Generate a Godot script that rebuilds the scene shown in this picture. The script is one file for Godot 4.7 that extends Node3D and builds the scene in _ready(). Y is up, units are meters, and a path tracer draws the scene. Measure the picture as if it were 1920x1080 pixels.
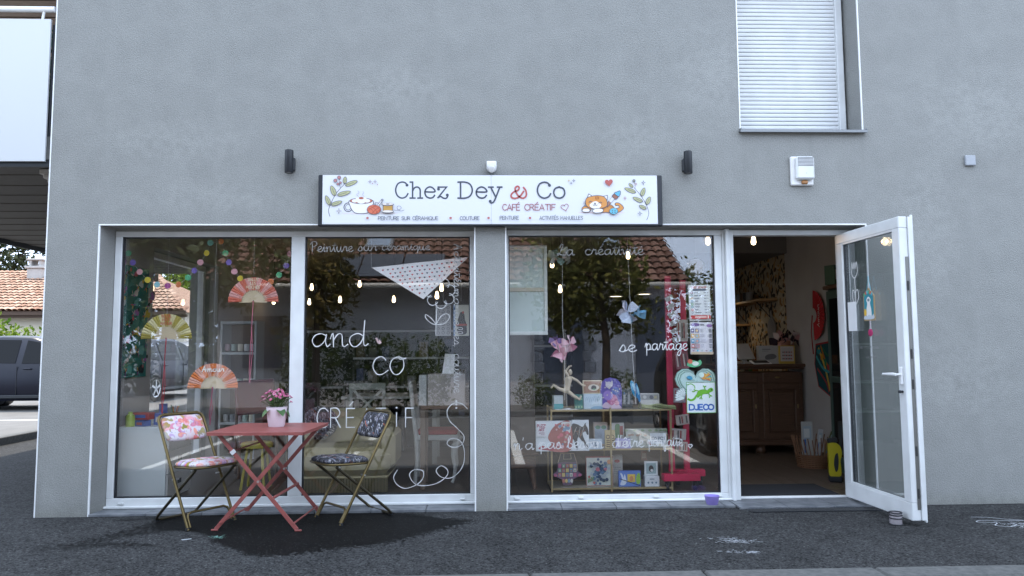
extends Node3D
# A grey rendered building with a glazed craft cafe, seen from the parking bays in front of it. Metres, y up, the shopfront lies in the plane z = 0.

var M := {}
var used := {}
var shop: Node3D
var rng := RandomNumberGenerator.new()


# ---------------------------------------------------------------- shapes
class B:
	var st := SurfaceTool.new()
	var col := Color.WHITE
	var grp := 1
	var lay := 0   # 1: lay a texture over x and z, 2: a second one over x and y
	var wob := 0.0

	func _init():
		st.begin(Mesh.PRIMITIVE_TRIANGLES)
		st.set_smooth_group(-1)

	func c(r: float, g: float, b: float) -> B:
		col = Color(r, g, b)
		return self

	func k(q: Color) -> B:
		col = q
		return self

	func soft() -> void:
		grp += 1
		st.set_smooth_group(grp)

	func hard() -> void:
		st.set_smooth_group(-1)

	func tri(a: Vector3, b: Vector3, d: Vector3) -> void:
		for p in [a, b, d]:
			st.set_color(col)
			if lay == 1:
				st.set_uv(Vector2(p.x, p.z))
			elif lay == 2:
				st.set_uv2(Vector2(p.x, p.y))
			st.add_vertex(p)

	func face(pts: Array, from: Vector3) -> void:   # a convex face turned away from that point
		var mid := Vector3.ZERO
		for p in pts:
			mid += p
		mid /= pts.size()
		var n: Vector3 = (pts[0] - pts[2]).cross(pts[0] - pts[1])
		var flip: bool = n.dot(mid - from) < 0
		for i in range(1, pts.size() - 1):
			if flip:
				tri(pts[0], pts[i + 1], pts[i])
			else:
				tri(pts[0], pts[i], pts[i + 1])

	func box(x: float, y: float, z: float, w: float, h: float, d: float, bs := Basis(), bev := 0.0) -> B:
		var o := Vector3(x, y, z)
		var s := [w / 2, h / 2, d / 2]
		for i in 3:
			for e in [-1.0, 1.0]:
				var pts := []
				for q in [[-1, -1], [1, -1], [1, 1], [-1, 1]]:
					var p := Vector3.ZERO
					p[i] = e * s[i]
					p[(i + 1) % 3] = q[0] * (s[(i + 1) % 3] - bev)
					p[(i + 2) % 3] = q[1] * (s[(i + 2) % 3] - bev)
					pts.append(o + bs * p)
				face(pts, o)
		if bev > 0.0:
			for i in 3:
				var j := (i + 1) % 3
				var l := (i + 2) % 3
				for e in [-1.0, 1.0]:
					for f in [-1.0, 1.0]:
						var pts := []
						for q in [[0, -1], [0, 1], [1, 1], [1, -1]]:
							var p := Vector3.ZERO
							p[i] = q[1] * (s[i] - bev)
							p[j] = e * (s[j] - (bev if q[0] else 0.0))
							p[l] = f * (s[l] - (0.0 if q[0] else bev))
							pts.append(o + bs * p)
						face(pts, o)
			for e in [-1.0, 1.0]:
				for f in [-1.0, 1.0]:
					for g in [-1.0, 1.0]:
						var a := Vector3(e * s[0], f * (s[1] - bev), g * (s[2] - bev))
						var b := Vector3(e * (s[0] - bev), f * s[1], g * (s[2] - bev))
						var d2 := Vector3(e * (s[0] - bev), f * (s[1] - bev), g * s[2])
						face([o + bs * a, o + bs * b, o + bs * d2], o)
		return self

	func span(x0: float, x1: float, y0: float, y1: float, z0: float, z1: float, bev := 0.0) -> B:
		return box((x0 + x1) / 2, (y0 + y1) / 2, (z0 + z1) / 2, x1 - x0, y1 - y0, z1 - z0, Basis(), bev)

	func quad(a: Vector3, b: Vector3, d: Vector3, e: Vector3) -> B:
		tri(a, b, d)
		tri(a, d, e)
		return self

	func tube(pts: Array, r, n := 8, closed := false, flatten := 1.0) -> B:
		var rings := []
		var m := pts.size()
		var up := Vector3.UP
		var prev := Vector3.ZERO
		for i in m:
			var a: Vector3 = pts[(i - 1 + m) % m] if (closed or i > 0) else pts[i]
			var b: Vector3 = pts[(i + 1) % m] if (closed or i < m - 1) else pts[i]
			var t := (b - a).normalized()
			if i == 0:
				up = Vector3.UP if absf(t.y) < 0.9 else Vector3.RIGHT
				up = (up - t * up.dot(t)).normalized()
			else:
				up = (up - t * up.dot(t)).normalized()
			prev = t
			var side := t.cross(up)
			var rad: float = r[i] if r is Array else r
			var ring := []
			for j in n:
				var w := TAU * j / n
				ring.append(pts[i] + up * cos(w) * rad + side * sin(w) * rad * flatten)
			rings.append(ring)
		soft()
		for i in (m if closed else m - 1):
			var p: Array = rings[i]
			var q: Array = rings[(i + 1) % m]
			var mid: Vector3 = (pts[i] + pts[(i + 1) % m]) / 2
			for j in n:
				face([p[j], p[(j + 1) % n], q[(j + 1) % n], q[j]], mid)
		hard()
		if not closed:
			face(rings[0], pts[1])
			face(rings[m - 1], pts[m - 2])
		return self

	func rod(a: Vector3, b: Vector3, r: float, n := 8) -> B:
		return tube([a, b], r, n)

	func bar(a: Vector3, b: Vector3, w: float, t: float, flat_side := Vector3.UP, bev := 0.0) -> B:   # a flat bar from a to b
		var z := (b - a).normalized()
		var x := flat_side.cross(z).normalized()
		var y := z.cross(x)
		var m := (a + b) / 2
		return box(m.x, m.y, m.z, w, t, a.distance_to(b), Basis(x, y, z), bev)

	func lathe(prof: Array, o: Vector3, n := 24, bs := Basis(), sx := 1.0, sz := 1.0) -> B:
		soft()
		for i in prof.size() - 1:
			var a: Vector2 = prof[i]
			var b: Vector2 = prof[i + 1]
			if i and prof[i].distance_to(prof[i - 1]) > 0 and absf(wrapf((b - a).angle() - (a - prof[i - 1]).angle(), -PI, PI)) > 0.7:
				soft()
			for j in n:
				var w0 := TAU * j / n
				var w1 := TAU * (j + 1) / n
				var p := []
				for q in [[a, w0], [b, w0], [b, w1], [a, w1]]:
					p.append(o + bs * Vector3(q[0].x * cos(q[1]) * sx, q[0].y, q[0].x * sin(q[1]) * sz))
				if a.x > 1e-5:
					tri(p[0], p[1], p[3])
				if b.x > 1e-5:
					tri(p[1], p[2], p[3])
		hard()
		return self

	func ball(o: Vector3, r: Vector3, n := 12, bs := Basis()) -> B:
		soft()
		for i in n / 2:
			for j in n:
				var pts := []
				for q in [[i, j], [i + 1, j], [i + 1, j + 1], [i, j + 1]]:
					var a: float = PI * q[0] / (n / 2)
					var w: float = TAU * q[1] / n
					pts.append(o + bs * (r * Vector3(sin(a) * cos(w), cos(a), sin(a) * sin(w))))
				if i > 0:
					face([pts[0], pts[1], pts[3]], o)
				if i < n / 2 - 1:
					face([pts[1], pts[2], pts[3]], o)
		hard()
		return self

	func prism(poly: PackedVector2Array, z0: float, z1: float, xf := Transform3D()) -> B:
		var idx := Geometry2D.triangulate_polygon(poly)
		var ctr := xf * Vector3(0, 0, (z0 + z1) / 2)
		for i in range(0, idx.size(), 3):
			for z in [z0, z1]:
				var t := []
				for m in 3:
					t.append(xf * Vector3(poly[idx[i + m]].x, poly[idx[i + m]].y, z))
				var mid: Vector3 = (t[0] + t[1] + t[2]) / 3
				face(t, mid - xf.basis.z * (z - (z0 + z1) / 2))
		var cw := Geometry2D.is_polygon_clockwise(poly)
		for i in poly.size():
			var a := poly[i]
			var b := poly[(i + 1) % poly.size()]
			var nrm := Vector2(b.y - a.y, a.x - b.x) * (-1.0 if cw else 1.0)
			var mid := (a + b) / 2 - nrm.normalized()
			face([xf * Vector3(a.x, a.y, z0), xf * Vector3(b.x, b.y, z0), xf * Vector3(b.x, b.y, z1), xf * Vector3(a.x, a.y, z1)], xf * Vector3(mid.x, mid.y, (z0 + z1) / 2))
		return self

	func sheet(poly: PackedVector2Array, xf := Transform3D(), z := 0.0) -> B:
		var idx := Geometry2D.triangulate_polygon(poly)
		for i in range(0, idx.size(), 3):
			var t := []
			for m in 3:
				t.append(xf * Vector3(poly[idx[i + m]].x, poly[idx[i + m]].y, z))
			face(t, t[0] - xf.basis.z)
		return self

	func ribbon(pts: PackedVector2Array, w: float, xf := Transform3D(), z := 0.0) -> B:
		var m := pts.size()
		if m < 2:
			return self
		var l := []
		var r := []
		for i in m:
			var d0 := (pts[i] - pts[maxi(i - 1, 0)]).normalized()
			var d1 := (pts[mini(i + 1, m - 1)] - pts[i]).normalized()
			var t := d0 + d1
			if t.length() < 0.05:
				t = d0 if d0.length() > 0.5 else d1
			t = t.normalized()
			var nn := Vector2(-t.y, t.x)
			var cs := maxf(0.5, absf(nn.dot(Vector2(-d1.y, d1.x) if d1.length() > 0.5 else Vector2(-d0.y, d0.x))))
			var off := nn * w * 0.5 / cs * (1.0 + wob * sin(i * 0.7 + pts[0].x * 50.0) + wob * 0.6 * sin(i * 1.9 + pts[0].y * 70.0))
			var e := Vector2.ZERO
			if i == 0:
				e = -t * w * 0.35
			elif i == m - 1:
				e = t * w * 0.35
			l.append(xf * Vector3(pts[i].x + off.x + e.x, pts[i].y + off.y + e.y, z))
			r.append(xf * Vector3(pts[i].x - off.x + e.x, pts[i].y - off.y + e.y, z))
		for i in m - 1:
			face([l[i], r[i], r[i + 1]], l[i] - xf.basis.z)
			face([l[i], r[i + 1], l[i + 1]], l[i] - xf.basis.z)
		return self

	func done() -> ArrayMesh:
		st.generate_normals()
		return st.commit()


# ---------------------------------------------------------------- flat print: lettering and drawings laid on a surface
class P:
	var b: B
	var xf: Transform3D
	var z := 0.0
	var dz := 0.0004
	var fonts: Dictionary

	func _init(to: B, where: Transform3D, f: Dictionary, first := 0.0):
		b = to
		xf = where
		fonts = f
		z = first

	static func pts(s: String) -> PackedVector2Array:
		var f := s.split_floats(" ", false)
		var o := PackedVector2Array()
		for i in range(0, f.size() - 1, 2):
			o.append(Vector2(f[i], f[i + 1]))
		return o

	static func curve(p: PackedVector2Array, sub := 5, closed := false) -> PackedVector2Array:
		var o := PackedVector2Array()
		var n := p.size()
		if n < 3:
			return p
		for i in (n if closed else n - 1):
			var a := p[(i - 1 + n) % n] if (closed or i > 0) else p[0]
			var d := p[(i + 2) % n] if (closed or i < n - 2) else p[n - 1]
			for k in sub:
				o.append(p[i].cubic_interpolate(p[(i + 1) % n], a, d, float(k) / sub))
		if not closed:
			o.append(p[n - 1])
		return o

	func poly(p: PackedVector2Array, q: Color) -> void:
		b.col = q
		b.sheet(p, xf, z)
		z += dz

	func blob(s: String, q: Color, o := Vector2.ZERO, sc := 1.0, line := 0.0, lq := Color.BLACK) -> void:   # a smooth closed outline, filled, with an optional outline
		var p := curve(pts(s), 5, true)
		for i in p.size():
			p[i] = o + p[i] * sc
		poly(p, q)
		if line > 0.0:
			p.append(p[0])
			b.col = lq
			b.ribbon(p, line, xf, z)
			z += dz

	func disc(x: float, y: float, r: float, q: Color, ry := -1.0, rot := 0.0, n := 16) -> void:
		var p := PackedVector2Array()
		for i in n:
			p.append(Vector2(x, y) + Vector2(cos(TAU * i / n) * r, sin(TAU * i / n) * (r if ry < 0 else ry)).rotated(rot))
		poly(p, q)

	func ring(x: float, y: float, r: float, w: float, q: Color, ry := -1.0) -> void:
		var p := PackedVector2Array()
		for i in 21:
			p.append(Vector2(x + cos(TAU * i / 20) * r, y + sin(TAU * i / 20) * (r if ry < 0 else ry)))
		line(p, w, q)

	func rect(x: float, y: float, w: float, h: float, q: Color) -> void:
		poly(PackedVector2Array([Vector2(x, y), Vector2(x + w, y), Vector2(x + w, y + h), Vector2(x, y + h)]), q)

	func line(p: PackedVector2Array, w: float, q: Color, smooth := false) -> void:
		b.col = q
		b.ribbon(curve(p) if smooth else p, w, xf, z)
		z += dz

	func leaf(x: float, y: float, l: float, w: float, ang: float, q: Color, lw := 0.0, lq := Color.BLACK) -> void:
		var p := PackedVector2Array()
		for i in 13:
			var t := TAU * i / 12
			var u := (1 - cos(t)) / 2
			p.append(Vector2(x, y) + Vector2(u * l, sin(t) * w * 0.5 * (1.15 - 0.3 * u) * (1.0 if u < 1 else 0.0)).rotated(ang))
		var open := p.slice(0, 12)
		poly(open, q)
		if lw > 0.0:
			line(p, lw, lq)
			line(PackedVector2Array([Vector2(x, y), Vector2(x, y) + Vector2(l * 0.7, 0).rotated(ang)]), lw * 0.8, lq)

	func heart(x: float, y: float, r: float, q: Color, fill := true, w := 0.0, rot := 0.0) -> void:
		var p := PackedVector2Array()
		for i in 24:
			var t := TAU * i / 24
			p.append(Vector2(x, y) + (Vector2(16 * pow(sin(t), 3), 13 * cos(t) - 5 * cos(2 * t) - 2 * cos(3 * t) - cos(4 * t)) * r / 16.0).rotated(rot))
		if fill:
			poly(p, q)
		else:
			p.append(p[0])
			line(p, w, q)

	func star(x: float, y: float, r: float, q: Color, w: float) -> void:
		var p := PackedVector2Array()
		for i in 9:
			p.append(Vector2(x, y) + Vector2(0, r if i % 2 == 0 else r * 0.25).rotated(TAU * i / 8))
		line(p, w, q)

	func width_of(s: String, font: String) -> float:
		var x := 0.0
		for ch in s:
			x += float(fonts[font].get(ch, "6").get_slice(";", 0))
		return x

	func text(s: String, x: float, y: float, h: float, q: Color, w: float, font := "caps", wide := 0.0, down := false, slant := 0.0) -> void:
		var sc := h / 10.0
		var sx := sc if wide <= 0.0 else wide / maxf(width_of(s, font), 1.0)
		var at := 0.0
		b.col = q
		for ch in s:
			var g: PackedStringArray = fonts[font].get(ch, "6").split(";")
			for i in range(1, g.size()):
				var bent := g[i].begins_with("~") or font == "hand"
				var dot := g[i].begins_with("*")
				var p := pts(g[i].trim_prefix("~").trim_prefix("*"))
				for j in p.size():
					var v := Vector2((at + p[j].x) * sx + p[j].y * sc * slant, p[j].y * sc)
					p[j] = Vector2(x, y) + (Vector2(v.y, -v.x) if down else v)
				if dot:
					disc(p[0].x, p[0].y, w * 0.95, q)
				else:
					b.col = q
					b.ribbon(curve(p, 4) if bent else p, w, xf, z)
					z += dz * 0.15
			at += float(g[0])
		z += dz


# ---------------------------------------------------------------- objects
func numbered(called: String) -> String:
	var n: int = used.get(called, 0)
	used[called] = n + 1
	return called if n == 0 else "%s_%03d" % [called, n]


func obj(called: String, b, m: Material, parent: Node = null) -> MeshInstance3D:
	var o := MeshInstance3D.new()
	o.mesh = b.done() if b is B else b
	o.material_override = m
	if parent:
		var n := 0
		var nm := called
		while parent.has_node(NodePath(nm)):
			n += 1
			nm = "%s_%03d" % [called, n]
		o.name = nm
		parent.add_child(o, true)
	else:
		o.name = numbered(called)
		add_child(o, true)
	return o


func tag(o: Node, label: String, category := "", group := "", kind := "") -> Node:
	if label:
		o.set_meta("label", label)
	if category:
		o.set_meta("category", category)
	if group:
		o.set_meta("group", group)
	if kind:
		o.set_meta("kind", kind)
	return o


func thing(called: String, label: String, category: String, at := Vector3.ZERO, turn := 0.0, group := "") -> Node3D:
	var o := Node3D.new()
	o.name = numbered(called)
	add_child(o, true)
	o.position = at
	o.rotation.y = turn
	tag(o, label, category, group)
	return o


func struct(called: String, b, m: Material, label := "") -> MeshInstance3D:
	var o := obj(called, b, m)
	tag(o, label, "", "", "structure")
	return o


func printed(parent: Node, called: String, where: Transform3D, draw: Callable, m: Material = null, first := 0.0, wob := 0.0) -> MeshInstance3D:   # a drawing as a part
	var b := B.new()
	b.wob = wob
	var p := P.new(b, where, F, first)
	draw.call(p)
	return obj(called, b, m if m else M.ink, parent)


func bs(y: float, x := 0.0, z := 0.0) -> Basis:
	return Basis.from_euler(Vector3(x, y, z))


func at(x: float, y: float, z: float, turn := 0.0, tilt := 0.0, roll := 0.0) -> Transform3D:
	return Transform3D(bs(turn, tilt, roll), Vector3(x, y, z))


func mat(r: float, g: float, b: float, rough := 0.6, metal := 0.0) -> StandardMaterial3D:
	var m := StandardMaterial3D.new()
	m.albedo_color = Color(r, g, b).linear_to_srgb()
	m.roughness = rough
	m.metallic = metal
	return m


func vcol(rough := 0.6, spec := 0.5) -> StandardMaterial3D:
	var m := StandardMaterial3D.new()
	m.vertex_color_use_as_albedo = true
	m.roughness = rough
	m.metallic_specular = spec
	return m


func glow(r: float, g: float, b: float, e: float) -> StandardMaterial3D:
	var m := mat(r, g, b, 0.4)
	m.emission_enabled = true
	m.emission = Color(r, g, b).linear_to_srgb()
	m.emission_energy_multiplier = e
	return m


func noise(n: int, freq: float, seed_: int, oct := 4, cell := false) -> Image:
	var f := FastNoiseLite.new()
	f.seed = seed_
	f.frequency = freq
	f.noise_type = FastNoiseLite.TYPE_CELLULAR if cell else FastNoiseLite.TYPE_SIMPLEX_SMOOTH
	if cell:
		f.cellular_return_type = FastNoiseLite.RETURN_CELL_VALUE
		f.fractal_type = FastNoiseLite.FRACTAL_NONE
	f.fractal_octaves = oct
	return f.get_seamless_image(n, n)


func ramp(n: int, layers: Array, lo: Color, hi: Color, speck := 0.0) -> ImageTexture:   # noise layers [image, share] mixed into a colour texture (linear colours in)
	var im := Image.create(n, n, false, Image.FORMAT_RGB8)
	for y in n:
		for x in n:
			var t := 0.0
			for l in layers:
				t += (l[0].get_pixel(x, y).r - 0.5) * l[1]
			t = clampf(t + 0.5, 0.0, 1.0)
			var q := lo.lerp(hi, t)
			if speck > 0.0 and rng.randf() < speck:
				q = q.lerp(Color(0.42, 0.42, 0.4), rng.randf() * 0.8)
			im.set_pixel(x, y, q.linear_to_srgb())
	return ImageTexture.create_from_image(im)


func tri(m: StandardMaterial3D, t: Texture2D, size: float, world := true) -> StandardMaterial3D:
	if t:
		m.albedo_color = Color.WHITE
		m.albedo_texture = t
	m.uv1_triplanar = true
	m.uv1_world_triplanar = world
	m.uv1_scale = Vector3.ONE / size
	return m


func relief(m: StandardMaterial3D, im: Image, cm: float) -> StandardMaterial3D:
	m.heightmap_enabled = true
	m.heightmap_texture = ImageTexture.create_from_image(im)
	m.heightmap_scale = cm
	return m


func blot(im: Image, cx: float, cy: float, rx: float, ry: float, ang: float, q: Color, bite := 0.0) -> void:
	var n := im.get_width()
	var r := int(ceil(maxf(rx, ry))) + 1
	for y in range(-r, r + 1):
		for x in range(-r, r + 1):
			var p := Vector2(x, y).rotated(-ang)
			if pow(p.x / rx, 2) + pow(p.y / ry, 2) < 1.0 and not (bite > 0.0 and pow((p.x - rx * 0.4) / (rx * bite), 2) + pow((p.y - ry * 0.5) / (ry * bite), 2) < 1.0):
				im.set_pixel(posmod(int(cx) + x, n), posmod(int(cy) + y, n), q)


func lin(r: float, g: float, b: float) -> Color:
	return Color(r, g, b)


# ---------------------------------------------------------------- single-stroke lettering: advance; stroke; stroke (caps 10 high, hand 10 to the x-height)
var F := {
	"caps": {
		" ": "5.5", "A": "8.6;0 0 3.6 10 7.2 0;1.3 3.4 5.9 3.4", "B": "7.8;~0 5.2 4 5.2 6.3 2.6 4 0 0 0;0 0 0 10;~0 10 3.6 10 5.6 7.6 3.6 5.3 0 5.2", "C": "8.2;~7 8.4 4.8 10 1.8 9.2 .2 5 1.8 .8 4.8 0 7 1.6",
		"D": "9;0 0 0 10;~0 10 4 10 7.5 8 7.5 2 4 0 0 0", "E": "7;5.6 10 0 10 0 0 5.6 0;0 5.2 4.8 5.2", "F": "6.8;5.6 10 0 10 0 0;0 5 4.6 5", "G": "8.8;~7 8.4 4.8 10 1.8 9.2 .2 5 1.8 .8 4.8 0 7 1.6;7 1.4 7 4.6 4.4 4.6",
		"H": "9;0 0 0 10;7 0 7 10;0 5 7 5", "I": "2.4;.3 0 .3 10", "J": "6.5;~5 10 5 3 3.4 0 .6 .9", "K": "7.6;0 0 0 10;6 10 0 4.4;2 6 6.4 0", "L": "6.6;0 10 0 0 5.2 0", "M": "10.2;0 0 .6 10 4.2 3.2 7.8 10 8.4 0",
		"N": "9;0 0 0 10 7 0 7 10", "O": "10;~4 10 1 8.6 0 5 1 1.4 4 0 7 1.4 8 5 7 8.6 4 10", "P": "7.4;0 0 0 10;~0 10 4 10 6 7.5 4 5 0 5", "Q": "10;~4 10 1 8.6 0 5 1 1.4 4 0 7 1.4 8 5 7 8.6 4 10;5 2.6 8.2 -.8",
		"R": "7.9;0 0 0 10;~0 10 4 10 6 7.6 4 5.2 0 5.2;3 5.2 6.4 0", "S": "7.6;~6 8.6 3.6 10 .9 8.8 1 6.3 5 4.6 6.2 2.4 3.6 0 .2 1.3", "T": "7.8;0 10 7 10;3.5 10 3.5 0", "U": "8.6;~0 10 0 3.4 1.2 .8 3.4 0 5.6 .8 6.8 3.4 6.8 10",
		"V": "8.2;0 10 3.6 0 7.2 10", "X": "8;0 0 6.4 10;0 10 6.4 0", "Y": "8;0 10 3.4 5 6.8 10;3.4 5 3.4 0", "Z": "7.4;0 10 6 10 0 0 6.2 0", "É": "7;5.6 10 0 10 0 0 5.6 0;0 5.2 4.8 5.2;2.2 11.6 4.4 13.6", "È": "7;5.6 10 0 10 0 0 5.6 0;0 5.2 4.8 5.2;1.4 13.6 3.6 11.6",
		"&": "9;~8 4.6 6 1 3 0 .6 2 2 5 5 7 4.4 9.6 2.6 9.4 2.4 7 8 0", "'": "2.6;.8 10 .4 7.6", "0": "7.6;~3 10 .6 8 0 5 .6 2 3 0 5.4 2 6 5 5.4 8 3 10", "1": "4.6;0 7.6 2.4 10 2.4 0", "5": "7.2;5.4 10 .6 10 .2 5.4;~.2 5.4 3 6.2 5.6 4.4 5.4 1.6 3 0 0 1", "i": "2.4;.3 0 .3 7.4;*.3 10",
	},
	"hand": {
		" ": "7", "a": "11.5;9 8.5 6 10 2.5 8.5 1 4.5 3 .5 6 1.5 8.6 5.5 9.2 9.4;9.2 9.4 8.8 4 9.8 .4 11.5 2", "b": "8.5;0 2 4 12 5 18.5 3.2 19 2 10 2 2 4 0 7 2 7.4 6 5 8", "c": "9.2;8 8 5.6 10 2.4 8.6 1 4.4 3 .5 6 .2 9.2 2.4",
		"d": "12;9 8 6 10 2 8 1 4 3 .3 6 1 9 7 9.8 19.6;9.8 19.6 9.2 6 9.8 .8 12 2.2", "e": "9.3;0 2.6 5 5 7.6 7.6 6.4 10 3.6 9.6 1.4 5.4 2.8 1 6 0 9.3 2.4", "f": "8.6;0 2 5 8 7 16 5 20 3.2 17 3 8 3 -4 4.4 -8 6.4 -5 5 0 8.6 2", "g": "10.8;9 8.4 6 10 2.4 8.4 1 4.4 3 1 6 2 9 8.4;9 9.6 8.6 -2 6 -8 3 -6.4 5 -2 10.8 2.4",
		"i": "5.6;0 2 2.6 10 2.6 2 3.8 .2 5.6 2;2.8 13.4 3.1 14.2", "l": "6.2;0 2 4.8 10 5.8 18 4 20 2.5 16 2.4 4 4 0 6.2 2", "m": "14;0 6 1.6 10 2 0;2 5 4 9.4 6 9 6.2 0;6.2 5 8.4 9.4 10.4 9 10.8 2 12 .2 14 2", "n": "10.4;0 6 1.6 10 2 0;2 5 4.4 9.4 6.8 9 7.2 2 8.4 .2 10.4 2",
		"o": "9.6;6 10 2.4 8.4 1 4.4 3 .4 6 .4 8.4 4 8 8.2 5.6 10 6.4 8.4 9.6 9", "p": "10.6;0 5 2.8 10.5 2.8 -8;2.8 6 5 9.8 8 9 8.8 5 7 1.2 4 1 3 2.6;7 1.2 10.6 2", "q": "11;9 8 6 10 2 8 1 4 3 1 6 2 9 8;9 9.6 8.8 -8;8.8 -3 11 2", "r": "8;0 2 2.8 10.4 4 8.6 6.4 9.2 6 4 6.6 .8 8 2",
		"s": "7.4;0 1.6 3.8 10.4 5.8 5.6 4.8 .8 2 0 .8 1.8;4.8 .8 7.4 2", "t": "6.8;0 2 3.4 10 4 17.5 3.4 4 4.8 .2 6.8 2;.4 12 7 12.6", "u": "11.4;0 4 1.8 10 1.8 3 4 0 6.8 3 8 10;8 10 8 2 9.4 .2 11.4 2", "v": "9.6;0 8 2 10 4 .4 8 9.6 9.6 9", "z": "8;0 9 6 9.6 1 .4 8 1.6",
		"é": "9.3;0 2.6 5 5 7.6 7.6 6.4 10 3.6 9.6 1.4 5.4 2.8 1 6 0 9.3 2.4;4.4 13 7 16", "ê": "9.3;0 2.6 5 5 7.6 7.6 6.4 10 3.6 9.6 1.4 5.4 2.8 1 6 0 9.3 2.4;2.6 13 4.9 16;4.9 16 7.2 13", "A": "12;0 0 3 8 6 19.5;6 19.5 7.4 10 9 0;1.6 7 9 7.6", "L": "12;4 13 6.6 19.6 8.4 17 5.4 8 2.4 1 .4 1 1.6 3.6 5.4 1.4 9.6 .2 12 2",
		"P": "11.5;3.4 0 3.2 18;0 14 3.6 19.4 9.6 18.6 10.6 13 4 9", "'": "3.4;1.6 19 1 15", ",": "5;1.6 1.4 .4 -3", ".": "4;1 0 1.6 .4", "I": "4;0 0 1 18",
	},
	"slab": {
		" ": "6", "C": "10.4;~8.6 7.6 7.4 9.4 4.8 10 2 8.6 .8 5 2 1.5 4.8 0 7.6 .8 9 2.8;*8.3 8.1", "h": "9.2;0 10 1.7 10 1.7 0;0 0 3.4 0;~1.7 4.4 3 6.4 5 6.9 6.6 5.6 6.8 3 6.8 0;5.2 0 8.4 0", "e": "8.6;~.8 3.9 7.2 3.9 6.4 6 4 7 1.6 5.8 .7 3.4 1.8 .9 4.2 0 6.2 .5 7.2 1.8",
		"z": "9;1 5.2 1 6.9 6.6 6.9 .8 .2;~.8 .2 2.6 1 4.4 0 6.4 -.1 7.4 1.4;*7.1 1.9;*1.2 5.6", "D": "11;1.7 10 1.7 0;~0 10 4.6 10 7.8 8.6 9.2 5 7.8 1.4 4.6 0 0 0", "y": "9;0 6.9 3 6.9;1.4 6.9 4.6 .4;5.6 6.9 8.6 6.9;~7.2 6.9 4.6 .4 3.2 -2.4 1.6 -3 .8 -2.4;*1 -2", "o": "8.6;~3.9 7 1.4 6 .5 3.5 1.4 1 3.9 0 6.4 1 7.3 3.5 6.4 6 3.9 7",
		"&": "11;~8.2 4.6 6.2 1.6 3.6 .1 1.2 .4 .6 2.2 2.2 4.2 4.8 5.4 5.6 7 4.6 8 3.2 7 3.4 4.6 5.2 1.4 7.8 .1 9.8 1.8 9.6 5 8.2 7.2",
	},
}


# ---------------------------------------------------------------- the scene
func _ready():
	rng.seed = 7
	var cam := Camera3D.new()
	cam.name = "camera"
	cam.position = Vector3(0, 1.285, 6.1)
	cam.rotation_degrees = Vector3(4.724, -2.077, -0.385)
	cam.fov = 42.18
	cam.near = 0.05
	cam.far = 600.0
	add_child(cam)
	var sky := ProceduralSkyMaterial.new()
	sky.sky_top_color = Color(0.475, 0.555, 0.685).linear_to_srgb()
	sky.sky_horizon_color = Color(0.49, 0.60, 0.80).linear_to_srgb()
	sky.sky_curve = 0.12
	sky.sky_energy_multiplier = 1.9
	sky.ground_bottom_color = Color(0.12, 0.12, 0.12).linear_to_srgb()
	sky.ground_horizon_color = Color(0.4, 0.42, 0.45).linear_to_srgb()
	sky.sun_angle_max = 25.0
	var env := Environment.new()
	env.background_mode = Environment.BG_SKY
	env.sky = Sky.new()
	env.sky.sky_material = sky
	env.tonemap_mode = Environment.TONE_MAPPER_LINEAR
	env.tonemap_exposure = 1.19
	env.sdfgi_enabled = true
	env.ssao_enabled = true
	env.ssil_enabled = true
	var we := WorldEnvironment.new()
	we.name = "sky"
	we.environment = env
	add_child(we)
	var sun := DirectionalLight3D.new()
	sun.name = "sun"
	sun.light_energy = 1.6
	sun.light_color = Color(1.0, 0.955, 0.89)
	sun.light_angular_distance = 0.53
	sun.shadow_enabled = true
	add_child(sun)
	sun.look_at_from_position(Vector3(-0.20, 0.93, -0.33), Vector3.ZERO, Vector3.UP)

	make_materials()
	build_ground()
	build_shop_building()
	build_room()
	build_street()
	build_left_background()
	build_sign()
	build_wall_fittings()
	build_terrace()
	build_window_decor()
	build_display_rack()
	build_window_one_room()
	build_window_two_room()
	build_counter_area()
	build_lamps()
	build_small_things()


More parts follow.
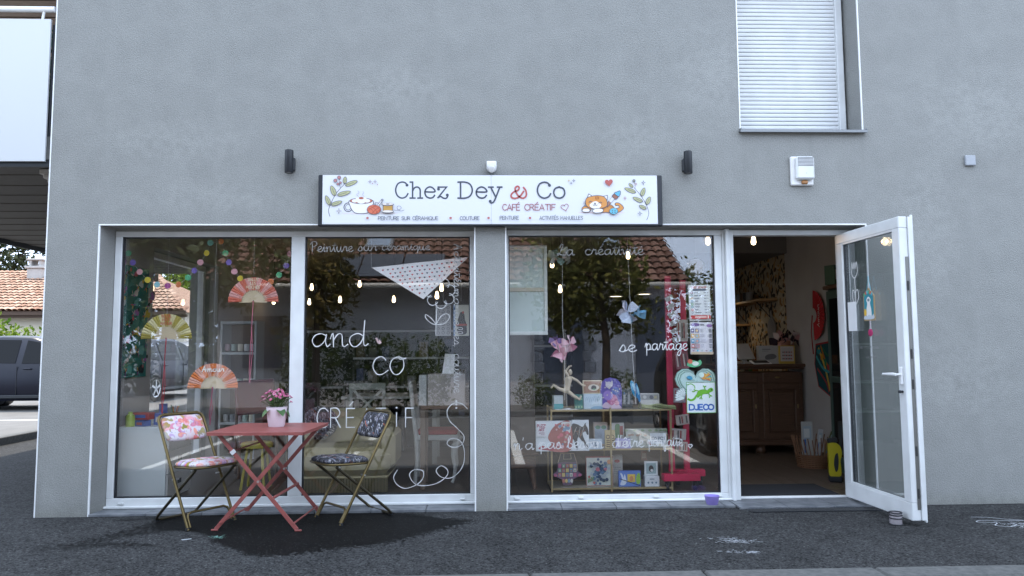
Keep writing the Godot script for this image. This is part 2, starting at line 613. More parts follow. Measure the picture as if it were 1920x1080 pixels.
func make_materials():
	M.ink = vcol(0.5)
	M.matte = vcol(0.9, 0.3)
	M.satin = vcol(0.4)
	M.white_pvc = mat(0.68, 0.70, 0.71, 0.32)
	M.bead = mat(0.78, 0.79, 0.8, 0.4)
	M.black = mat(0.012, 0.015, 0.02, 0.45)
	M.dark = mat(0.02, 0.02, 0.022, 0.7)
	M.steel = mat(0.55, 0.55, 0.55, 0.35, 1.0)
	M.brass = mat(0.34, 0.25, 0.11, 0.36, 0.85)
	M.gold = mat(0.42, 0.33, 0.18, 0.4, 0.6)
	M.glass = mat(0.010, 0.016, 0.014, 0.0)
	M.glass.transparency = BaseMaterial3D.TRANSPARENCY_ALPHA
	M.glass.albedo_color.a = 0.006
	M.glass_door = M.glass.duplicate()
	M.glass_door.albedo_color = Color(lin(0.05, 0.085, 0.07).linear_to_srgb(), 0.085)
	M.white = mat(0.72, 0.72, 0.72, 0.5)
	M.marker = mat(0.6, 0.6, 0.6, 0.7)
	M.marker_ink = vcol(0.7, 0.3)
	M.terracotta = mat(0.28, 0.078, 0.07, 0.42)
	# render on the facade: fine sprayed grain over broad, barely lighter clouds
	var g1 := noise(256, 0.3, 3, 2)
	var g2 := noise(256, 0.012, 4, 3)
	M.render = tri(mat(0.3, 0.3, 0.3, 0.92), ramp(256, [[g1, 1.0], [g2, 0.25]], lin(0.214, 0.217, 0.208), lin(0.338, 0.342, 0.328)), 0.9)
	relief(M.render, g1, 0.35)
	M.render.detail_enabled = true
	M.render.detail_albedo = facade_stains()
	M.render.detail_blend_mode = BaseMaterial3D.BLEND_MODE_MUL
	M.render.detail_uv_layer = BaseMaterial3D.DETAIL_UV_2
	M.render.uv2_scale = Vector3(1 / 8.6, -1 / 4.7, 1)
	M.render.uv2_offset = Vector3(3.7 / 8.6, 1, 0)
	M.render_plain = M.render.duplicate()
	M.render_plain.detail_enabled = false
	var grime := ramp(128, [[noise(128, 0.03, 71, 4), 1.4]], lin(0.62, 0.635, 0.64), lin(0.70, 0.72, 0.73))
	tri(M.white_pvc, grime, 1.1)
	M.terracotta = tri(mat(1, 1, 1, 0.45), ramp(128, [[noise(128, 0.05, 72, 4), 1.5]], lin(0.235, 0.066, 0.06), lin(0.305, 0.085, 0.075)), 0.5)
	# asphalt: stones of a few millimetres in dark binder
	var s1 := noise(512, 0.16, 5, 1, true)
	var s2 := noise(512, 0.01, 6, 3)
	var s3 := noise(512, 0.4, 8, 2)
	M.asphalt = tri(mat(0.06, 0.06, 0.06, 0.85), ramp(512, [[s1, 0.6], [s2, 0.15], [s3, 0.9]], ASPHALT[0], ASPHALT[1], 0.006), 1.1)
	relief(M.asphalt, s1, 0.3)
	M.asphalt.metallic_specular = 0.25
	M.forecourt = forecourt([s1, s2, s3])
	M.road = tri(mat(0.09, 0.09, 0.09, 0.9), ramp(256, [[s3.get_region(Rect2i(0, 0, 256, 256)), 0.8], [noise(256, 0.01, 16, 3), 0.5]], lin(0.10, 0.098, 0.094), lin(0.19, 0.185, 0.178)), 1.7)
	M.concrete = tri(mat(0.3, 0.3, 0.3, 0.9), ramp(256, [[noise(256, 0.05, 21, 4), 1.0], [g1, 0.4]], lin(0.07, 0.073, 0.073), lin(0.135, 0.135, 0.13)), 0.8)
	M.slate = tri(mat(0.2, 0.2, 0.2, 0.5), ramp(256, [[noise(256, 0.02, 31, 4), 1.2]], lin(0.10, 0.11, 0.125), lin(0.19, 0.2, 0.215)), 0.7)
	var wood := Image.create(256, 256, false, Image.FORMAT_L8)
	var wn := noise(256, 0.02, 41, 3)
	for y in 256:
		for x in 256:
			var t := wn.get_pixel((x / 8) % 256, y).r * 9.0
			wood.set_pixel(x, y, Color.from_hsv(0, 0, clampf(0.3 + 0.5 * absf(fposmod(t, 1.0) - 0.5) * 2.0 * 0.8 + 0.2 * wn.get_pixel(x / 3, (y * 5) % 256).r, 0, 1)))
	M.wood_dark = tri(mat(0.1, 0.05, 0.03, 0.45), ramp(256, [[wood, 1.0]], lin(0.04, 0.021, 0.012), lin(0.135, 0.072, 0.042)), 0.9, false)
	M.wood_floor = tri(mat(0.1, 0.05, 0.03, 0.45), ramp(256, [[wood, 1.0]], lin(0.05, 0.037, 0.028), lin(0.115, 0.086, 0.064)), 1.2)
	M.soffit = tri(mat(0.1, 0.05, 0.03, 0.7), ramp(256, [[wood, 1.0]], lin(0.07, 0.064, 0.058), lin(0.14, 0.128, 0.115)), 1.1)
	M.cladding = tri(mat(0.1, 0.05, 0.03, 0.7), ramp(256, [[wood, 1.0]], lin(0.11, 0.07, 0.045), lin(0.22, 0.15, 0.10)), 1.3)
	M.plaster = tri(mat(0.6, 0.58, 0.52, 0.95), ramp(128, [[noise(128, 0.03, 51, 3), 0.6]], lin(0.33, 0.31, 0.29), lin(0.41, 0.39, 0.37)), 2.0)
	M.tile_roof = vcol(0.85, 0.3)
	M.leaf = vcol(0.7, 0.2)
	M.leaf.backlight_enabled = true
	M.leaf.backlight = Color(0.25, 0.4, 0.08)
	M.car_blue = mat(0.005, 0.007, 0.018, 0.28)
	M.car_blue.metallic_specular = 0.4
	M.car_grey = mat(0.2, 0.21, 0.22, 0.3, 0.5)
	M.car_glass = mat(0.006, 0.007, 0.009, 0.05)
	M.car_glass.metallic_specular = 0.28
	M.rubber = mat(0.015, 0.015, 0.015, 0.85)
	# chair covers
	var fa := Image.create(256, 256, false, Image.FORMAT_RGB8)
	fa.fill(lin(0.60, 0.56, 0.60).linear_to_srgb())
	var fq := [lin(0.62, 0.16, 0.16), lin(0.55, 0.2, 0.3), lin(0.28, 0.23, 0.03), lin(0.7, 0.28, 0.2), lin(0.42, 0.3, 0.5), lin(0.68, 0.36, 0.42), lin(0.25, 0.22, 0.05)]
	for i in 64:
		blot(fa, rng.randf() * 256, rng.randf() * 256, rng.randf_range(15, 28), rng.randf_range(11, 18), rng.randf() * TAU, fq[i % 7].linear_to_srgb(), 0.62 if i % 2 else 0.0)
	for i in 70:
		blot(fa, rng.randf() * 256, rng.randf() * 256, rng.randf_range(2, 9), 1.8, rng.randf() * TAU, [lin(0.1, 0.08, 0.25), lin(0.2, 0.12, 0.1)][i % 2].linear_to_srgb())
	M.cover_pink = tri(mat(1, 1, 1, 0.85), ImageTexture.create_from_image(fa), 0.32, false)
	var fb := Image.create(256, 256, false, Image.FORMAT_RGB8)
	fb.fill(lin(0.02, 0.02, 0.025).linear_to_srgb())
	for i in 150:
		var q: Color = [lin(0.4, 0.38, 0.42), lin(0.13, 0.14, 0.2), lin(0.01, 0.01, 0.015), lin(0.5, 0.5, 0.52), lin(0.17, 0.16, 0.2), lin(0.01, 0.01, 0.02)][i % 6]
		blot(fb, rng.randf() * 256, rng.randf() * 256, rng.randf_range(10, 24), rng.randf_range(2.5, 6), rng.randf_range(0.5, 1.7), (q if i % 23 else lin(0.55, 0.16, 0.08)).linear_to_srgb(), 0.7 if i % 3 == 0 else 0.0)
	M.cover_black = tri(mat(1, 1, 1, 0.85), ImageTexture.create_from_image(fb), 0.26, false)
	# wallpaper with brown leaves
	var wp := Image.create(256, 256, false, Image.FORMAT_RGB8)
	wp.fill(lin(0.34, 0.28, 0.19).linear_to_srgb())
	for i in 190:
		var q: Color = [lin(0.02, 0.018, 0.015), lin(0.22, 0.1, 0.03), lin(0.36, 0.2, 0.06), lin(0.04, 0.03, 0.02), lin(0.42, 0.36, 0.26)][i % 5]
		blot(wp, rng.randf() * 256, rng.randf() * 256, rng.randf_range(8, 17), rng.randf_range(3.5, 7.5), rng.randf() * TAU, q.linear_to_srgb(), 0.0)
	M.wallpaper = tri(mat(1, 1, 1, 0.9), ImageTexture.create_from_image(wp), 0.9)


const ASPHALT := [Color(0.001, 0.0011, 0.0014), Color(0.078, 0.079, 0.080)]


func facade_stains() -> ImageTexture:   # faint clouds, pale patches, runs below the sill and sign, splashed dirt along the ground
	var im := Image.create(860, 470, false, Image.FORMAT_RGB8)
	var n1 := noise(512, 0.012, 61, 4)
	var n2 := noise(512, 0.06, 62, 3)
	var pale := [[-2.55, 3.0, 0.5, 0.16], [-0.72, 3.46, 0.35, 0.2], [1.95, 3.6, 0.3, 0.4], [1.25, 3.05, 0.3, 0.2], [4.2, 3.3, 0.5, 0.3], [3.7, 2.2, 0.25, 0.5], [-2.2, 2.55, 0.6, 0.12], [-3.44, 0.2, 0.05, 0.14], [0.05, 1.4, 0.06, 0.5], [3.9, 1.0, 0.5, 0.3]]
	for py in 470:
		for px in 860:
			var x := px / 100.0 - 3.7
			var y := 4.7 - py / 100.0
			var a := n1.get_pixel(px % 512, py % 512).r - 0.5
			var c := n2.get_pixel((px * 2) % 512, (py * 2) % 512).r - 0.5
			var v := 0.90 + a * 0.045 + c * 0.02
			for p in pale:
				var d := pow((x - p[0]) / p[2], 2) + pow((y - p[1]) / p[3], 2)
				if d < 4.0:
					v += 0.08 * exp(-d) * (1.0 + c * 3.0)
			for q in [[2.18, 3.08, 0.7], [3.2, 3.08, 0.8], [2.75, 3.08, 0.3], [-1.36, 2.3, 0.5], [1.47, 2.3, 0.4]]:
				if y < q[1] and y > q[1] - q[2]:
					v -= 0.05 * exp(-pow((x - q[0]) / 0.022, 2)) * (1.0 - (q[1] - y) / q[2])
			var base := 0.045 + 0.05 * (a + 0.5) + 0.03 * c
			if y < base * 2.0:
				v -= 0.22 * pow(1.0 - y / (base * 2.0), 1.5) * (0.7 + c)
			im.set_pixel(px, py, Color(v, v, v * (1.0 - 0.3 * clampf(0.12 - y, 0, 0.12))).linear_to_srgb())
	return ImageTexture.create_from_image(im)


func forecourt(s: Array) -> StandardMaterial3D:   # the asphalt before the shop: worn, with the spilled water under the table
	var w := 2048
	var h := 300
	var im := Image.create(w, h, false, Image.FORMAT_RGB8)
	var ro := Image.create(w, h, false, Image.FORMAT_L8)
	var soft := noise(512, 0.02, 63, 4)
	var grit := noise(512, 0.12, 64, 2)
	var pool := P.curve(P.pts("-2.58 .2 -2.45 .06 -2.2 .0 -1.9 -.05 -1.5 -.05 -1.15 -.05 -.63 .06 -.33 .2 -.1 .27 -.08 .36 -.26 .56 -.45 .72 -.68 .95 -1.0 1.08 -1.24 1.2 -1.5 1.15 -1.76 .85 -1.97 .64 -2.1 .56 -2.3 .5 -2.45 .38"), 5, true)
	var runs := [P.pts("-2.5 .2 -2.2 .45 -2.45 .66 -2.6 .78 -2.84 .99 -2.98 1.0 -2.7 .7 -2.62 .45"), P.pts("-2.85 .10 -2.55 .06 -2.5 .13 -2.8 .17"), P.pts("-2.6 .78 -2.2 .86 -2.18 .95 -2.5 .93 -2.8 1.02 -2.78 .9")]
	for py in h:
		for px in w:
			var x := -6.75 + 12.75 * (px + 0.5) / w
			var z := 1.712 * (py + 0.5) / h
			var u := int(fposmod(x / 1.1, 1.0) * 512.0)
			var v := int(fposmod(z / 1.1, 1.0) * 512.0)
			var t: float = clampf(0.5 + (s[0].get_pixel(u, v).r - 0.5) * 0.5 + (s[1].get_pixel(u, v).r - 0.5) * 0.15 + (s[2].get_pixel(u, v).r - 0.5) * 0.7 + rng.randf_range(-0.3, 0.3), 0, 1)
			var a := soft.get_pixel(int(fposmod(x * 60.0, 512.0)), int(fposmod(z * 60.0, 512.0))).r - 0.5
			var c := grit.get_pixel(int(fposmod(x * 150.0, 512.0)), int(fposmod(z * 150.0, 512.0))).r - 0.5
			var q: Color = ASPHALT[0].lerp(ASPHALT[1], t) * (1.0 + a * 0.35)
			if rng.randf() < 0.006:
				q = q.lerp(Color(0.4, 0.4, 0.38), rng.randf() * 0.7)
			var wet := 0.0
			if x > -3.1 and x < 0.1:
				var o := Vector2(x + a * 0.15 + c * 0.14 + rng.randf_range(-0.028, 0.028), z + c * 0.14 - a * 0.06 + rng.randf_range(-0.022, 0.022))
				if Geometry2D.is_point_in_polygon(o, pool):
					wet = 1.0
				else:
					for r in runs:
						if Geometry2D.is_point_in_polygon(o, r):
							wet = clampf(0.75 + c * 1.5, 0.0, 1.0)
			var oil := exp(-pow((x - 3.0) / 0.3, 2) - pow((z - 0.85) / 0.12, 2)) * (0.5 + a)
			var moss := exp(-pow((z - 0.02) / 0.03, 2)) * clampf(0.4 + a * 2.0, 0, 1)
			q = q * (1.0 - 0.88 * wet) * (1.0 - 0.5 * clampf(oil, 0, 1)) * (1.0 - 0.4 * moss)
			if wet > 0.5 and rng.randf() < 0.03:
				q = q.lerp(Color(0.2, 0.2, 0.2), rng.randf() * 0.5)
			im.set_pixel(px, py, q.linear_to_srgb())
			var rr := 0.92 - 0.25 * wet
			ro.set_pixel(px, py, Color(rr, rr, rr))
	var m := StandardMaterial3D.new()
	m.albedo_texture = ImageTexture.create_from_image(im)
	m.roughness_texture = ImageTexture.create_from_image(ro)
	m.roughness = 1.0
	m.metallic_specular = 0.25
	m.uv1_scale = Vector3(1 / 12.75, 1 / 1.712, 1)
	m.uv1_offset = Vector3(6.75 / 12.75, 0, 0)
	m.heightmap_enabled = true
	m.heightmap_texture = m.albedo_texture
	m.heightmap_scale = 0.3
	return m


# ---------------------------------------------------------------- ground
func build_ground():
	var b := B.new()
	b.quad(Vector3(-250, -0.1, -250), Vector3(250, -0.1, -250), Vector3(250, -0.1, 250), Vector3(-250, -0.1, 250))
	struct("road", b, M.road)
	b = B.new()
	b.span(-6.75, 30, -0.3, 0.0, -14, 0.0)
	b.span(6.0, 30, -0.3, 0.0, 0.0, 1.712)
	struct("pavement", b, M.asphalt)
	b = B.new()
	b.lay = 1
	b.quad(Vector3(-6.75, 0, 0), Vector3(6, 0, 0), Vector3(6, 0, 1.712), Vector3(-6.75, 0, 1.712))
	struct("forecourt", b, M.forecourt)
	b = B.new()
	b.span(-60, -6.90, -0.3, 0.1, -60, 1.712)
	struct("parking_ground", b, M.road)
	b = B.new()
	b.span(-6.898, -6.752, -0.3, 0.112, -30, 1.712, 0.01)
	struct("side_kerb", b, M.concrete)
	# the kerb towards the parking bays, in one metre stones
	var kerb := thing("kerb", "", "")
	kerb.set_meta("kind", "structure")
	for i in 26:
		b = B.new()
		b.span(-6.75 + i * 1.0 + 0.004, -6.75 + (i + 1) * 1.0 - 0.004, -0.3, 0.012, 1.714, 1.9, 0.012)
		obj("kerb_stone", b, M.concrete, kerb)
	# chalk on the asphalt
	var flat := Transform3D(Basis(Vector3.RIGHT, Vector3.BACK, Vector3.DOWN), Vector3(0, 0.004, 0))
	var r2 := RandomNumberGenerator.new()
	r2.seed = 5
	var dust := func(p: P, x: float, z: float, sx: float, sz: float, n: int):
		for i in n:
			var o := Vector2(x + r2.randfn(0, sx), z + r2.randfn(0, sz))
			var d := Vector2(r2.randf_range(0.006, 0.03), 0).rotated(r2.randf_range(-0.5, 0.7))
			p.dz = 0.0
			p.line(PackedVector2Array([o, o + d]), r2.randf_range(0.0015, 0.005), lin(0.55, 0.57, 0.62))
	var chalk := mat(0.42, 0.44, 0.47, 0.95)
	tag(printed(self, "chalk_mark", flat, func(p):
		dust.call(p, 1.66, 1.06, 0.07, 0.025, 90)
		dust.call(p, 1.58, 0.98, 0.09, 0.02, 25)
		dust.call(p, 1.66, 1.33, 0.03, 0.02, 35)
		dust.call(p, 1.52, 1.30, 0.04, 0.012, 16), chalk), "smudged white chalk scuffs on the asphalt in front of the display rack window", "chalk mark", "", "stuff")
	tag(printed(self, "chalk_mark", flat, func(p):
		p.line(P.pts("3.66 .47 3.78 .49 3.86 .55 3.97 .6 3.8 .6 3.66 .58 3.6 .63 3.72 .66 3.66 .74 3.74 .78 3.83 .72"), 0.008, lin(0.5, 0.5, 0.55), true)
		dust.call(p, 3.86, 0.72, 0.09, 0.05, 150), chalk), "white chalk drawing on the asphalt beyond the open door", "chalk mark", "", "stuff")
	tag(printed(self, "chalk_stub", flat, func(p): p.poly(P.pts("-2.09 .78 -2.03 .755 -2.02 .77 -2.07 .8"), lin(0.8, 0.8, 0.82)), chalk), "small white scrap lying on the asphalt below the pink flowered chair", "scrap")
	tag(printed(self, "chalk_stub", flat, func(p): dust.call(p, -1.87, 0.72, 0.02, 0.02, 30), mat(0.2, 0.4, 0.34, 0.9)), "pale green chalk smear on the wet asphalt", "chalk mark")


# ---------------------------------------------------------------- the building with its shopfront
func wall_grid(b: B, xs: Array, ys: Array, z0: float, z1: float, hole: Callable) -> void:
	for i in xs.size() - 1:
		for j in ys.size() - 1:
			var x0: float = xs[i]
			var x1: float = xs[i + 1]
			var y0: float = ys[j]
			var y1: float = ys[j + 1]
			var mx := (x0 + x1) / 2
			var my := (y0 + y1) / 2
			if not hole.call(mx, my):
				for z in [z0, z1]:
					b.face([Vector3(x0, y0, z), Vector3(x1, y0, z), Vector3(x1, y1, z), Vector3(x0, y1, z)], Vector3(mx, my, (z0 + z1) / 2))
				continue
			var inside := Vector3(mx, my, (z0 + z1) / 2)
			for e in [[x0, y0, x0, y1, -0.01, 0.0, i - 1, j], [x1, y0, x1, y1, 0.01, 0.0, i + 1, j], [x0, y1, x1, y1, 0.0, 0.01, i, j + 1]]:
				var nx: float = mx if e[5] else e[0] + e[4]
				var ny: float = my if e[4] else e[1] + e[5]
				if not hole.call(nx, ny):
					var pts := [Vector3(e[0], e[1], z0), Vector3(e[2], e[3], z0), Vector3(e[2], e[3], z1), Vector3(e[0], e[1], z1)]
					b.face(pts, inside + (pts[0] + pts[2] - inside * 2) * 2.0)


func frame(b: B, x0: float, x1: float, y0: float, y1: float, z0: float, z1: float, l: float, r: float, t: float, bt: float, bev := 0.004) -> void:
	b.span(x0, x1, y1 - t, y1, z0, z1, bev)
	b.span(x0, x1, y0, y0 + bt, z0, z1, bev)
	b.span(x0, x0 + l, y0 + bt, y1 - t, z0, z1, bev)
	b.span(x1 - r, x1, y0 + bt, y1 - t, z0, z1, bev)


func pane_mesh(x0: float, x1: float, y0: float, y1: float, z: float) -> B:
	var b := B.new()
	b.span(x0, x1, y0, y1, z - 0.004, z)
	return b


func glaze(parent: Node, x0: float, x1: float, y0: float, y1: float, z := -0.225, gm: Material = null) -> void:   # a double pane with its dark gasket
	var b := B.new()
	frame(b, x0 - 0.004, x1 + 0.004, y0 - 0.004, y1 + 0.004, z - 0.028, z + 0.008, 0.013, 0.013, 0.013, 0.013, 0.0)
	obj("gasket", b, M.black, parent)
	obj("pane", pane_mesh(x0 + 0.002, x1 - 0.002, y0 + 0.002, y1 - 0.002, z), gm if gm else M.glass, parent)
	obj("pane", pane_mesh(x0 + 0.002, x1 - 0.002, y0 + 0.002, y1 - 0.002, z - 0.02), gm if gm else M.glass, parent)


func write(parent: Node, draw: Callable, z := -0.2215) -> void:
	printed(parent, "marker_writing", at(0, 0, z), draw, M.marker_ink, 0.0, 0.22)


func build_shop_building():
	shop = thing("shop_building", "grey rendered two storey building with a wide glazed shopfront and open glass door", "building")
	var b := B.new()
	b.lay = 2
	var hole := func(x: float, y: float) -> bool:
		return (y < 2.315 and (x > -3.118 and x < -0.083 or x > 0.172 and x < 3.199)) or (x > 2.158 and x < 3.213 and y > 3.115 and y < 4.85)
	wall_grid(b, [-3.53, -3.118, -0.083, 0.172, 2.158, 3.199, 3.213, 10.0], [-0.2, 0.0, 2.315, 3.115, 4.85, 6.2], 0.0, -0.3, func(x, y): return y > 0 and hole.call(x, y))
	b.prism(PackedVector2Array([Vector2(-3.118, 0.001), Vector2(-3.085, 0.2), Vector2(-3.118, 0.2)]), 0.0, 2.3148, Transform3D(Basis(Vector3.RIGHT, Vector3.FORWARD, Vector3.UP), Vector3.ZERO))
	b.span(-3.118, -0.0832, 2.293, 2.3148, -0.3, -0.2)
	b.span(0.1722, 3.199, 2.30, 2.3148, -0.3, -0.2)
	obj("facade", b, M.render, shop)
	# side and back walls, roof
	b = B.new()
	b.span(-3.53, -3.302, -0.2, 6.2, -1.2, -0.3)
	b.span(-3.53, -3.302, 2.3, 6.2, -2.95, -1.2)
	b.span(-3.53, -3.302, -0.2, 6.2, -9.0, -2.95)
	b.span(-3.53, 10, -0.2, 6.2, -9.3, -9.0)
	b.span(9.7, 10, -0.2, 6.2, -9.0, -0.3)
	obj("outer_wall", b, M.render_plain, shop)
	b = B.new()
	b.span(-6.7, 10.1, 6.2, 6.45, -9.4, 0.06)
	obj("roof", b, M.concrete, shop)
	# white corner beads
	for s in [[-3.536, -3.526, 0.0, 6.2], [-3.124, -3.112, 0.0, 2.309], [-0.089, -0.077, 0.0, 2.309], [0.166, 0.178, 0.0, 2.309], [3.193, 3.205, 0.0, 2.309], [3.207, 3.217, 3.116, 4.85], [2.153, 2.163, 3.116, 4.85], [-3.124, -0.077, 2.3095, 2.3205], [0.166, 3.205, 2.3095, 2.3205]]:
		b = B.new()
		b.span(s[0], s[1], s[2], s[3], -0.012, 0.004, 0.002)
		obj("corner_bead", b, M.bead, shop)

	# left display window
	b = B.new()
	frame(b, -3.085, -0.084, 0.02, 2.293, -0.275, -0.2, 0.055, 0.043, 0.046, 0.08)
	b.span(-1.627, -1.515, 0.1, 2.247, -0.275, -0.2, 0.004)
	b.span(-3.10, -0.084, 0.02, 0.043, -0.2, -0.172, 0.006)
	var w := obj("display_window", b, M.white_pvc, shop)
	w.set_meta("label", "left display window of two tall panes")
	glaze(w, -3.03, -1.627, 0.10, 2.247)
	glaze(w, -1.515, -0.127, 0.10, 2.247)
	for x in [-2.96, -1.72, -1.43, -0.19]:
		b = B.new()
		b.box(x, 0.062, -0.19, 0.045, 0.014, 0.02, Basis(), 0.003)
		obj("drain_cap", b, M.white_pvc, w)
	var mk := lin(0.62, 0.62, 0.62)
	var mg := lin(0.62, 0.62, 0.62)
	var mf := lin(0.5, 0.5, 0.5)
	write(w, func(p: P):
		p.text("Peinture", -1.475, 2.122, 0.044, mf, 0.0052, "hand", 0.36)
		p.text("sur", -1.075, 2.128, 0.04, mf, 0.0052, "hand", 0.16)
		p.text("céramique", -0.875, 2.134, 0.036, mf, 0.0048, "hand", 0.41)
		p.text("and", -1.46, 1.318, 0.112, mk, 0.0078, "hand", 0.48)
		p.text("co", -0.955, 1.085, 0.15, mk, 0.0078, "hand", 0.29)
		p.text("C", -1.40, 0.652, 0.158, mk, 0.0078, "caps", 0.11)
		p.text("R", -1.285, 0.652, 0.158, mk, 0.0078, "caps", 0.10)
		p.text("É", -1.155, 0.652, 0.155, mk, 0.0078, "caps", 0.085)
		p.text("A", -1.03, 0.652, 0.155, mk, 0.0078, "caps", 0.10)
		p.text("T", -0.91, 0.652, 0.155, mk, 0.0078, "caps", 0.09)
		p.text("i", -0.745, 0.655, 0.155, mk, 0.0078, "caps")
		p.text("F", -0.665, 0.65, 0.155, mk, 0.0078, "caps", 0.08)
		p.text("Activités", -0.262, 2.185, 0.036, mf, 0.0048, "hand", 0.37, true)
		p.text("manuelles,", -0.262, 1.80, 0.036, mf, 0.0048, "hand", 0.50, true)
		p.text("couture", -0.262, 1.255, 0.04, mf, 0.0048, "hand", 0.33, true)
		for i in 3:
			p.disc(-0.243, 0.86 - i * 0.028, 0.008, mk)
		p.line(P.pts("-.15 .795 -.2 .84 -.27 .84 -.32 .78 -.3 .7 -.24 .64 -.18 .57 -.2 .5 -.27 .48 -.32 .51 -.29 .55 -.22 .54 -.18 .47 -.18 .36 -.22 .28 -.29 .23 -.37 .24 -.41 .29 -.37 .33 -.32 .3 -.32 .25 -.4 .19 -.51 .17 -.59 .19 -.63 .26 -.59 .3 -.52 .29 -.52 .23 -.57 .18 -.66 .15 -.73 .18 -.76 .24 -.73 .3"), 0.0065, mk, true)
		# a daisy with two leaves
		for i in 7:
			var a := TAU * i / 7 + 0.3
			var c := Vector2(-0.378, 1.765) + Vector2(0.085, 0).rotated(a)
			var q := PackedVector2Array()
			for j in 11:
				q.append(c + Vector2(cos(a - 2.0 + j * 0.4), sin(a - 2.0 + j * 0.4)) * 0.045)
			p.line(q, 0.0048, mk)
		p.line(P.pts("-.405 1.66 -.41 1.56 -.415 1.42"), 0.0048, mk, true)
		p.line(P.pts("-.412 1.50 -.45 1.55 -.50 1.585 -.495 1.55 -.45 1.51 -.412 1.50"), 0.0048, mk, true)
		p.line(P.pts("-.412 1.50 -.37 1.57 -.32 1.59 -.30 1.56 -.34 1.51 -.412 1.50"), 0.0048, mk, true))

	# right display window
	b = B.new()
	frame(b, 0.1725, 2.034, 0.022, 2.30, -0.275, -0.2, 0.028, 0.064, 0.044, 0.058)
	b.span(0.1725, 2.06, 0.02, 0.04, -0.2, -0.172, 0.006)
	w = obj("display_window", b, M.white_pvc, shop)
	w.set_meta("label", "right display window beside the door")
	glaze(w, 0.20, 1.97, 0.08, 2.256)
	for x in [0.26, 0.79, 1.42, 1.95]:
		b = B.new()
		b.box(x, 0.058, -0.19, 0.045, 0.014, 0.02, Basis(), 0.003)
		obj("drain_cap", b, M.white_pvc, w)
	write(w, func(p: P):
		p.text("La", 0.615, 2.085, 0.05, mf, 0.0048, "hand", 0.15)
		p.text("créativité", 0.855, 2.09, 0.048, mf, 0.0048, "hand", 0.51)
		p.text("se", 1.135, 1.262, 0.055, mk, 0.0068, "hand", 0.15)
		p.text("partage", 1.355, 1.272, 0.055, mk, 0.0068, "hand", 0.37)
		p.text("n'a", 0.235, 0.452, 0.052, mg, 0.0058, "hand", 0.17)
		p.text("pas", 0.445, 0.457, 0.052, mg, 0.0058, "hand", 0.19)
		p.text("besoin", 0.68, 0.459, 0.052, mg, 0.0058, "hand", 0.31)
		p.text("d'être", 1.06, 0.463, 0.052, mg, 0.0058, "hand", 0.27)
		p.text("parfaite", 1.36, 0.468, 0.052, mg, 0.0058, "hand", 0.30)
		p.heart(1.72, 0.468, 0.017, mk, false, 0.006))

	# entrance: post, head, jamb and threshold
	b = B.new()
	b.span(2.034, 2.055, 0.022, 2.298, -0.275, -0.19, 0.003)
	b.span(2.055, 2.088, 0.02, 2.305, -0.275, -0.155, 0.005)
	b.span(2.088, 2.130, 0.02, 2.298, -0.275, -0.18, 0.004)
	b.span(2.130, 3.199, 2.254, 2.299, -0.275, -0.19, 0.004)
	b.span(3.06, 3.199, 0.02, 2.254, -0.275, -0.2, 0.004)
	obj("entrance_frame", b, M.white_pvc, shop)
	b = B.new()
	b.span(2.13, 3.06, 0.018, 0.034, -0.285, -0.25, 0.003)
	obj("threshold", b, M.bead, shop)

	# the open door leaf: local x runs from hinge to free edge, local z is its inner face
	b = B.new()
	frame(b, 0.0, 0.905, 0.042, 2.25, -0.034, 0.034, 0.088, 0.092, 0.085, 0.125, 0.005)
	b.span(0.09, 0.815, 0.165, 0.182, 0.02, 0.031, 0.002)
	b.span(0.09, 0.815, 2.15, 2.167, 0.02, 0.031, 0.002)
	b.span(0.888, 0.908, 0.03, 2.262, -0.078, -0.062, 0.003)
	b.span(0.90, 0.917, 0.046, 2.246, -0.062, -0.034, 0.002)
	var door := obj("door", b, M.white_pvc, shop)
	door.set_meta("label", "white framed glass door standing open")
	door.transform = at(3.052, 0, -0.165, -1.530)
	glaze(door, 0.09, 0.812, 0.168, 2.163, 0.012, M.glass_door)
	b = B.new()
	b.span(0.892, 0.9, 0.06, 2.25, -0.0615, -0.036)
	obj("seal", b, mat(0.09, 0.09, 0.085, 0.6), door)
	b = B.new()
	b.span(0.9052, 0.909, 0.12, 1.95, -0.030, -0.006, 0.001)
	obj("lock_strip", b, mat(0.16, 0.16, 0.15, 0.4, 0.6), door)
	for y in [0.2, 0.5, 0.98, 1.2, 1.7]:
		b = B.new()
		b.span(0.9092, 0.912, y, y + 0.07, -0.024, -0.010, 0.001)
		obj("striker", b, M.dark, door)
	for e in [1.0, -1.0]:
		b = B.new()
		b.box(0.862, 1.075, e * 0.041, 0.032, 0.13, 0.014, Basis(), 0.005)
		b.rod(Vector3(0.862, 1.085, e * 0.04), Vector3(0.862, 1.085, e * 0.085), 0.0078)
		b.tube([Vector3(0.868, 1.085, e * 0.085), Vector3(0.83, 1.087, e * 0.088), Vector3(0.70, 1.083, e * 0.086)], [0.011, 0.012, 0.009], 10, false, 0.7)
		obj("handle", b, M.bead, door)
	b = B.new()
	b.lathe([Vector2(0.0, 0.02), Vector2(0.009, 0.02), Vector2(0.009, 0)], Vector3(0.862, 0.96, 0.034), 12, bs(0, PI / 2))
	b.box(0.862, 0.96, 0.06, 0.012, 0.022, 0.02, Basis(), 0.003)
	obj("key", b, M.black, door)
	for y in [0.25, 1.15, 2.05]:
		b = B.new()
		b.rod(Vector3(-0.012, y - 0.045, -0.02), Vector3(-0.012, y + 0.045, -0.02), 0.011)
		obj("hinge", b, M.bead, door)
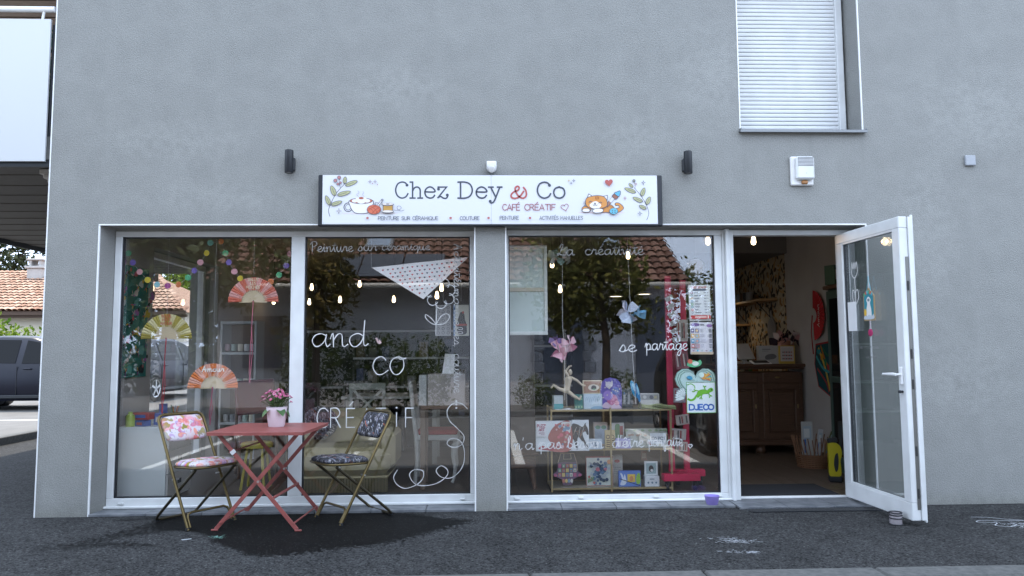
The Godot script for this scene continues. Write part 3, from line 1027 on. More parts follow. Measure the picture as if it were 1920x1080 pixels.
	printed(door, "marker_writing", at(0, 0, 0.0165), func(p: P):
		for s in ["0.205 1.985 .195 1.90 .235 1.855 .285 1.90 .275 1.985 .255 1.935 .24 1.98 .222 1.935 .205 1.985", ".24 1.855 .242 1.74 .24 1.63", ".24 1.63 .20 1.69 .205 1.755 .235 1.73 .24 1.63", ".24 1.63 .29 1.69 .28 1.755 .245 1.73 .24 1.63"]:
			p.line(P.pts(s), 0.009, mk, true)
		p.text("le monde", 0.26, 1.275, 0.02, lin(0.22, 0.22, 0.22), 0.0025, "hand", 0.3)
		p.text("des petits", 0.36, 1.20, 0.014, lin(0.2, 0.2, 0.2), 0.002, "hand", 0.16), M.marker_ink)

	# tiled ledge in front of the windows
	b = B.new()
	b.span(-3.118, -0.083, -0.05, 0.008, -0.3, -0.004)
	b.span(0.172, 2.02, -0.05, 0.008, -0.3, -0.004)
	b.span(2.02, 3.199, -0.05, 0.008, -0.3, 0.065)
	var ledge := obj("window_ledge", b, M.dark, shop)
	for s in [[-3.116, -0.085, 0.006], [0.174, 2.024, 0.006], [2.03, 3.197, 0.078]]:
		var x: float = s[0]
		while x < s[1] - 0.05:
			var x1 := minf(x + (0.44 if s[2] < 0.05 else 0.39), s[1])
			b = B.new()
			b.span(x, x1 - 0.005, 0.0, 0.0185 + rng.randf() * 0.0015, -0.285, s[2], 0.002)
			obj("tile", b, M.slate, ledge)
			x = x1

	# roller shutter window above the door
	b = B.new()
	b.span(2.16, 3.21, 4.82, 4.85, -0.29, -0.2, 0.004)
	var sh := obj("roller_shutter", b, M.white_pvc, shop)
	for s in [[3.134, 3.192], [2.158, 2.2]]:
		b = B.new()
		b.span(s[0], s[1], 3.13, 4.815, -0.29, -0.235, 0.004)
		obj("guide_rail", b, M.white_pvc, sh)
	var prof := PackedVector2Array([Vector2(0, -0.0176), Vector2(0.006, -0.014), Vector2(0.0085, -0.004), Vector2(0.008, 0.008), Vector2(0.004, 0.0155), Vector2(0, 0.0165)])
	b = B.new()
	b.prism(prof, 0.0, 0.934, Transform3D(Basis(Vector3.BACK, Vector3.UP, Vector3.LEFT), Vector3.ZERO))
	var slat := b.done()
	for i in 46:
		obj("slat", slat, M.white_pvc, sh).position = Vector3(3.134, 3.15 + i * 0.0368, -0.272)
	b = B.new()
	b.span(2.158, 3.213, 3.11, 4.85, -0.3, -0.282)
	obj("shutter_back", b, M.dark, shop)
	b = B.new()
	b.span(2.145, 3.232, 3.098, 3.116, -0.29, 0.045, 0.004)
	b.span(2.145, 3.232, 3.09, 3.112, 0.04, 0.047, 0.002)
	b.span(2.147, 2.157, 3.116, 3.128, -0.02, 0.044, 0.002)
	b.span(3.219, 3.23, 3.116, 3.128, -0.02, 0.044, 0.002)
	obj("window_sill", b, mat(0.2, 0.21, 0.22, 0.4, 0.5), shop)

	# balcony over the passage
	b = B.new()
	b.span(-6.6, -3.578, 2.838, 4.035, -0.022, 0.0, 0.002)
	obj("balcony_panel", b, mat(0.56, 0.58, 0.60, 0.3), shop)
	b = B.new()
	b.span(-3.576, -3.56, 2.838, 4.0, -0.05, -0.03)
	b.span(-6.6, -3.555, 2.80, 2.838, -0.06, -0.025)
	obj("balcony_frame", b, M.black, shop)
	b = B.new()
	b.tube([Vector3(-6.6, 4.12, -0.01), Vector3(-3.552, 4.12, -0.01)], 0.024, 12)
	var rail := obj("handrail", b, M.bead, shop)
	for x in [-3.64, -4.6, -5.6]:
		b = B.new()
		b.rod(Vector3(x, 4.1, -0.01), Vector3(x - 0.03, 3.98, -0.03), 0.011)
		obj("bracket", b, M.bead, rail)
	b = B.new()
	b.span(-6.62, -3.53, 2.86, 3.05, -9.0, -0.025)
	var slab := obj("balcony_floor", b, M.concrete, shop)
	b = B.new()
	b.span(-6.62, -6.58, 2.78, 3.05, -9.0, -0.026)
	obj("edge_trim", b, M.black, slab)
	for i in 62:
		b = B.new()
		var zz := -0.06 - i * 0.144
		b.span(-6.57, -3.535, 2.836 + 0.004 * (i % 3), 2.858, zz - 0.138, zz, 0.003)
		obj("plank", b, M.soffit, slab)
	b = B.new()
	b.span(-6.6, -3.53, 3.05, 6.2, -2.4, -2.25)
	var clad := obj("balcony_wall", b, M.dark, shop)
	for i in 15:
		b = B.new()
		b.span(-6.6, -3.535, 3.06 + i * 0.2, 3.252 + i * 0.2, -2.249, -2.225 - 0.004 * (i % 2), 0.004)
		obj("plank", b, M.cladding, clad)
	var pl := thing("balcony_plant", "dark green leafy plant behind the white balcony rail", "plant", Vector3(-3.80, 3.05, -0.45))
	b = B.new()
	b.lathe([Vector2(0, 0), Vector2(0.12, 0), Vector2(0.16, 0.3), Vector2(0.14, 0.3), Vector2(0.0, 0.27)], Vector3.ZERO, 20)
	obj("pot", b, M.black, pl)
	obj("foliage", leaf_mass([[Vector3(0, 0.72, 0), Vector3(0.17, 0.42, 0.16)]], 320, 0.07, 91, [lin(0.01, 0.05, 0.03), lin(0.03, 0.09, 0.05)]), M.leaf, pl)


func leaf_mass(blobs: Array, count: int, size: float, seed_: int, cols: Array, stretch := 1.6, shell := 0.35) -> ArrayMesh:   # many small leaf faces spread through ellipsoids
	var r := RandomNumberGenerator.new()
	r.seed = seed_
	var v := PackedVector3Array()
	var n := PackedVector3Array()
	var q := PackedColorArray()
	var vol := 0.0
	for bl in blobs:
		vol += bl[1].x * bl[1].y
	for bl in blobs:
		var many := int(count * bl[1].x * bl[1].y / vol)
		var twigs := maxi(3, many / 14)
		for t in twigs:
			var d := Vector3(r.randfn(), r.randfn(), r.randfn()).normalized()
			var o: Vector3 = bl[0] + d * bl[1] * lerpf(shell, 1.08, sqrt(r.randf()))
			var hue: Color = cols[0].lerp(cols[1], clampf(r.randfn(0.5, 0.35), 0, 1))
			for i in 14:
				var c := o + Vector3(r.randfn(), r.randfn(), r.randfn()) * size * 1.15
				var a := Vector3(r.randfn(), r.randfn(), r.randfn()).normalized()
				var s := a.cross(Vector3(r.randfn(), r.randfn(), r.randfn())).normalized()
				var l := size * r.randf_range(0.6, 1.2)
				var p := [c - a * l * 0.5 * stretch, c + s * l * 0.35, c + a * l * 0.5 * stretch, c - s * l * 0.35]
				var nn := a.cross(s)
				for k in [0, 1, 2, 0, 2, 3]:
					v.append(p[k])
					n.append(nn)
					q.append(hue)
	var arr := []
	arr.resize(Mesh.ARRAY_MAX)
	arr[Mesh.ARRAY_VERTEX] = v
	arr[Mesh.ARRAY_NORMAL] = n
	arr[Mesh.ARRAY_COLOR] = q
	var m := ArrayMesh.new()
	m.add_surface_from_arrays(Mesh.PRIMITIVE_TRIANGLES, arr)
	return m


# ---------------------------------------------------------------- the room behind the glass
func build_room():
	var b := B.new()
	b.span(-3.3, 3.95, -0.2, 0.022, -8.1, -0.287)
	var fl := struct("floor", b, M.wood_floor)
	for i in 27:
		for j in 4:
			var z0 := -0.29 - j * 1.15 - (i * 37 % 10) * 0.11 + 0.5
			var z1 := z0 - 1.146
			z0 = minf(z0, -0.288)
			z1 = maxf(z1, -4.3)
			if z0 - z1 > 0.05:
				b = B.new()
				b.span(0.16 + i * 0.137, 0.16 + (i + 1) * 0.137 - 0.003, 0.0, 0.0285 + 0.0008 * ((i * 7 + j * 3) % 3), z1, z0, 0.0015)
				obj("plank", b, M.wood_floor, fl)
	b = B.new()
	b.span(-3.3, -3.2, 0.02, 2.8, -1.2, -0.3)
	b.span(-3.3, -3.2, 2.3, 2.8, -2.95, -1.2)
	b.span(-3.3, -3.2, 0.02, 2.8, -8.0, -2.95)
	struct("left_wall", b, M.plaster)
	b = B.new()
	b.span(3.85, 3.95, 0.02, 2.8, -8.0, -0.3)
	b.span(3.199, 3.85, 0.02, 2.8, -0.36, -0.302)
	struct("right_wall", b, M.plaster)
	var paper := B.new()
	paper.quad(Vector3(3.846, 0.95, -3.3), Vector3(3.846, 2.49, -3.3), Vector3(3.846, 2.49, -6.6), Vector3(3.846, 0.95, -6.6))
	tag(obj("wallpaper", paper, M.wallpaper), "leaf patterned brown and cream wallpaper on the wall behind the counter", "wallpaper")
	b = B.new()
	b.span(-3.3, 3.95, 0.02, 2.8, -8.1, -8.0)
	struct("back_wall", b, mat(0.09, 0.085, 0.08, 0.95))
	b = B.new()
	b.span(-3.3, 3.95, 2.75, 2.95, -8.1, -0.3)
	struct("ceiling", b, M.plaster)
	b = B.new()
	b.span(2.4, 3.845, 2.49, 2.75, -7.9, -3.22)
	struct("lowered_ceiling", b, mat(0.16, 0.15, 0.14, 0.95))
	# glazed side door to the passage
	b = B.new()
	for s in [[-2.95, -2.89], [-1.24, -1.2]]:
		b.span(-3.42, -3.35, 0.02, 2.3, s[0], s[1], 0.004)
	b.span(-3.42, -3.35, 2.24, 2.3, -2.89, -1.24, 0.004)
	b.span(-3.42, -3.35, 0.02, 0.12, -2.89, -1.24, 0.004)
	var sd := obj("side_window", b, M.white_pvc, shop)
	for s in [[-2.89, -1.24]]:
		b = B.new()
		b.span(-3.387, -3.383, 0.12, 2.24, s[0], s[1])
		obj("pane", b, M.glass, sd)


# ---------------------------------------------------------------- roofs, trees, cars
func tile_roof(parent: Node, o: Vector3, u: Vector3, v: Vector3, nu: int, nv: int, w: float, l: float, seed_: int, lo: Color, hi: Color, hip := 0.0) -> void:   # canal tiles as geometry: one part, too many to pick apart
	var r := RandomNumberGenerator.new()
	r.seed = seed_
	var nrm := v.cross(u).normalized()
	if nrm.y < 0:
		nrm = -nrm
	var b := B.new()
	b.soft()
	for i in 6:
		for e in [0, 1]:
			var a = PI * (i + e) / 6.0
		var a0 := PI * i / 6.0
		var a1 := PI * (i + 1) / 6.0
		var p := []
		for q in [[a0, 0.0], [a1, 0.0], [a1, 1.0], [a0, 1.0]]:
			var rad := (0.62 - 0.14 * float(q[1])) * w
			p.append(Vector3(-cos(q[0]) * rad, sin(q[0]) * rad * 0.75 - 0.02 * float(q[1]), (q[1] - 0.12) * l * 1.1))
		b.quad(p[0], p[1], p[2], p[3])
	var mm := MultiMesh.new()
	mm.transform_format = MultiMesh.TRANSFORM_3D
	mm.use_colors = true
	mm.mesh = b.done()
	mm.instance_count = nu * nv
	var base := Basis(u, nrm, v)
	for i in nu:
		for j in nv:
			var t := Transform3D(base.rotated(nrm, r.randfn(0, 0.012)), o + u * (i + 0.5) * w + v * j * l + nrm * (0.015 + r.randfn(0, 0.004)))
			if (nu - i) * w < j * l * hip:
				t = t.scaled_local(Vector3.ONE * 0.001)
			mm.set_instance_transform(i * nv + j, t)
			mm.set_instance_color(i * nv + j, lo.lerp(hi, clampf(r.randfn(0.5, 0.3), 0, 1)))
	var o2 := MultiMeshInstance3D.new()
	o2.name = "roof_tiles"
	o2.multimesh = mm
	o2.material_override = M.tile_roof
	parent.add_child(o2, true)
	tag(o2, "", "", "", "stuff")


func tree(called: String, label: String, pos: Vector3, trunk: Array, tr: float, blobs: Array, n: int, size: float, seed_: int, cols: Array, group := "") -> Node3D:
	var t := thing(called, label, "tree", pos, 0.0, group)
	var b := B.new()
	var rr := []
	for i in trunk.size():
		rr.append(tr * lerpf(1.0, 0.45, float(i) / maxi(1, trunk.size() - 1)))
	b.tube(trunk, rr, 9)
	for bl in blobs:
		var a: Vector3 = trunk[trunk.size() - 1]
		if trunk.size() > 2 and bl[0].y < a.y:
			a = trunk[trunk.size() - 2]
		b.tube([a, a.lerp(bl[0], 0.5) + Vector3(0, 0.1, 0), bl[0]], [tr * 0.4, tr * 0.28, tr * 0.12], 6)
	obj("trunk", b, mat(0.09, 0.065, 0.045, 0.9), t)
	obj("crown", leaf_mass(blobs, n, size, seed_, cols), M.leaf, t)
	return t


func car(label: String, pos: Vector3, turn: float, paint: Material) -> Node3D:
	var t := thing("parked_car", label, "car", pos, turn)
	var st := [[-2.08, 0.62, 0.66, 0.62], [-2.03, 0.86, 0.90, 0.74], [-1.93, 0.98, 1.10, 0.80], [-1.6, 0.98, 1.38, 0.86], [-1.1, 0.96, 1.50, 0.88], [-0.4, 0.95, 1.55, 0.89], [0.2, 0.94, 1.53, 0.89], [0.6, 0.94, 1.42, 0.89], [1.02, 0.93, 1.06, 0.88], [1.2, 0.91, 0.95, 0.87], [1.65, 0.82, 0.86, 0.84], [1.98, 0.68, 0.71, 0.74], [2.1, 0.5, 0.52, 0.6]]
	var b := B.new()
	b.soft()
	var rings := []
	for s in st:
		var hw: float = s[3]
		var rise: float = s[2] - s[1]
		var ri := hw - minf(rise * 0.42, 0.26)
		var half := [[hw * 0.90, 0.2], [hw * 0.985, 0.34], [hw, 0.55], [hw * 0.995, s[1] * 0.86], [hw * 0.96, s[1]], [ri, s[2] - minf(0.05, rise * 0.2)], [ri * 0.82, s[2]], [0.0, s[2] + 0.015]]
		var ring := []
		for q in half:
			ring.append(Vector3(s[0], minf(q[1], s[2] + 0.015), q[0]))
		for i in range(half.size() - 2, -1, -1):
			ring.append(Vector3(s[0], minf(half[i][1], s[2] + 0.015), -half[i][0]))
		rings.append(ring)
	for i in rings.size() - 1:
		var mid := Vector3((st[i][0] + st[i + 1][0]) / 2, 0.5, 0)
		for j in rings[i].size() - 1:
			b.face([rings[i][j], rings[i][j + 1], rings[i + 1][j + 1], rings[i + 1][j]], mid)
	b.hard()
	b.face(rings[0], Vector3(0, 0.5, 0))
	b.face(rings[rings.size() - 1], Vector3(0, 0.5, 0))
	obj("body", b, paint, t)
	var cols := [["side_window", "0.16 .97 .88 .965 .66 1.28 .5 1.39 .16 1.45"], ["side_window", "-.9 .985 .03 .975 .03 1.455 -.5 1.465 -.92 1.43"], ["rear_quarter_window", "-1.5 1.03 -1.02 .99 -1.06 1.40 -1.3 1.32"]]
	for e in [1.0, -1.0]:
		for q in cols:
			b = B.new()
			var pl := P.pts(q[1])
			var pts := []
			for p in pl:
				pts.append(Vector3(p.x, p.y, e * (0.862 - (p.y - 0.95) * 0.40)))
			b.face(pts, Vector3(0, 0.8, 0))
			obj(q[0], b, M.car_glass, t)
		for x in [-0.82, 0.30]:
			b = B.new()
			b.box(x, 0.86, e * 0.9, 0.17, 0.026, 0.03, Basis(), 0.008)
			obj("door_handle", b, paint, t)
		b = B.new()
		for x in [-1.0, 0.09, 1.02]:
			b.box(x, 0.58, e * 0.889, 0.008, 0.66, 0.012)
		b.box(0.0, 0.29, e * 0.875, 2.0, 0.07, 0.05, Basis(), 0.01)
		obj("door_seam", b, M.black, t)
		b = B.new()
		b.ball(Vector3(0.83, 1.0, e * 0.98), Vector3(0.07, 0.085, 0.11), 12)
		obj("mirror", b, paint, t)
		for x in [-1.3, 1.3]:
			b = B.new()
			b.lathe([Vector2(0, 0.88), Vector2(0.365, 0.88), Vector2(0.365, 0.6)], Vector3(x, 0.32, 0), 24, bs(0, e * PI / 2))
			obj("wheel_arch", b, M.black, t)
			b = B.new()
			b.lathe([Vector2(0.2, 0.9), Vector2(0.3, 0.905), Vector2(0.325, 0.88), Vector2(0.325, 0.66)], Vector3(x, 0.32, 0), 24, bs(0, e * PI / 2))
			var wh := obj("wheel", b, M.rubber, t)
			b = B.new()
			for k in 5:
				var d := Vector2(0, 0.2).rotated(TAU * k / 5)
				b.bar(Vector3(x, 0.32, e * 0.895), Vector3(x + d.x, 0.32 + d.y, e * 0.895), 0.05, 0.02, Vector3(0, 0, 1))
			b.lathe([Vector2(0.19, 0.895), Vector2(0.215, 0.905), Vector2(0.215, 0.88)], Vector3(x, 0.32, 0), 24, bs(0, e * PI / 2))
			obj("rim", b, M.steel, wh)
	b = B.new()
	for e in [-1.0, 1.0]:
		b.face([Vector3(0.66, 1.385, e * 0.62), Vector3(0.66, 1.385, 0), Vector3(1.06, 1.06, 0), Vector3(1.06, 1.06, e * 0.76)], Vector3(0, 0.6, 0))
	obj("windscreen", b, M.car_glass, t)
	b = B.new()
	for e in [-1.0, 1.0]:
		b.face([Vector3(-1.66, 1.375, e * 0.6), Vector3(-1.66, 1.375, 0), Vector3(-1.96, 1.085, 0), Vector3(-1.96, 1.085, e * 0.68)], Vector3(0, 0.6, 0))
	obj("rear_window", b, M.car_glass, t)
	for e in [-1.0, 1.0]:
		b = B.new()
		b.ball(Vector3(-2.0, 0.86, e * 0.62), Vector3(0.06, 0.09, 0.14), 10)
		obj("tail_light", b, mat(0.4, 0.01, 0.01, 0.2), t)
		b = B.new()
		b.ball(Vector3(1.95, 0.7, e * 0.58), Vector3(0.14, 0.07, 0.15), 10)
		obj("headlight", b, mat(0.7, 0.72, 0.75, 0.1), t)
	b = B.new()
	b.box(-2.09, 0.62, 0, 0.02, 0.11, 0.5)
	obj("number_plate", b, M.white, t)
	return t




# ---------------------------------------------------------------- across the road: what the glass reflects
func build_street():
	var b := B.new()
	for x in [-6.3, -4.05, -1.78, 0.42, 2.55, 4.9]:
		b = B.new()
		b.span(x - 0.06, x + 0.06, -0.12, -0.096, 1.96, 6.4)
		tag(obj("bay_line", b, mat(0.78, 0.78, 0.75, 0.8)), "", "", "", "structure")
	b = B.new()
	b.span(-30, 30, -0.3, 0.02, 9.0, 9.2, 0.01)
	tag(obj("far_kerb", b, M.concrete), "", "", "", "structure")
	b = B.new()
	b.span(-30, 30, -0.3, 0.0, 9.2, 11.0)
	struct("far_pavement", b, M.road)
	var h := thing("house_across", "pale rendered house with tiled roof across the road, seen mirrored in the display windows", "house", Vector3(0, 0, 0))
	var render := tri(mat(0.6, 0.6, 0.6, 0.95), ramp(128, [[noise(128, 0.05, 61, 3), 0.6]], lin(0.68, 0.68, 0.72), lin(0.78, 0.78, 0.82)), 2.5)
	b = B.new()
	b.span(-6.2, 4.3, -0.2, 2.95, 11.0, 19.0)
	b.prism(PackedVector2Array([Vector2(11.0, 2.9), Vector2(19, 2.9), Vector2(15, 5.2)]), -6.2, 4.3, Transform3D(Basis(Vector3.BACK, Vector3.UP, Vector3.RIGHT), Vector3.ZERO))
	obj("wall", b, render, h)
	var sl := Vector3(0, sin(PI / 6), cos(PI / 6))
	b = B.new()
	b.bar(Vector3(-0.85, 2.74, 10.42), Vector3(-0.85, 2.74, 10.42) + sl * 5.3, 11.1, 0.08, Vector3.UP)
	b.bar(Vector3(-0.85, 2.74, 19.58), Vector3(-0.85, 2.74, 19.58) + Vector3(0, sl.y, -sl.z) * 5.3, 11.1, 0.08, Vector3.UP)
	obj("roof", b, mat(0.2, 0.1, 0.07, 0.9), h)
	tile_roof(h, Vector3(-6.4, 2.80, 10.38), Vector3.RIGHT, sl, 50, 15, 0.222, 0.35, 71, lin(0.12, 0.058, 0.042), lin(0.27, 0.155, 0.115))
	b = B.new()
	b.tube([Vector3(-6.4, 2.74, 10.3), Vector3(4.7, 2.74, 10.3)], 0.07, 10)
	b.rod(Vector3(1.85, 2.7, 10.9), Vector3(1.85, 0.0, 10.9), 0.045)
	obj("gutter", b, mat(0.5, 0.48, 0.44, 0.5), h)
	var nrm := Vector3(0, cos(PI / 6), -sin(PI / 6))
	for s in [[-2.62, 2.0, 0.55, 0.6], [3.05, 2.0, 0.55, 0.6]]:
		b = B.new()
		var c = Vector3(s[0], 2.82, 10.38) + sl * s[1] + nrm * 0.17
		b.box(c.x, c.y, c.z, s[2] + 0.12, 0.1, s[3] + 0.12, Basis(Vector3.RIGHT, nrm, sl), 0.01)
		var wd := obj("roof_window", b, mat(0.15, 0.16, 0.17, 0.5), h)
		b = B.new()
		c += nrm * 0.055
		b.box(c.x, c.y, c.z, s[2], 0.01, s[3], Basis(Vector3.RIGHT, nrm, sl))
		obj("pane", b, mat(0.2, 0.27, 0.36, 0.1), wd)
	b = B.new()
	for k in 3:
		var c := Vector3(-3.4 + k * 0.98, 2.8, 10.38) + sl * 0.72 + nrm * 0.13
		b.box(c.x, c.y, c.z, 0.95, 0.05, 1.3, Basis(Vector3.RIGHT, nrm, sl), 0.005)
	obj("solar_panel", b, mat(0.012, 0.014, 0.022, 0.3), h)
	for s in [[3.55, 4.28, 0.0, 2.45, "door"], [1.35, 2.3, 0.0, 1.95, "shutter"], [-5.6, -4.7, 0.9, 2.1, "shutter"]]:
		b = B.new()
		b.span(s[0], s[1], s[2], s[3], 10.94, 11.02, 0.01)
		obj(s[4], b, mat(0.13, 0.15, 0.2, 0.5), h)
	b = B.new()
	for k in 8:
		for x in [1.2, 2.42]:
			b.box(x + (0.04 if k % 2 else -0.04), 0.12 + k * 0.25, 10.97, 0.28 if k % 2 else 0.2, 0.235, 0.08, Basis(), 0.01)
	obj("quoin", b, mat(0.35, 0.36, 0.4, 0.9), h)
	# planting in front of it
	var dk := [lin(0.03, 0.05, 0.012), lin(0.12, 0.15, 0.035)]
	var hb := []
	for i in 7:
		hb.append([Vector3(-4.1 + i * 0.5, 0.85 + 0.08 * sin(i * 2.0), 9.9), Vector3(0.42, 0.75, 0.5)])
	tag(obj("hedge", leaf_mass(hb, 5200, 0.075, 81, dk), M.leaf), "clipped hedge before the house across the road, mirrored in the left window", "hedge")
	tag(obj("round_shrub", leaf_mass([[Vector3(1.12, 0.34, 9.8), Vector3(0.42, 0.36, 0.42)]], 900, 0.05, 82, dk), M.leaf), "low round shrub mirrored at the foot of the right window", "shrub")
	tag(obj("round_shrub", leaf_mass([[Vector3(2.9, 0.4, 9.8), Vector3(0.45, 0.4, 0.42)]], 900, 0.05, 83, dk), M.leaf), "round shrub mirrored behind the butterfly in the right window", "shrub")
	var ol := [lin(0.07, 0.075, 0.02), lin(0.27, 0.25, 0.08)]
	tree("street_tree", "tree with hanging olive green crown mirrored in the right window", Vector3(2.2, 0, 7.2), [Vector3(0, -0.1, 0), Vector3(0.04, 1.4, 0), Vector3(-0.1, 2.6, 0), Vector3(-0.3, 3.4, 0)], 0.09,
		[[Vector3(-0.5, 3.4, 0), Vector3(0.8, 0.7, 0.8)], [Vector3(-0.75, 2.5, -0.1), Vector3(0.62, 0.6, 0.6)], [Vector3(0.3, 2.65, 0), Vector3(0.5, 0.55, 0.6)], [Vector3(-0.4, 1.95, 0.1), Vector3(0.62, 0.35, 0.5)], [Vector3(0.5, 1.9, 0), Vector3(0.36, 0.3, 0.4)]], 5200, 0.10, 84, ol)
	tree("street_tree", "tree with reddish brown trailing crown mirrored beside the middle mullion", Vector3(-3.3, 0, 8.2), [Vector3(0, -0.1, 0), Vector3(0, 1.6, 0), Vector3(0.1, 3.2, 0)], 0.09,
		[[Vector3(0, 3.5, 0), Vector3(0.8, 0.9, 0.8)], [Vector3(0.15, 2.4, 0), Vector3(0.55, 0.7, 0.6)], [Vector3(-0.2, 1.75, 0), Vector3(0.4, 0.4, 0.5)]], 3600, 0.10, 85, [lin(0.06, 0.06, 0.016), lin(0.24, 0.17, 0.06)])
	for s in [[-5.6, 8.8, 86, "tall dark green"], [-7.9, 10.0, 87, "wide grey green"], [-10.4, 10.5, 88, "dense olive"]]:
		tree("street_tree", s[3] + " tree mirrored in the top of the left window pane", Vector3(s[0], 0, s[1] - 2.0), [Vector3(0, -0.1, 0), Vector3(0.05, 2.0, 0), Vector3(0, 4.2, 0)], 0.16,
			[[Vector3(0, 4.6, 0), Vector3(1.5, 1.4, 1.3)], [Vector3(-0.9, 3.3, 0), Vector3(1.1, 1.0, 1.1)], [Vector3(0.9, 3.2, 0.2), Vector3(1.1, 1.0, 1.1)], [Vector3(0.1, 2.4, 0), Vector3(1.2, 0.6, 1.0)]], 5200, 0.13, s[2], [lin(0.055, 0.07, 0.024), lin(0.22, 0.24, 0.11)])
	for s in [[-7.0, 17.0, 96, "first"], [-11.0, 18.0, 97, "second"], [-15.5, 17.0, 98, "third"], [-20.0, 18.0, 99, "fourth"]]:
		tree("street_tree", s[3] + " tall tree from the right in the dense row mirrored behind the left pane", Vector3(s[0], 0, s[1]), [Vector3(0, -0.1, 0), Vector3(0.05, 2.0, 0), Vector3(0, 5.5, 0)], 0.22,
			[[Vector3(0, 6.3, 0), Vector3(2.4, 2.6, 1.6)], [Vector3(-1.4, 4.0, 0), Vector3(2.0, 2.0, 1.5)], [Vector3(1.4, 3.8, 0.2), Vector3(2.0, 2.0, 1.5)], [Vector3(0, 1.6, 0), Vector3(2.6, 1.5, 1.4)]], 6500, 0.24, s[2], [lin(0.05, 0.065, 0.02), lin(0.17, 0.19, 0.08)])
	for s in [[5.5, 14.0, 93], [7.2, 16.0, 94]]:
		tree("street_tree", ["slim pine mirrored at the right edge of the right window", "broad pine mirrored beyond the tiled gable"][int(s[2]) - 93], Vector3(s[0], 0, s[1]), [Vector3(0, -0.1, 0), Vector3(0, 2.6, 0)], 0.14,
			[[Vector3(0, 2.6, 0), Vector3(0.8, 0.9, 0.8)], [Vector3(0.1, 1.5, 0), Vector3(1.0, 0.8, 0.9)]], 2200, 0.11, s[2], dk)
	car("dark grey car parked in the bay beside the camera, mirrored low in the right window", Vector3(3.75, -0.1, 4.6), PI / 2, M.rubber)


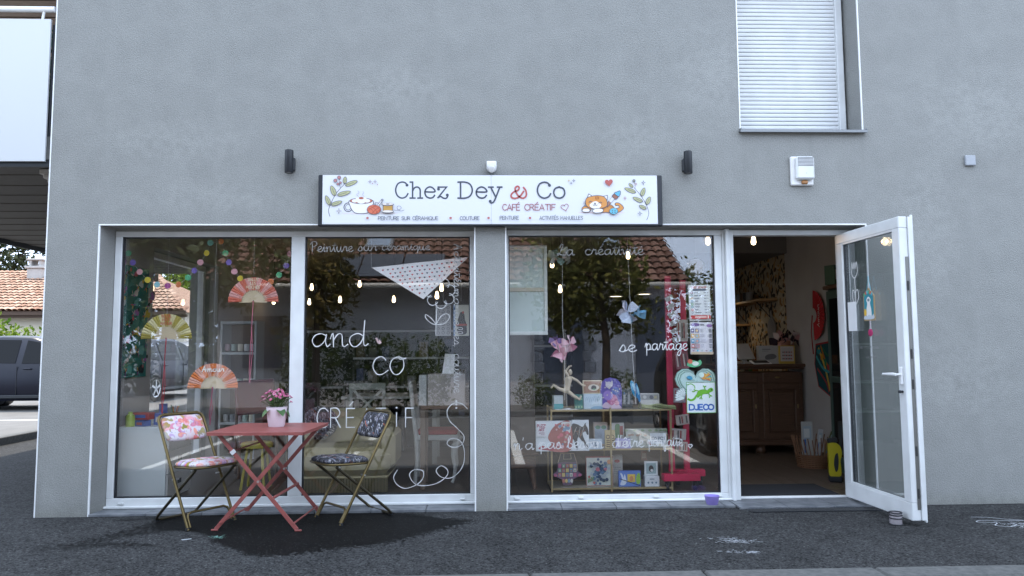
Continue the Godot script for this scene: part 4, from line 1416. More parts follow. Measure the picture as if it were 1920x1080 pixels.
# ---------------------------------------------------------------- beyond the passage on the left
func build_left_background():
	car("dark blue hatchback parked beyond the passage", Vector3(-9.73, 0.1, -10.6), 0.0, M.car_blue)
	car("silver grey car seen through the side window of the shop", Vector3(-9.9, 0.1, -20.5), 1.75, M.car_grey)
	car("dark blue car seen from behind through the side window", Vector3(-8.7, 0.1, -13.6), 1.5, M.car_blue)
	var b := B.new()
	b.span(-30, -6.95, 0.08, 0.104, -7.6, -7.48)
	tag(obj("parking_line", b, mat(0.62, 0.62, 0.6, 0.8)), "", "", "", "structure")
	var h := thing("house_behind", "cream house with sunlit terracotta roof behind the blue car", "house", Vector3(0, 0.1, 0))
	b = B.new()
	b.span(-42, -11.6, -0.2, 2.75, -31, -23.2)
	obj("wall", b, mat(0.62, 0.57, 0.47, 0.95), h)
	var sl := Vector3(0, 0.42, -1.0).normalized()
	b = B.new()
	var c0 := Vector3(-11.3, 2.68, -22.5)
	var c1 := Vector3(-11.3, 2.68, -31.7)
	var top := Vector3(-14.6, 4.6, -27.1)
	b.face([c0, Vector3(-42.3, 2.68, -22.5), Vector3(-42.3, 4.6, -27.1), top], Vector3(-25, 0, -27))
	b.face([c1, Vector3(-42.3, 2.68, -31.7), Vector3(-42.3, 4.6, -27.1), top], Vector3(-25, 0, -27))
	b.face([c0, c1, top], Vector3(-25, 0, -27))
	obj("roof", b, mat(0.3, 0.18, 0.12, 0.9), h)
	tile_roof(h, Vector3(-42.3, 2.75, -22.45), Vector3.RIGHT, sl, 141, 15, 0.22, 0.34, 72, lin(0.27, 0.15, 0.10), lin(0.46, 0.31, 0.225), 0.66)
	b = B.new()
	b.span(-42.3, -11.3, 2.6, 2.74, -22.56, -22.48)
	b.span(-42.3, -11.3, 2.5, 2.6, -22.7, -22.6)
	obj("fascia", b, mat(0.07, 0.04, 0.025, 0.7), h)
	for x in [-19.2, -16.3, -22.4]:
		b = B.new()
		b.bar(Vector3(x, 2.52, -22.6), Vector3(x + 0.45, 1.7, -23.15), 0.14, 0.12)
		b.box(x - 0.1, 2.45, -22.85, 0.16, 0.16, 0.6)
		obj("eave_bracket", b, mat(0.07, 0.04, 0.025, 0.7), h)
	b = B.new()
	b.span(-19.35, -18.75, 3.6, 4.75, -26.6, -26.0, 0.02)
	b.span(-19.42, -18.68, 4.75, 4.85, -26.67, -25.93, 0.02)
	b.span(-19.3, -19.2, 4.85, 5.1, -26.55, -26.05)
	b.span(-18.9, -18.8, 4.85, 5.1, -26.55, -26.05)
	b.span(-19.4, -18.7, 5.1, 5.17, -26.62, -25.98, 0.02)
	obj("chimney", b, M.plaster, h)
	tag(obj("garden_bush", leaf_mass([[Vector3(-14.3, 1.25, -16.2), Vector3(0.75, 0.95, 0.7)], [Vector3(-13.2, 1.1, -16.2), Vector3(0.6, 0.85, 0.6)], [Vector3(-15.4, 1.1, -16.3), Vector3(0.7, 0.85, 0.6)]], 4200, 0.10, 95, [lin(0.06, 0.12, 0.012), lin(0.22, 0.27, 0.03)]), M.leaf), "bright green bush between the blue car and the cream house", "bush")
	var pine := [lin(0.02, 0.03, 0.014), lin(0.07, 0.075, 0.04)]
	var spots := [[-27.5, -36.0, "tall pine left of the chimney, beyond the tiled roof"], [-22.5, -37.5, "open crowned pine straight behind the chimney"], [-17.5, -36.5, "pine behind the roof, beside the building corner"], [-13.0, -38.0, "pine seen through the side window beyond the gable"]]
	for i in spots.size():
		var s: Array = spots[i]
		var bl := []
		for k in 9:
			var a := k * 2.4 + i
			bl.append([Vector3(cos(a) * 2.1, 4.2 + k * 0.62, sin(a) * 1.2), Vector3(1.5, 0.62, 1.2)])
		tree("pine_tree", s[2], Vector3(s[0], 0, s[1]), [Vector3(0, 0, 0), Vector3(0.2, 4, 0), Vector3(0, 9, 0)], 0.28, bl, 5200, 0.22, 101 + i, pine)
	tree("garden_tree", "bright green tree seen through the side window over the orange roof", Vector3(-15.4, 0.1, -32.5), [Vector3(0, 0, 0), Vector3(0, 1.8, 0), Vector3(0, 4, 0)], 0.16, [[Vector3(0, 5.0, 0), Vector3(1.2, 1.3, 1.0)], [Vector3(0.5, 3.6, 0), Vector3(1.2, 0.9, 0.8)]], 2200, 0.13, 110, [lin(0.07, 0.14, 0.015), lin(0.2, 0.26, 0.04)])


# ---------------------------------------------------------------- the shop sign
func build_sign():
	var t := thing("shop_sign", "long white shop sign with cup, cat and leaf drawings in a black case", "sign")
	var b := B.new()
	b.span(-1.348, 1.462, 2.290, 2.712, 0.006, 0.082, 0.006)
	b.span(-1.31, 1.42, 2.2905, 2.302, 0.082, 0.091, 0.002)
	obj("case", b, mat(0.008, 0.011, 0.017, 0.35), t)
	for s in [[-1.312, 0.0525], [0.0537, 1.419]]:
		b = B.new()
		b.span(s[0], s[1], 2.304, 2.708, 0.083, 0.0885, 0.001)
		obj("sign_panel", b, mat(0.66, 0.67, 0.71, 0.35), t)
	for x in [-1.30, 0.043, 0.063, 1.408]:
		for y in [2.313, 2.70]:
			b = B.new()
			b.lathe([Vector2(0, 0.0015), Vector2(0.003, 0.0015), Vector2(0.0035, 0)], Vector3(x, y, 0.0885), 8, bs(0, PI / 2))
			obj("screw", b, M.steel, t)
	var sx := 2.731 / 629.0
	var sy := 0.404 / 92.0
	var ink := lin(0.05, 0.06, 0.085)
	var red := lin(0.42, 0.10, 0.09)
	var rose := lin(0.32, 0.11, 0.12)
	var word := Transform3D(Basis(Vector3(sx, 0, 0), Vector3(0, sy, 0), Vector3(0, 0, 1)), Vector3(-1.312, 2.304, 0.0889))
	printed(t, "lettering", word, func(p: P):
		p.text("Chez", 133.5, 48.8, 30, ink, 2.9, "slab", 104)
		p.text("Dey", 252, 48.8, 30, ink, 2.9, "slab", 84)
		p.text("&", 350, 48.3, 28.5, red, 3.2, "slab", 34)
		p.text("Co", 399, 48.8, 30, ink, 2.9, "slab", 58)
		p.text("CAFÉ", 335.5, 26, 11, rose, 1.4, "caps", 34)
		p.text("CRÉATIF", 377, 26, 11, rose, 1.4, "caps", 59.5)
		p.heart(453, 31.5, 7.2, rose, false, 1.0, 0.25)
		p.text("PEINTURE SUR CÉRAMIQUE", 104, 7.6, 6.4, ink, 0.8, "caps", 112)
		p.text("COUTURE", 256, 7.6, 6.4, ink, 0.8, "caps", 37)
		p.text("PEINTURE", 330.6, 8.2, 6.4, ink, 0.8, "caps", 36)
		p.text("ACTIVITÉS MANUELLES", 405, 8.0, 6.4, ink, 0.8, "caps", 82)
		for x in [84.3, 238.5, 309.3, 386.9]:
			p.disc(x, 11.0, 2.5, lin(0.42, 0.13, 0.11), 2.1))
	var green := lin(0.42, 0.42, 0.23)
	var line := lin(0.10, 0.10, 0.13)
	var left := Transform3D(Basis(Vector3(sx / 5.647, 0, 0), Vector3(0, -sy / 5.647, 0), Vector3(0, 0, 1)), Vector3(-1.312 - 25 * sx, 2.304 + 140 * sy, 0.0889))
	printed(t, "sprig_print", left, func(p: P):
		p.line(P.pts("222 708 207 650 222 595 270 490 330 410 378 362"), 6, line, true)
		p.line(P.pts("328 412 320 380 305 368"), 4, line, true)
		p.line(P.pts("318 376 316 310"), 3, line, true)
		for s in ["372 364 378 290 40", "380 384 506 335 44", "275 490 232 386 50", "300 486 436 448 44", "222 590 178 492 44", "235 590 348 552 40"]:
			var f: PackedFloat64Array = s.split_floats(" ")
			var d := Vector2(f[2] - f[0], f[3] - f[1])
			p.leaf(f[0], f[1], d.length(), f[4], d.angle(), green, 5, line)
		for s in [[315, 300, 17], [276, 333, 17], [304, 369, 12], [331, 356, 11]]:
			p.disc(s[0], s[1], s[2] + 3, line)
			p.disc(s[0], s[1], s[2] - 2, lin(0.45, 0.2, 0.2))
		for s in [[318, 655, 30], [640, 343, 18], [693, 343, 18]]:
			p.star(s[0], s[1], s[2], lin(0.25, 0.2, 0.22), 4)
		p.disc(667, 365, 5, rose)
		p.disc(718, 377, 5, rose))
	printed(t, "cup_print", left, func(p: P):
		p.disc(640, 678, 300, lin(0.66, 0.60, 0.62), 10)
		p.ring(412, 612, 44, 9, line, 46)
		p.ring(412, 612, 28, 5, line, 30)
		p.blob("425 545 432 600 460 650 500 676 600 676 640 650 664 600 672 545 548 535", lin(0.78, 0.76, 0.77), Vector2.ZERO, 1.0, 7, line)
		p.disc(548, 545, 124, line, 32)
		p.disc(548, 545, 118, lin(0.45, 0.14, 0.09), 26)
		for s in [[480, 545, 30], [520, 530, 34], [570, 528, 36], [610, 545, 32], [548, 548, 46]]:
			p.disc(s[0], s[1], s[2], lin(0.78, 0.75, 0.74), s[2] * 0.62)
		p.disc(548, 517, 26, lin(0.4, 0.12, 0.08), 13)
		p.line(P.pts("520 500 500 478 525 462 512 438"), 4, lin(0.4, 0.38, 0.42), true)
		p.line(P.pts("580 500 560 478 575 462 566 446"), 4, lin(0.4, 0.38, 0.42), true)
		p.line(P.pts("672 560 700 590 700 560 730 570 760 560 775 590"), 4, line, true)
		p.line(P.pts("712 612 764 542"), 20, line)
		p.line(P.pts("712 612 764 542"), 11, lin(0.76, 0.72, 0.72))
		p.ring(768, 538, 10, 6, line)
		p.disc(683, 638, 75, line, 52)
		p.disc(683, 638, 70, lin(0.62, 0.16, 0.09), 48)
		for s in ["620 620 660 640 690 684", "640 600 690 630 720 676", "680 592 730 620 745 660", "700 596 660 620 618 650", "745 610 700 640 660 682", "752 640 720 660 700 686"]:
			p.line(P.pts(s), 5, lin(0.4, 0.08, 0.05), true)
		p.rect(778, 590, 104, 72, line)
		p.rect(783, 592, 94, 68, lin(0.62, 0.36, 0.08))
		for k in 4:
			p.line(P.pts("783 %d 877 %d" % [606 + k * 14, 602 + k * 14]), 4, lin(0.36, 0.17, 0.04))
		for y in [585, 662]:
			p.disc(828, y, 66, line, 17)
			p.disc(828, y - 3, 60, lin(0.72, 0.66, 0.6), 12)
		p.disc(828, 582, 18, line, 5)
		p.line(P.pts("890 645 930 648 968 630 960 606 930 606 930 635 965 655 1000 646"), 4, line, true))
	var right := Transform3D(Basis(Vector3(sx / 5.333, 0, 0), Vector3(0, -sy / 5.333, 0), Vector3(0, 0, 1)), Vector3(-1.312 + 295 * sx, 2.304 + 140 * sy, 0.0889))
	printed(t, "sprig_print", right, func(p: P):
		p.line(P.pts("1668 706 1690 640 1670 560 1620 470 1548 380"), 5, line, true)
		p.line(P.pts("1556 392 1556 350 1545 320"), 3, line, true)
		for s in ["1535 378 1494 338 30", "1562 430 1450 385 40", "1620 465 1652 382 42", "1630 522 1532 480 38", "1668 550 1706 474 42", "1665 594 1594 562 34"]:
			var f: PackedFloat64Array = s.split_floats(" ")
			var d := Vector2(f[2] - f[0], f[3] - f[1])
			p.leaf(f[0], f[1], d.length(), f[4], d.angle(), green, 4.5, line)
		p.disc(1545, 312, 15, line)
		p.disc(1545, 312, 8, lin(0.3, 0.3, 0.2))
		p.ring(1562, 345, 9, 4, rose)
		for s in [[1640, 330, 22], [1598, 642, 24], [1450, 488, 17], [885, 312, 12], [935, 312, 16], [908, 338, 11]]:
			p.star(s[0], s[1], s[2], [lin(0.5, 0.36, 0.14), rose, line][int(s[0]) % 3], 3.5)
		p.heart(1290, 330, 40, red, true, 0.0, PI - 0.1))
	var ginger := lin(0.62, 0.27, 0.07)
	var cream := lin(0.8, 0.77, 0.74)
	printed(t, "cat_print", right, func(p: P):
		p.disc(1210, 632, 240, lin(0.68, 0.56, 0.57), 9)
		p.blob("1356 560 1350 540 1376 532 1410 548 1436 580 1424 604 1384 628 1350 620 1340 596 1370 588 1392 578 1382 560", ginger, Vector2.ZERO, 1.0, 6, line)
		p.blob("1180 560 1240 545 1310 555 1345 590 1340 625 1260 630 1180 626", ginger, Vector2.ZERO, 1.0, 6, line)
		for s in ["1268 556 1276 580", "1296 556 1300 578", "1320 566 1318 584"]:
			p.line(P.pts(s), 6, lin(0.36, 0.11, 0.03))
		p.line(P.pts("1272 556 1345 470"), 34, line)
		p.line(P.pts("1272 556 1345 470"), 24, lin(0.34, 0.17, 0.12))
		p.line(P.pts("1306 516 1340 476"), 30, lin(0.65, 0.65, 0.68))
		p.blob("1322 468 1340 446 1362 436 1392 446 1378 484 1350 496", lin(0.3, 0.12, 0.08), Vector2.ZERO, 1.0, 6, line)
		p.blob("1344 438 1368 424 1402 414 1404 444 1390 468 1370 462", lin(0.12, 0.42, 0.6), Vector2.ZERO, 1.0, 6, line)
		p.blob("1014 606 1020 580 1052 568 1096 580 1100 612 1080 628 1030 628", ginger, Vector2.ZERO, 1.0, 6, line)
		p.blob("1016 612 1034 594 1076 592 1094 610 1080 626 1030 626", cream, Vector2.ZERO, 1.0, 5, line)
		p.poly(P.pts("1062 500 1082 440 1130 472"), line)
		p.poly(P.pts("1070 496 1086 450 1120 474"), cream)
		p.poly(P.pts("1220 470 1276 456 1272 512"), line)
		p.poly(P.pts("1230 474 1268 464 1266 504"), cream)
		p.blob("1050 530 1066 486 1120 468 1180 462 1240 476 1268 520 1262 570 1200 592 1130 592 1066 572", ginger, Vector2.ZERO, 1.0, 6, line)
		p.blob("1090 560 1120 530 1150 520 1180 530 1208 560 1180 590 1120 590", cream)
		for s in ["1150 472 1154 498", "1168 470 1166 500", "1184 474 1180 496"]:
			p.line(P.pts(s), 7, lin(0.36, 0.11, 0.03))
		p.line(P.pts("1086 532 1100 520 1116 528"), 6, line, true)
		p.line(P.pts("1182 540 1198 528 1214 536"), 6, line, true)
		p.disc(1145, 542, 9, line, 6)
		p.line(P.pts("1124 556 1136 562 1145 552 1156 562 1168 556"), 4.5, line, true)
		for s in ["1024 528 1052 532", "1028 548 1052 548", "1032 566 1056 562"]:
			p.line(P.pts(s), 3.5, line)
		p.blob("1120 620 1136 600 1180 592 1220 600 1224 622 1190 636 1140 636", cream, Vector2.ZERO, 1.0, 5, line)
		p.disc(1332, 622, 46, line, 34)
		p.disc(1332, 620, 40, lin(0.13, 0.45, 0.58), 29)
		for s in [[1318, 614], [1346, 614], [1318, 632], [1346, 632]]:
			p.disc(s[0], s[1], 6, line, 5))


# ---------------------------------------------------------------- things fixed to the facade
func build_wall_fittings():
	for s in [[-1.588, "black cylinder wall light left of the shop sign"], [1.685, "black cylinder wall light right of the shop sign"]]:
		var t := thing("wall_light", s[1], "wall light", Vector3(s[0], 2.822, 0.0), 0.0, "black wall lights beside the sign")
		var b := B.new()
		b.lathe([Vector2(0.0, -0.088), Vector2(0.027, -0.088), Vector2(0.031, -0.094), Vector2(0.034, -0.09), Vector2(0.034, 0.09), Vector2(0.03, 0.094), Vector2(0.0, 0.09)], Vector3(0, 0, 0.075), 24)
		obj("body", b, M.black, t)
		b = B.new()
		b.box(0.0, -0.012, 0.022, 0.07, 0.11, 0.044, Basis(), 0.006)
		obj("bracket", b, M.black, t)
		b = B.new()
		b.lathe([Vector2(0, -0.0895), Vector2(0.026, -0.0895)], Vector3(0, 0, 0.075), 20)
		obj("lens", b, mat(0.25, 0.25, 0.25, 0.2), t)
	# movement sensor above the sign
	var t := thing("motion_sensor", "small white motion sensor on the wall above the sign", "sensor", Vector3(0.058, 2.79, 0))
	var b := B.new()
	b.box(0, 0.022, 0.014, 0.082, 0.062, 0.028, Basis(), 0.005)
	obj("base", b, M.white, t)
	b = B.new()
	b.ball(Vector3(0, -0.012, 0.045), Vector3(0.043, 0.038, 0.045), 18)
	obj("head", b, mat(0.55, 0.56, 0.57, 0.3), t)
	b = B.new()
	b.lathe([Vector2(0.0, 0.046), Vector2(0.026, 0.038), Vector2(0.034, 0.022), Vector2(0.0355, 0.0)], Vector3(0, -0.02, 0.05), 20, bs(0, PI / 2 + 0.35))
	obj("lens", b, mat(0.62, 0.62, 0.62, 0.15), t)
	# alarm siren
	t = thing("alarm_siren", "white alarm siren box with slotted grille and amber light under the shuttered window", "alarm", Vector3(2.662, 2.764, 0))
	b = B.new()
	b.box(0, 0, 0.016, 0.19, 0.246, 0.03, Basis(), 0.008)
	obj("back_plate", b, M.white, t)
	b = B.new()
	b.box(0.014, 0.018, 0.05, 0.152, 0.196, 0.05, Basis(), 0.014)
	obj("cover", b, M.white_pvc, t)
	for k in 7:
		b = B.new()
		b.box(0.014, 0.104 - k * 0.0115, 0.0752, 0.13, 0.005, 0.003)
		obj("slot", b, mat(0.12, 0.12, 0.13, 0.6), t)
	b = B.new()
	b.lathe([Vector2(0, 0.003), Vector2(0.005, 0.003), Vector2(0.006, 0)], Vector3(0.018, -0.026, 0.075), 10, bs(0, PI / 2))
	obj("screw", b, M.steel, t)
	b = B.new()
	b.box(0.014, -0.099, 0.038, 0.05, 0.03, 0.03, Basis(), 0.006)
	obj("amber_light", b, mat(0.32, 0.13, 0.02, 0.25), t)
	# junction box and dome camera
	t = thing("junction_box", "small square grey junction box on the bare wall right of the siren", "junction box", Vector3(4.12, 2.859, 0))
	b = B.new()
	b.box(0, 0, 0.013, 0.088, 0.088, 0.026, Basis(), 0.006)
	obj("lid", b, mat(0.33, 0.35, 0.38, 0.5), t)
	t = thing("ceiling_sensor", "white sensor under the balcony next to the building corner", "sensor", Vector3(-3.70, 2.836, -0.30))
	b = B.new()
	b.box(0.0, -0.022, 0, 0.13, 0.044, 0.10, Basis(), 0.006)
	b.box(0.015, -0.062, 0.02, 0.10, 0.04, 0.06, Basis(), 0.01)
	obj("base", b, mat(0.5, 0.47, 0.44, 0.5), t)
	b = B.new()
	b.ball(Vector3(0.03, -0.098, 0.02), Vector3(0.034, 0.04, 0.034), 14)
	obj("lens", b, mat(0.6, 0.58, 0.55, 0.3), t)


# ---------------------------------------------------------------- table and chairs on the pavement
func folding_chair(label: String, pos: Vector3, turn: float, cover: Material) -> void:   # faces local +x
	var t := thing("folding_chair", label, "folding chair", pos, turn, "folding chairs at the bistro table")
	var tub := mat(0.12, 0.09, 0.04, 0.36, 0.85)
	var r := 0.0115
	var b := B.new()
	var w := 0.195
	var pts := [Vector3(0.19, 0.0, w), Vector3(-0.05, 0.43, w), Vector3(-0.235, 0.762, w - 0.005)]
	pts += [Vector3(-0.25, 0.79, w - 0.018), Vector3(-0.257, 0.803, w - 0.05), Vector3(-0.257, 0.803, 0.05 - w), Vector3(-0.25, 0.79, 0.018 - w), Vector3(-0.235, 0.762, 0.005 - w), Vector3(-0.05, 0.43, -w), Vector3(0.19, 0.0, -w)]
	b.tube(pts, r, 10)
	obj("back_frame", b, tub, t)
	b = B.new()
	var q := 0.168
	b.tube([Vector3(0.215, 0.425, q), Vector3(-0.24, 0.05, q), Vector3(-0.268, 0.022, q - 0.008), Vector3(-0.275, 0.014, q - 0.04), Vector3(-0.275, 0.014, 0.04 - q), Vector3(-0.268, 0.022, 0.008 - q), Vector3(-0.24, 0.05, -q), Vector3(0.215, 0.425, -q)], r * 0.95, 10)
	obj("rear_leg_frame", b, mat(0.06, 0.05, 0.03, 0.4, 0.6), t)
	b = B.new()
	b.tube([Vector3(0.182, 0.015, w - 0.022), Vector3(0.148, 0.075, w - 0.022), Vector3(0.135, 0.10, w - 0.03), Vector3(0.13, 0.112, w - 0.06), Vector3(0.13, 0.112, 0.06 - w), Vector3(0.135, 0.10, 0.03 - w), Vector3(0.148, 0.075, 0.022 - w), Vector3(0.182, 0.015, 0.022 - w)], 0.009, 8)
	obj("stretcher", b, tub, t)
	# seat: a rim of tube and a padded cushion
	b = B.new()
	var ring := []
	for i in 28:
		var a := TAU * i / 28
		var c := Vector2(signf(cos(a)) * pow(absf(cos(a)), 0.45), signf(sin(a)) * pow(absf(sin(a)), 0.45))
		ring.append(Vector3(0.095 + c.x * 0.187, 0.435 + c.x * 0.008, c.y * 0.180))
	b.tube(ring, 0.0095, 8, true)
	obj("seat_rim", b, tub, t)
	b = B.new()
	b.soft()
	var rows := []
	for k in 9:
		var lv: Array = [[0.0, 0.0], [0.8, 0.0], [0.97, 0.006], [1.0, 0.016], [0.975, 0.027], [0.88, 0.037], [0.62, 0.045], [0.3, 0.048], [0.0, 0.0485]][k]
		var row := []
		for i in 36:
			var a := TAU * i / 36
			var c = Vector2(signf(cos(a)) * pow(absf(cos(a)), 0.5), signf(sin(a)) * pow(absf(sin(a)), 0.5)) * lv[0]
			var puff: float = 0.004 * sin(c.x * 9.0) * cos(c.y * 7.0) * (1.0 if lv[1] > 0.03 else 0.0)
			row.append(Vector3(0.095 + c.x * 0.188, 0.437 + lv[1] + puff + c.x * 0.008, c.y * 0.181))
		rows.append(row)
	for k in 8:
		for i in 36:
			b.face([rows[k][i], rows[k][(i + 1) % 36], rows[k + 1][(i + 1) % 36], rows[k + 1][i]], Vector3(0.095, 0.45, 0))
	b.hard()
	obj("seat", b, cover, t)
	# backrest pad, set along the slope of the frame
	b = B.new()
	b.soft()
	rows = []
	for e in [[0.0, 0.95, -0.016], [0.96, 1.0, -0.010], [1.0, 1.0, 0.0], [0.97, 1.0, 0.012], [0.85, 0.9, 0.021], [0.4, 0.5, 0.026], [0.0, 0.0, 0.027]]:
		var row := []
		for i in 36:
			var a := TAU * i / 36
			var c = Vector2(signf(cos(a)) * pow(absf(cos(a)), 0.32), signf(sin(a)) * pow(absf(sin(a)), 0.32)) * e[0]
			row.append(Vector3(e[2], c.x * 0.105, c.y * 0.176))
		rows.append(row)
	for k in 6:
		for i in 36:
			b.face([rows[k][i], rows[k][(i + 1) % 36], rows[k + 1][(i + 1) % 36], rows[k + 1][i]], Vector3(0, 0, 0))
	b.hard()
	var pad := obj("backrest", b, cover, t)
	pad.transform = Transform3D(Basis.from_euler(Vector3(0, 0, atan2(0.24, 0.43))), Vector3(-0.2, 0.696, 0))
	for e in [1.0, -1.0]:
		for p in [Vector3(0.186, 0.007, w * e), Vector3(-0.272, 0.012, (q - 0.02) * e)]:
			b = B.new()
			b.rod(p - Vector3(0.004, 0.007, 0), p + Vector3(-0.004, 0.012, 0), 0.0145)
			obj("foot_cap", b, M.black, t)
		b = B.new()
		b.rod(Vector3(-0.005, 0.345, e * 0.155), Vector3(-0.005, 0.345, e * 0.21), 0.006)
		b.rod(Vector3(0.2, 0.425, e * 0.155), Vector3(0.2, 0.425, e * 0.192), 0.006)
		obj("rivet", b, M.steel, t)


func build_terrace():
	var t := thing("bistro_table", "square terracotta folding bistro table between the two chairs", "table", Vector3(-1.632, 0, 0.285), -0.05)
	var b := B.new()
	b.box(0, 0.706, 0, 0.705, 0.006, 0.70, Basis(), 0.002)
	b.box(0, 0.695, 0.343, 0.69, 0.018, 0.012)
	b.box(0, 0.695, -0.343, 0.69, 0.018, 0.012)
	b.box(0.343, 0.695, 0, 0.012, 0.018, 0.67)
	b.box(-0.343, 0.695, 0, 0.012, 0.018, 0.67)
	obj("tabletop", b, M.terracotta, t)
	var lg = M.terracotta
	for s in [[0.275, 1.0], [-0.315, 1.0]]:
		for e in [1.0, -1.0]:
			b = B.new()
			var z: float = s[0] + (0.012 if e > 0 else -0.012)
			b.bar(Vector3(-0.285 * e, 0.69, z), Vector3(0.298 * e, 0.012, z), 0.028, 0.009, Vector3(0, 0, 1), 0.001)
			obj("leg", b, lg, t)
			b = B.new()
			b.box(0.305 * e, 0.008, z, 0.05, 0.012, 0.014, Basis(), 0.003)
			obj("foot", b, lg, t)
		b = B.new()
		b.rod(Vector3(0.012, 0.352, s[0] - 0.022), Vector3(0.012, 0.352, s[0] + 0.022), 0.009)
		obj("pivot", b, M.steel, t)
	for s in [[0.115, 0.232, -1.0], [-0.26, 0.06, 1.0], [0.27, 0.055, 1.0], [-0.2, 0.56, 1.0]]:
		b = B.new()
		b.rod(Vector3(s[0], s[1], 0.29), Vector3(s[0], s[1], -0.325), 0.0065 if absf(s[0]) > 0.15 else 0.011)
		obj("crossbar", b, lg, t)
	b = B.new()
	b.box(-0.172, 0.563, 0.296, 0.038, 0.03, 0.008, bs(0, 0, 0.7), 0.002)
	obj("clip", b, mat(0.6, 0.6, 0.62, 0.4), t)
	folding_chair("folding chair with pink flowered cover left of the terracotta table", Vector3(-2.187, 0, 0.237), -0.62, M.cover_pink)
	folding_chair("folding chair with black and white patterned cover right of the terracotta table", Vector3(-1.05, 0, 0.155), -2.448, M.cover_black)

	# potted kalanchoe
	t = thing("potted_plant", "white flower pot with pink blossoms standing on the terracotta table", "potted plant", Vector3(-1.605, 0.709, 0.235))
	b = B.new()
	b.lathe([Vector2(0, 0), Vector2(0.056, 0), Vector2(0.061, 0.006), Vector2(0.078, 0.143), Vector2(0.079, 0.15), Vector2(0.074, 0.15), Vector2(0.07, 0.13), Vector2(0, 0.128)], Vector3.ZERO, 32)
	obj("pot", b, mat(0.72, 0.62, 0.68, 0.35), t)
	b = B.new()
	b.lathe([Vector2(0.07, 0.128), Vector2(0.04, 0.136), Vector2(0, 0.138)], Vector3.ZERO, 20)
	obj("soil", b, M.dark, t)
	var r := RandomNumberGenerator.new()
	r.seed = 12
	for i in 17:
		var a := i * 2.4
		var big := i < 5
		var l := 0.095 if big else r.randf_range(0.05, 0.075)
		b = B.new()
		var o := Vector3(cos(a) * 0.045, 0.14 + (0 if big else 0.02 + r.randf() * 0.045), sin(a) * 0.045)
		var droop := -0.25 - r.randf() * 0.5 if big else r.randf_range(0.1, 0.9)
		if i == 2:
			droop = -1.15
		var f := Basis.from_euler(Vector3(0, -a, 0)) * Basis.from_euler(Vector3(0, 0, droop))
		b.soft()
		for k in 6:
			for e in [-1.0, 1.0]:
				var u0 := k / 6.0
				var u1 := (k + 1) / 6.0
				var w0 := sin(PI * pow(u0, 0.75)) * l * 0.36
				var w1 := sin(PI * pow(u1, 0.75)) * l * 0.36
				var y0 := -u0 * u0 * l * 0.25
				var y1 := -u1 * u1 * l * 0.25
				var p := [o + f * Vector3(u0 * l, y0, 0), o + f * Vector3(u1 * l, y1, 0), o + f * Vector3(u1 * l, y1 + w1 * 0.25, w1 * e), o + f * Vector3(u0 * l, y0 + w0 * 0.25, w0 * e)]
				if e > 0:
					b.quad(p[0], p[1], p[2], p[3])
				else:
					b.quad(p[3], p[2], p[1], p[0])
		b.hard()
		obj("leaf", b, [mat(0.05, 0.11, 0.035, 0.4), mat(0.09, 0.16, 0.06, 0.4), mat(0.03, 0.07, 0.025, 0.4)][i % 3], t)
	var pinks := [lin(0.5, 0.1, 0.22), lin(0.58, 0.2, 0.32), lin(0.36, 0.06, 0.15), lin(0.64, 0.33, 0.42)]
	for i in 46:
		var a := i * 2.39996
		var rad := 0.122 * sqrt((i + 0.5) / 46.0)
		var c := Vector3(cos(a) * rad, 0.275 - rad * rad * 4.2 + r.randfn(0, 0.017), sin(a) * rad * 0.85)
		b = B.new()
		var up := (Vector3(c.x * 4.5, 1.0, c.z * 4.5 + 0.3) + Vector3(r.randfn(), 0, r.randfn()) * 0.25).normalized()
		var sd := up.cross(Vector3.FORWARD).normalized()
		var fw := sd.cross(up)
		b.col = pinks[i % 4]
		for k in 7:
			var w := TAU * k / 7 + r.randf() * 0.3
			var d := sd * cos(w) + fw * sin(w)
			var n2 := up.cross(d)
			var s := r.randf_range(0.011, 0.0165)
			b.face([c, c + d * s * 0.6 + n2 * s * 0.42 + up * 0.004, c + d * s + up * 0.002, c + d * s * 0.6 - n2 * s * 0.42 + up * 0.004], c - up)
		b.col = pinks[(i + 1) % 4]
		for k in 4:
			var w := TAU * k / 4 + 0.4
			var d := sd * cos(w) + fw * sin(w)
			var n2 := up.cross(d)
			b.face([c + up * 0.004, c + d * 0.005 + n2 * 0.004 + up * 0.008, c + d * 0.008 + up * 0.006, c + d * 0.005 - n2 * 0.004 + up * 0.008], c - up)
		b.col = lin(0.06, 0.1, 0.03)
		b.rod(c - up * 0.002, Vector3(c.x * 0.35, 0.15, c.z * 0.35), 0.0018, 4)
		obj("blossom", b, M.matte, t)


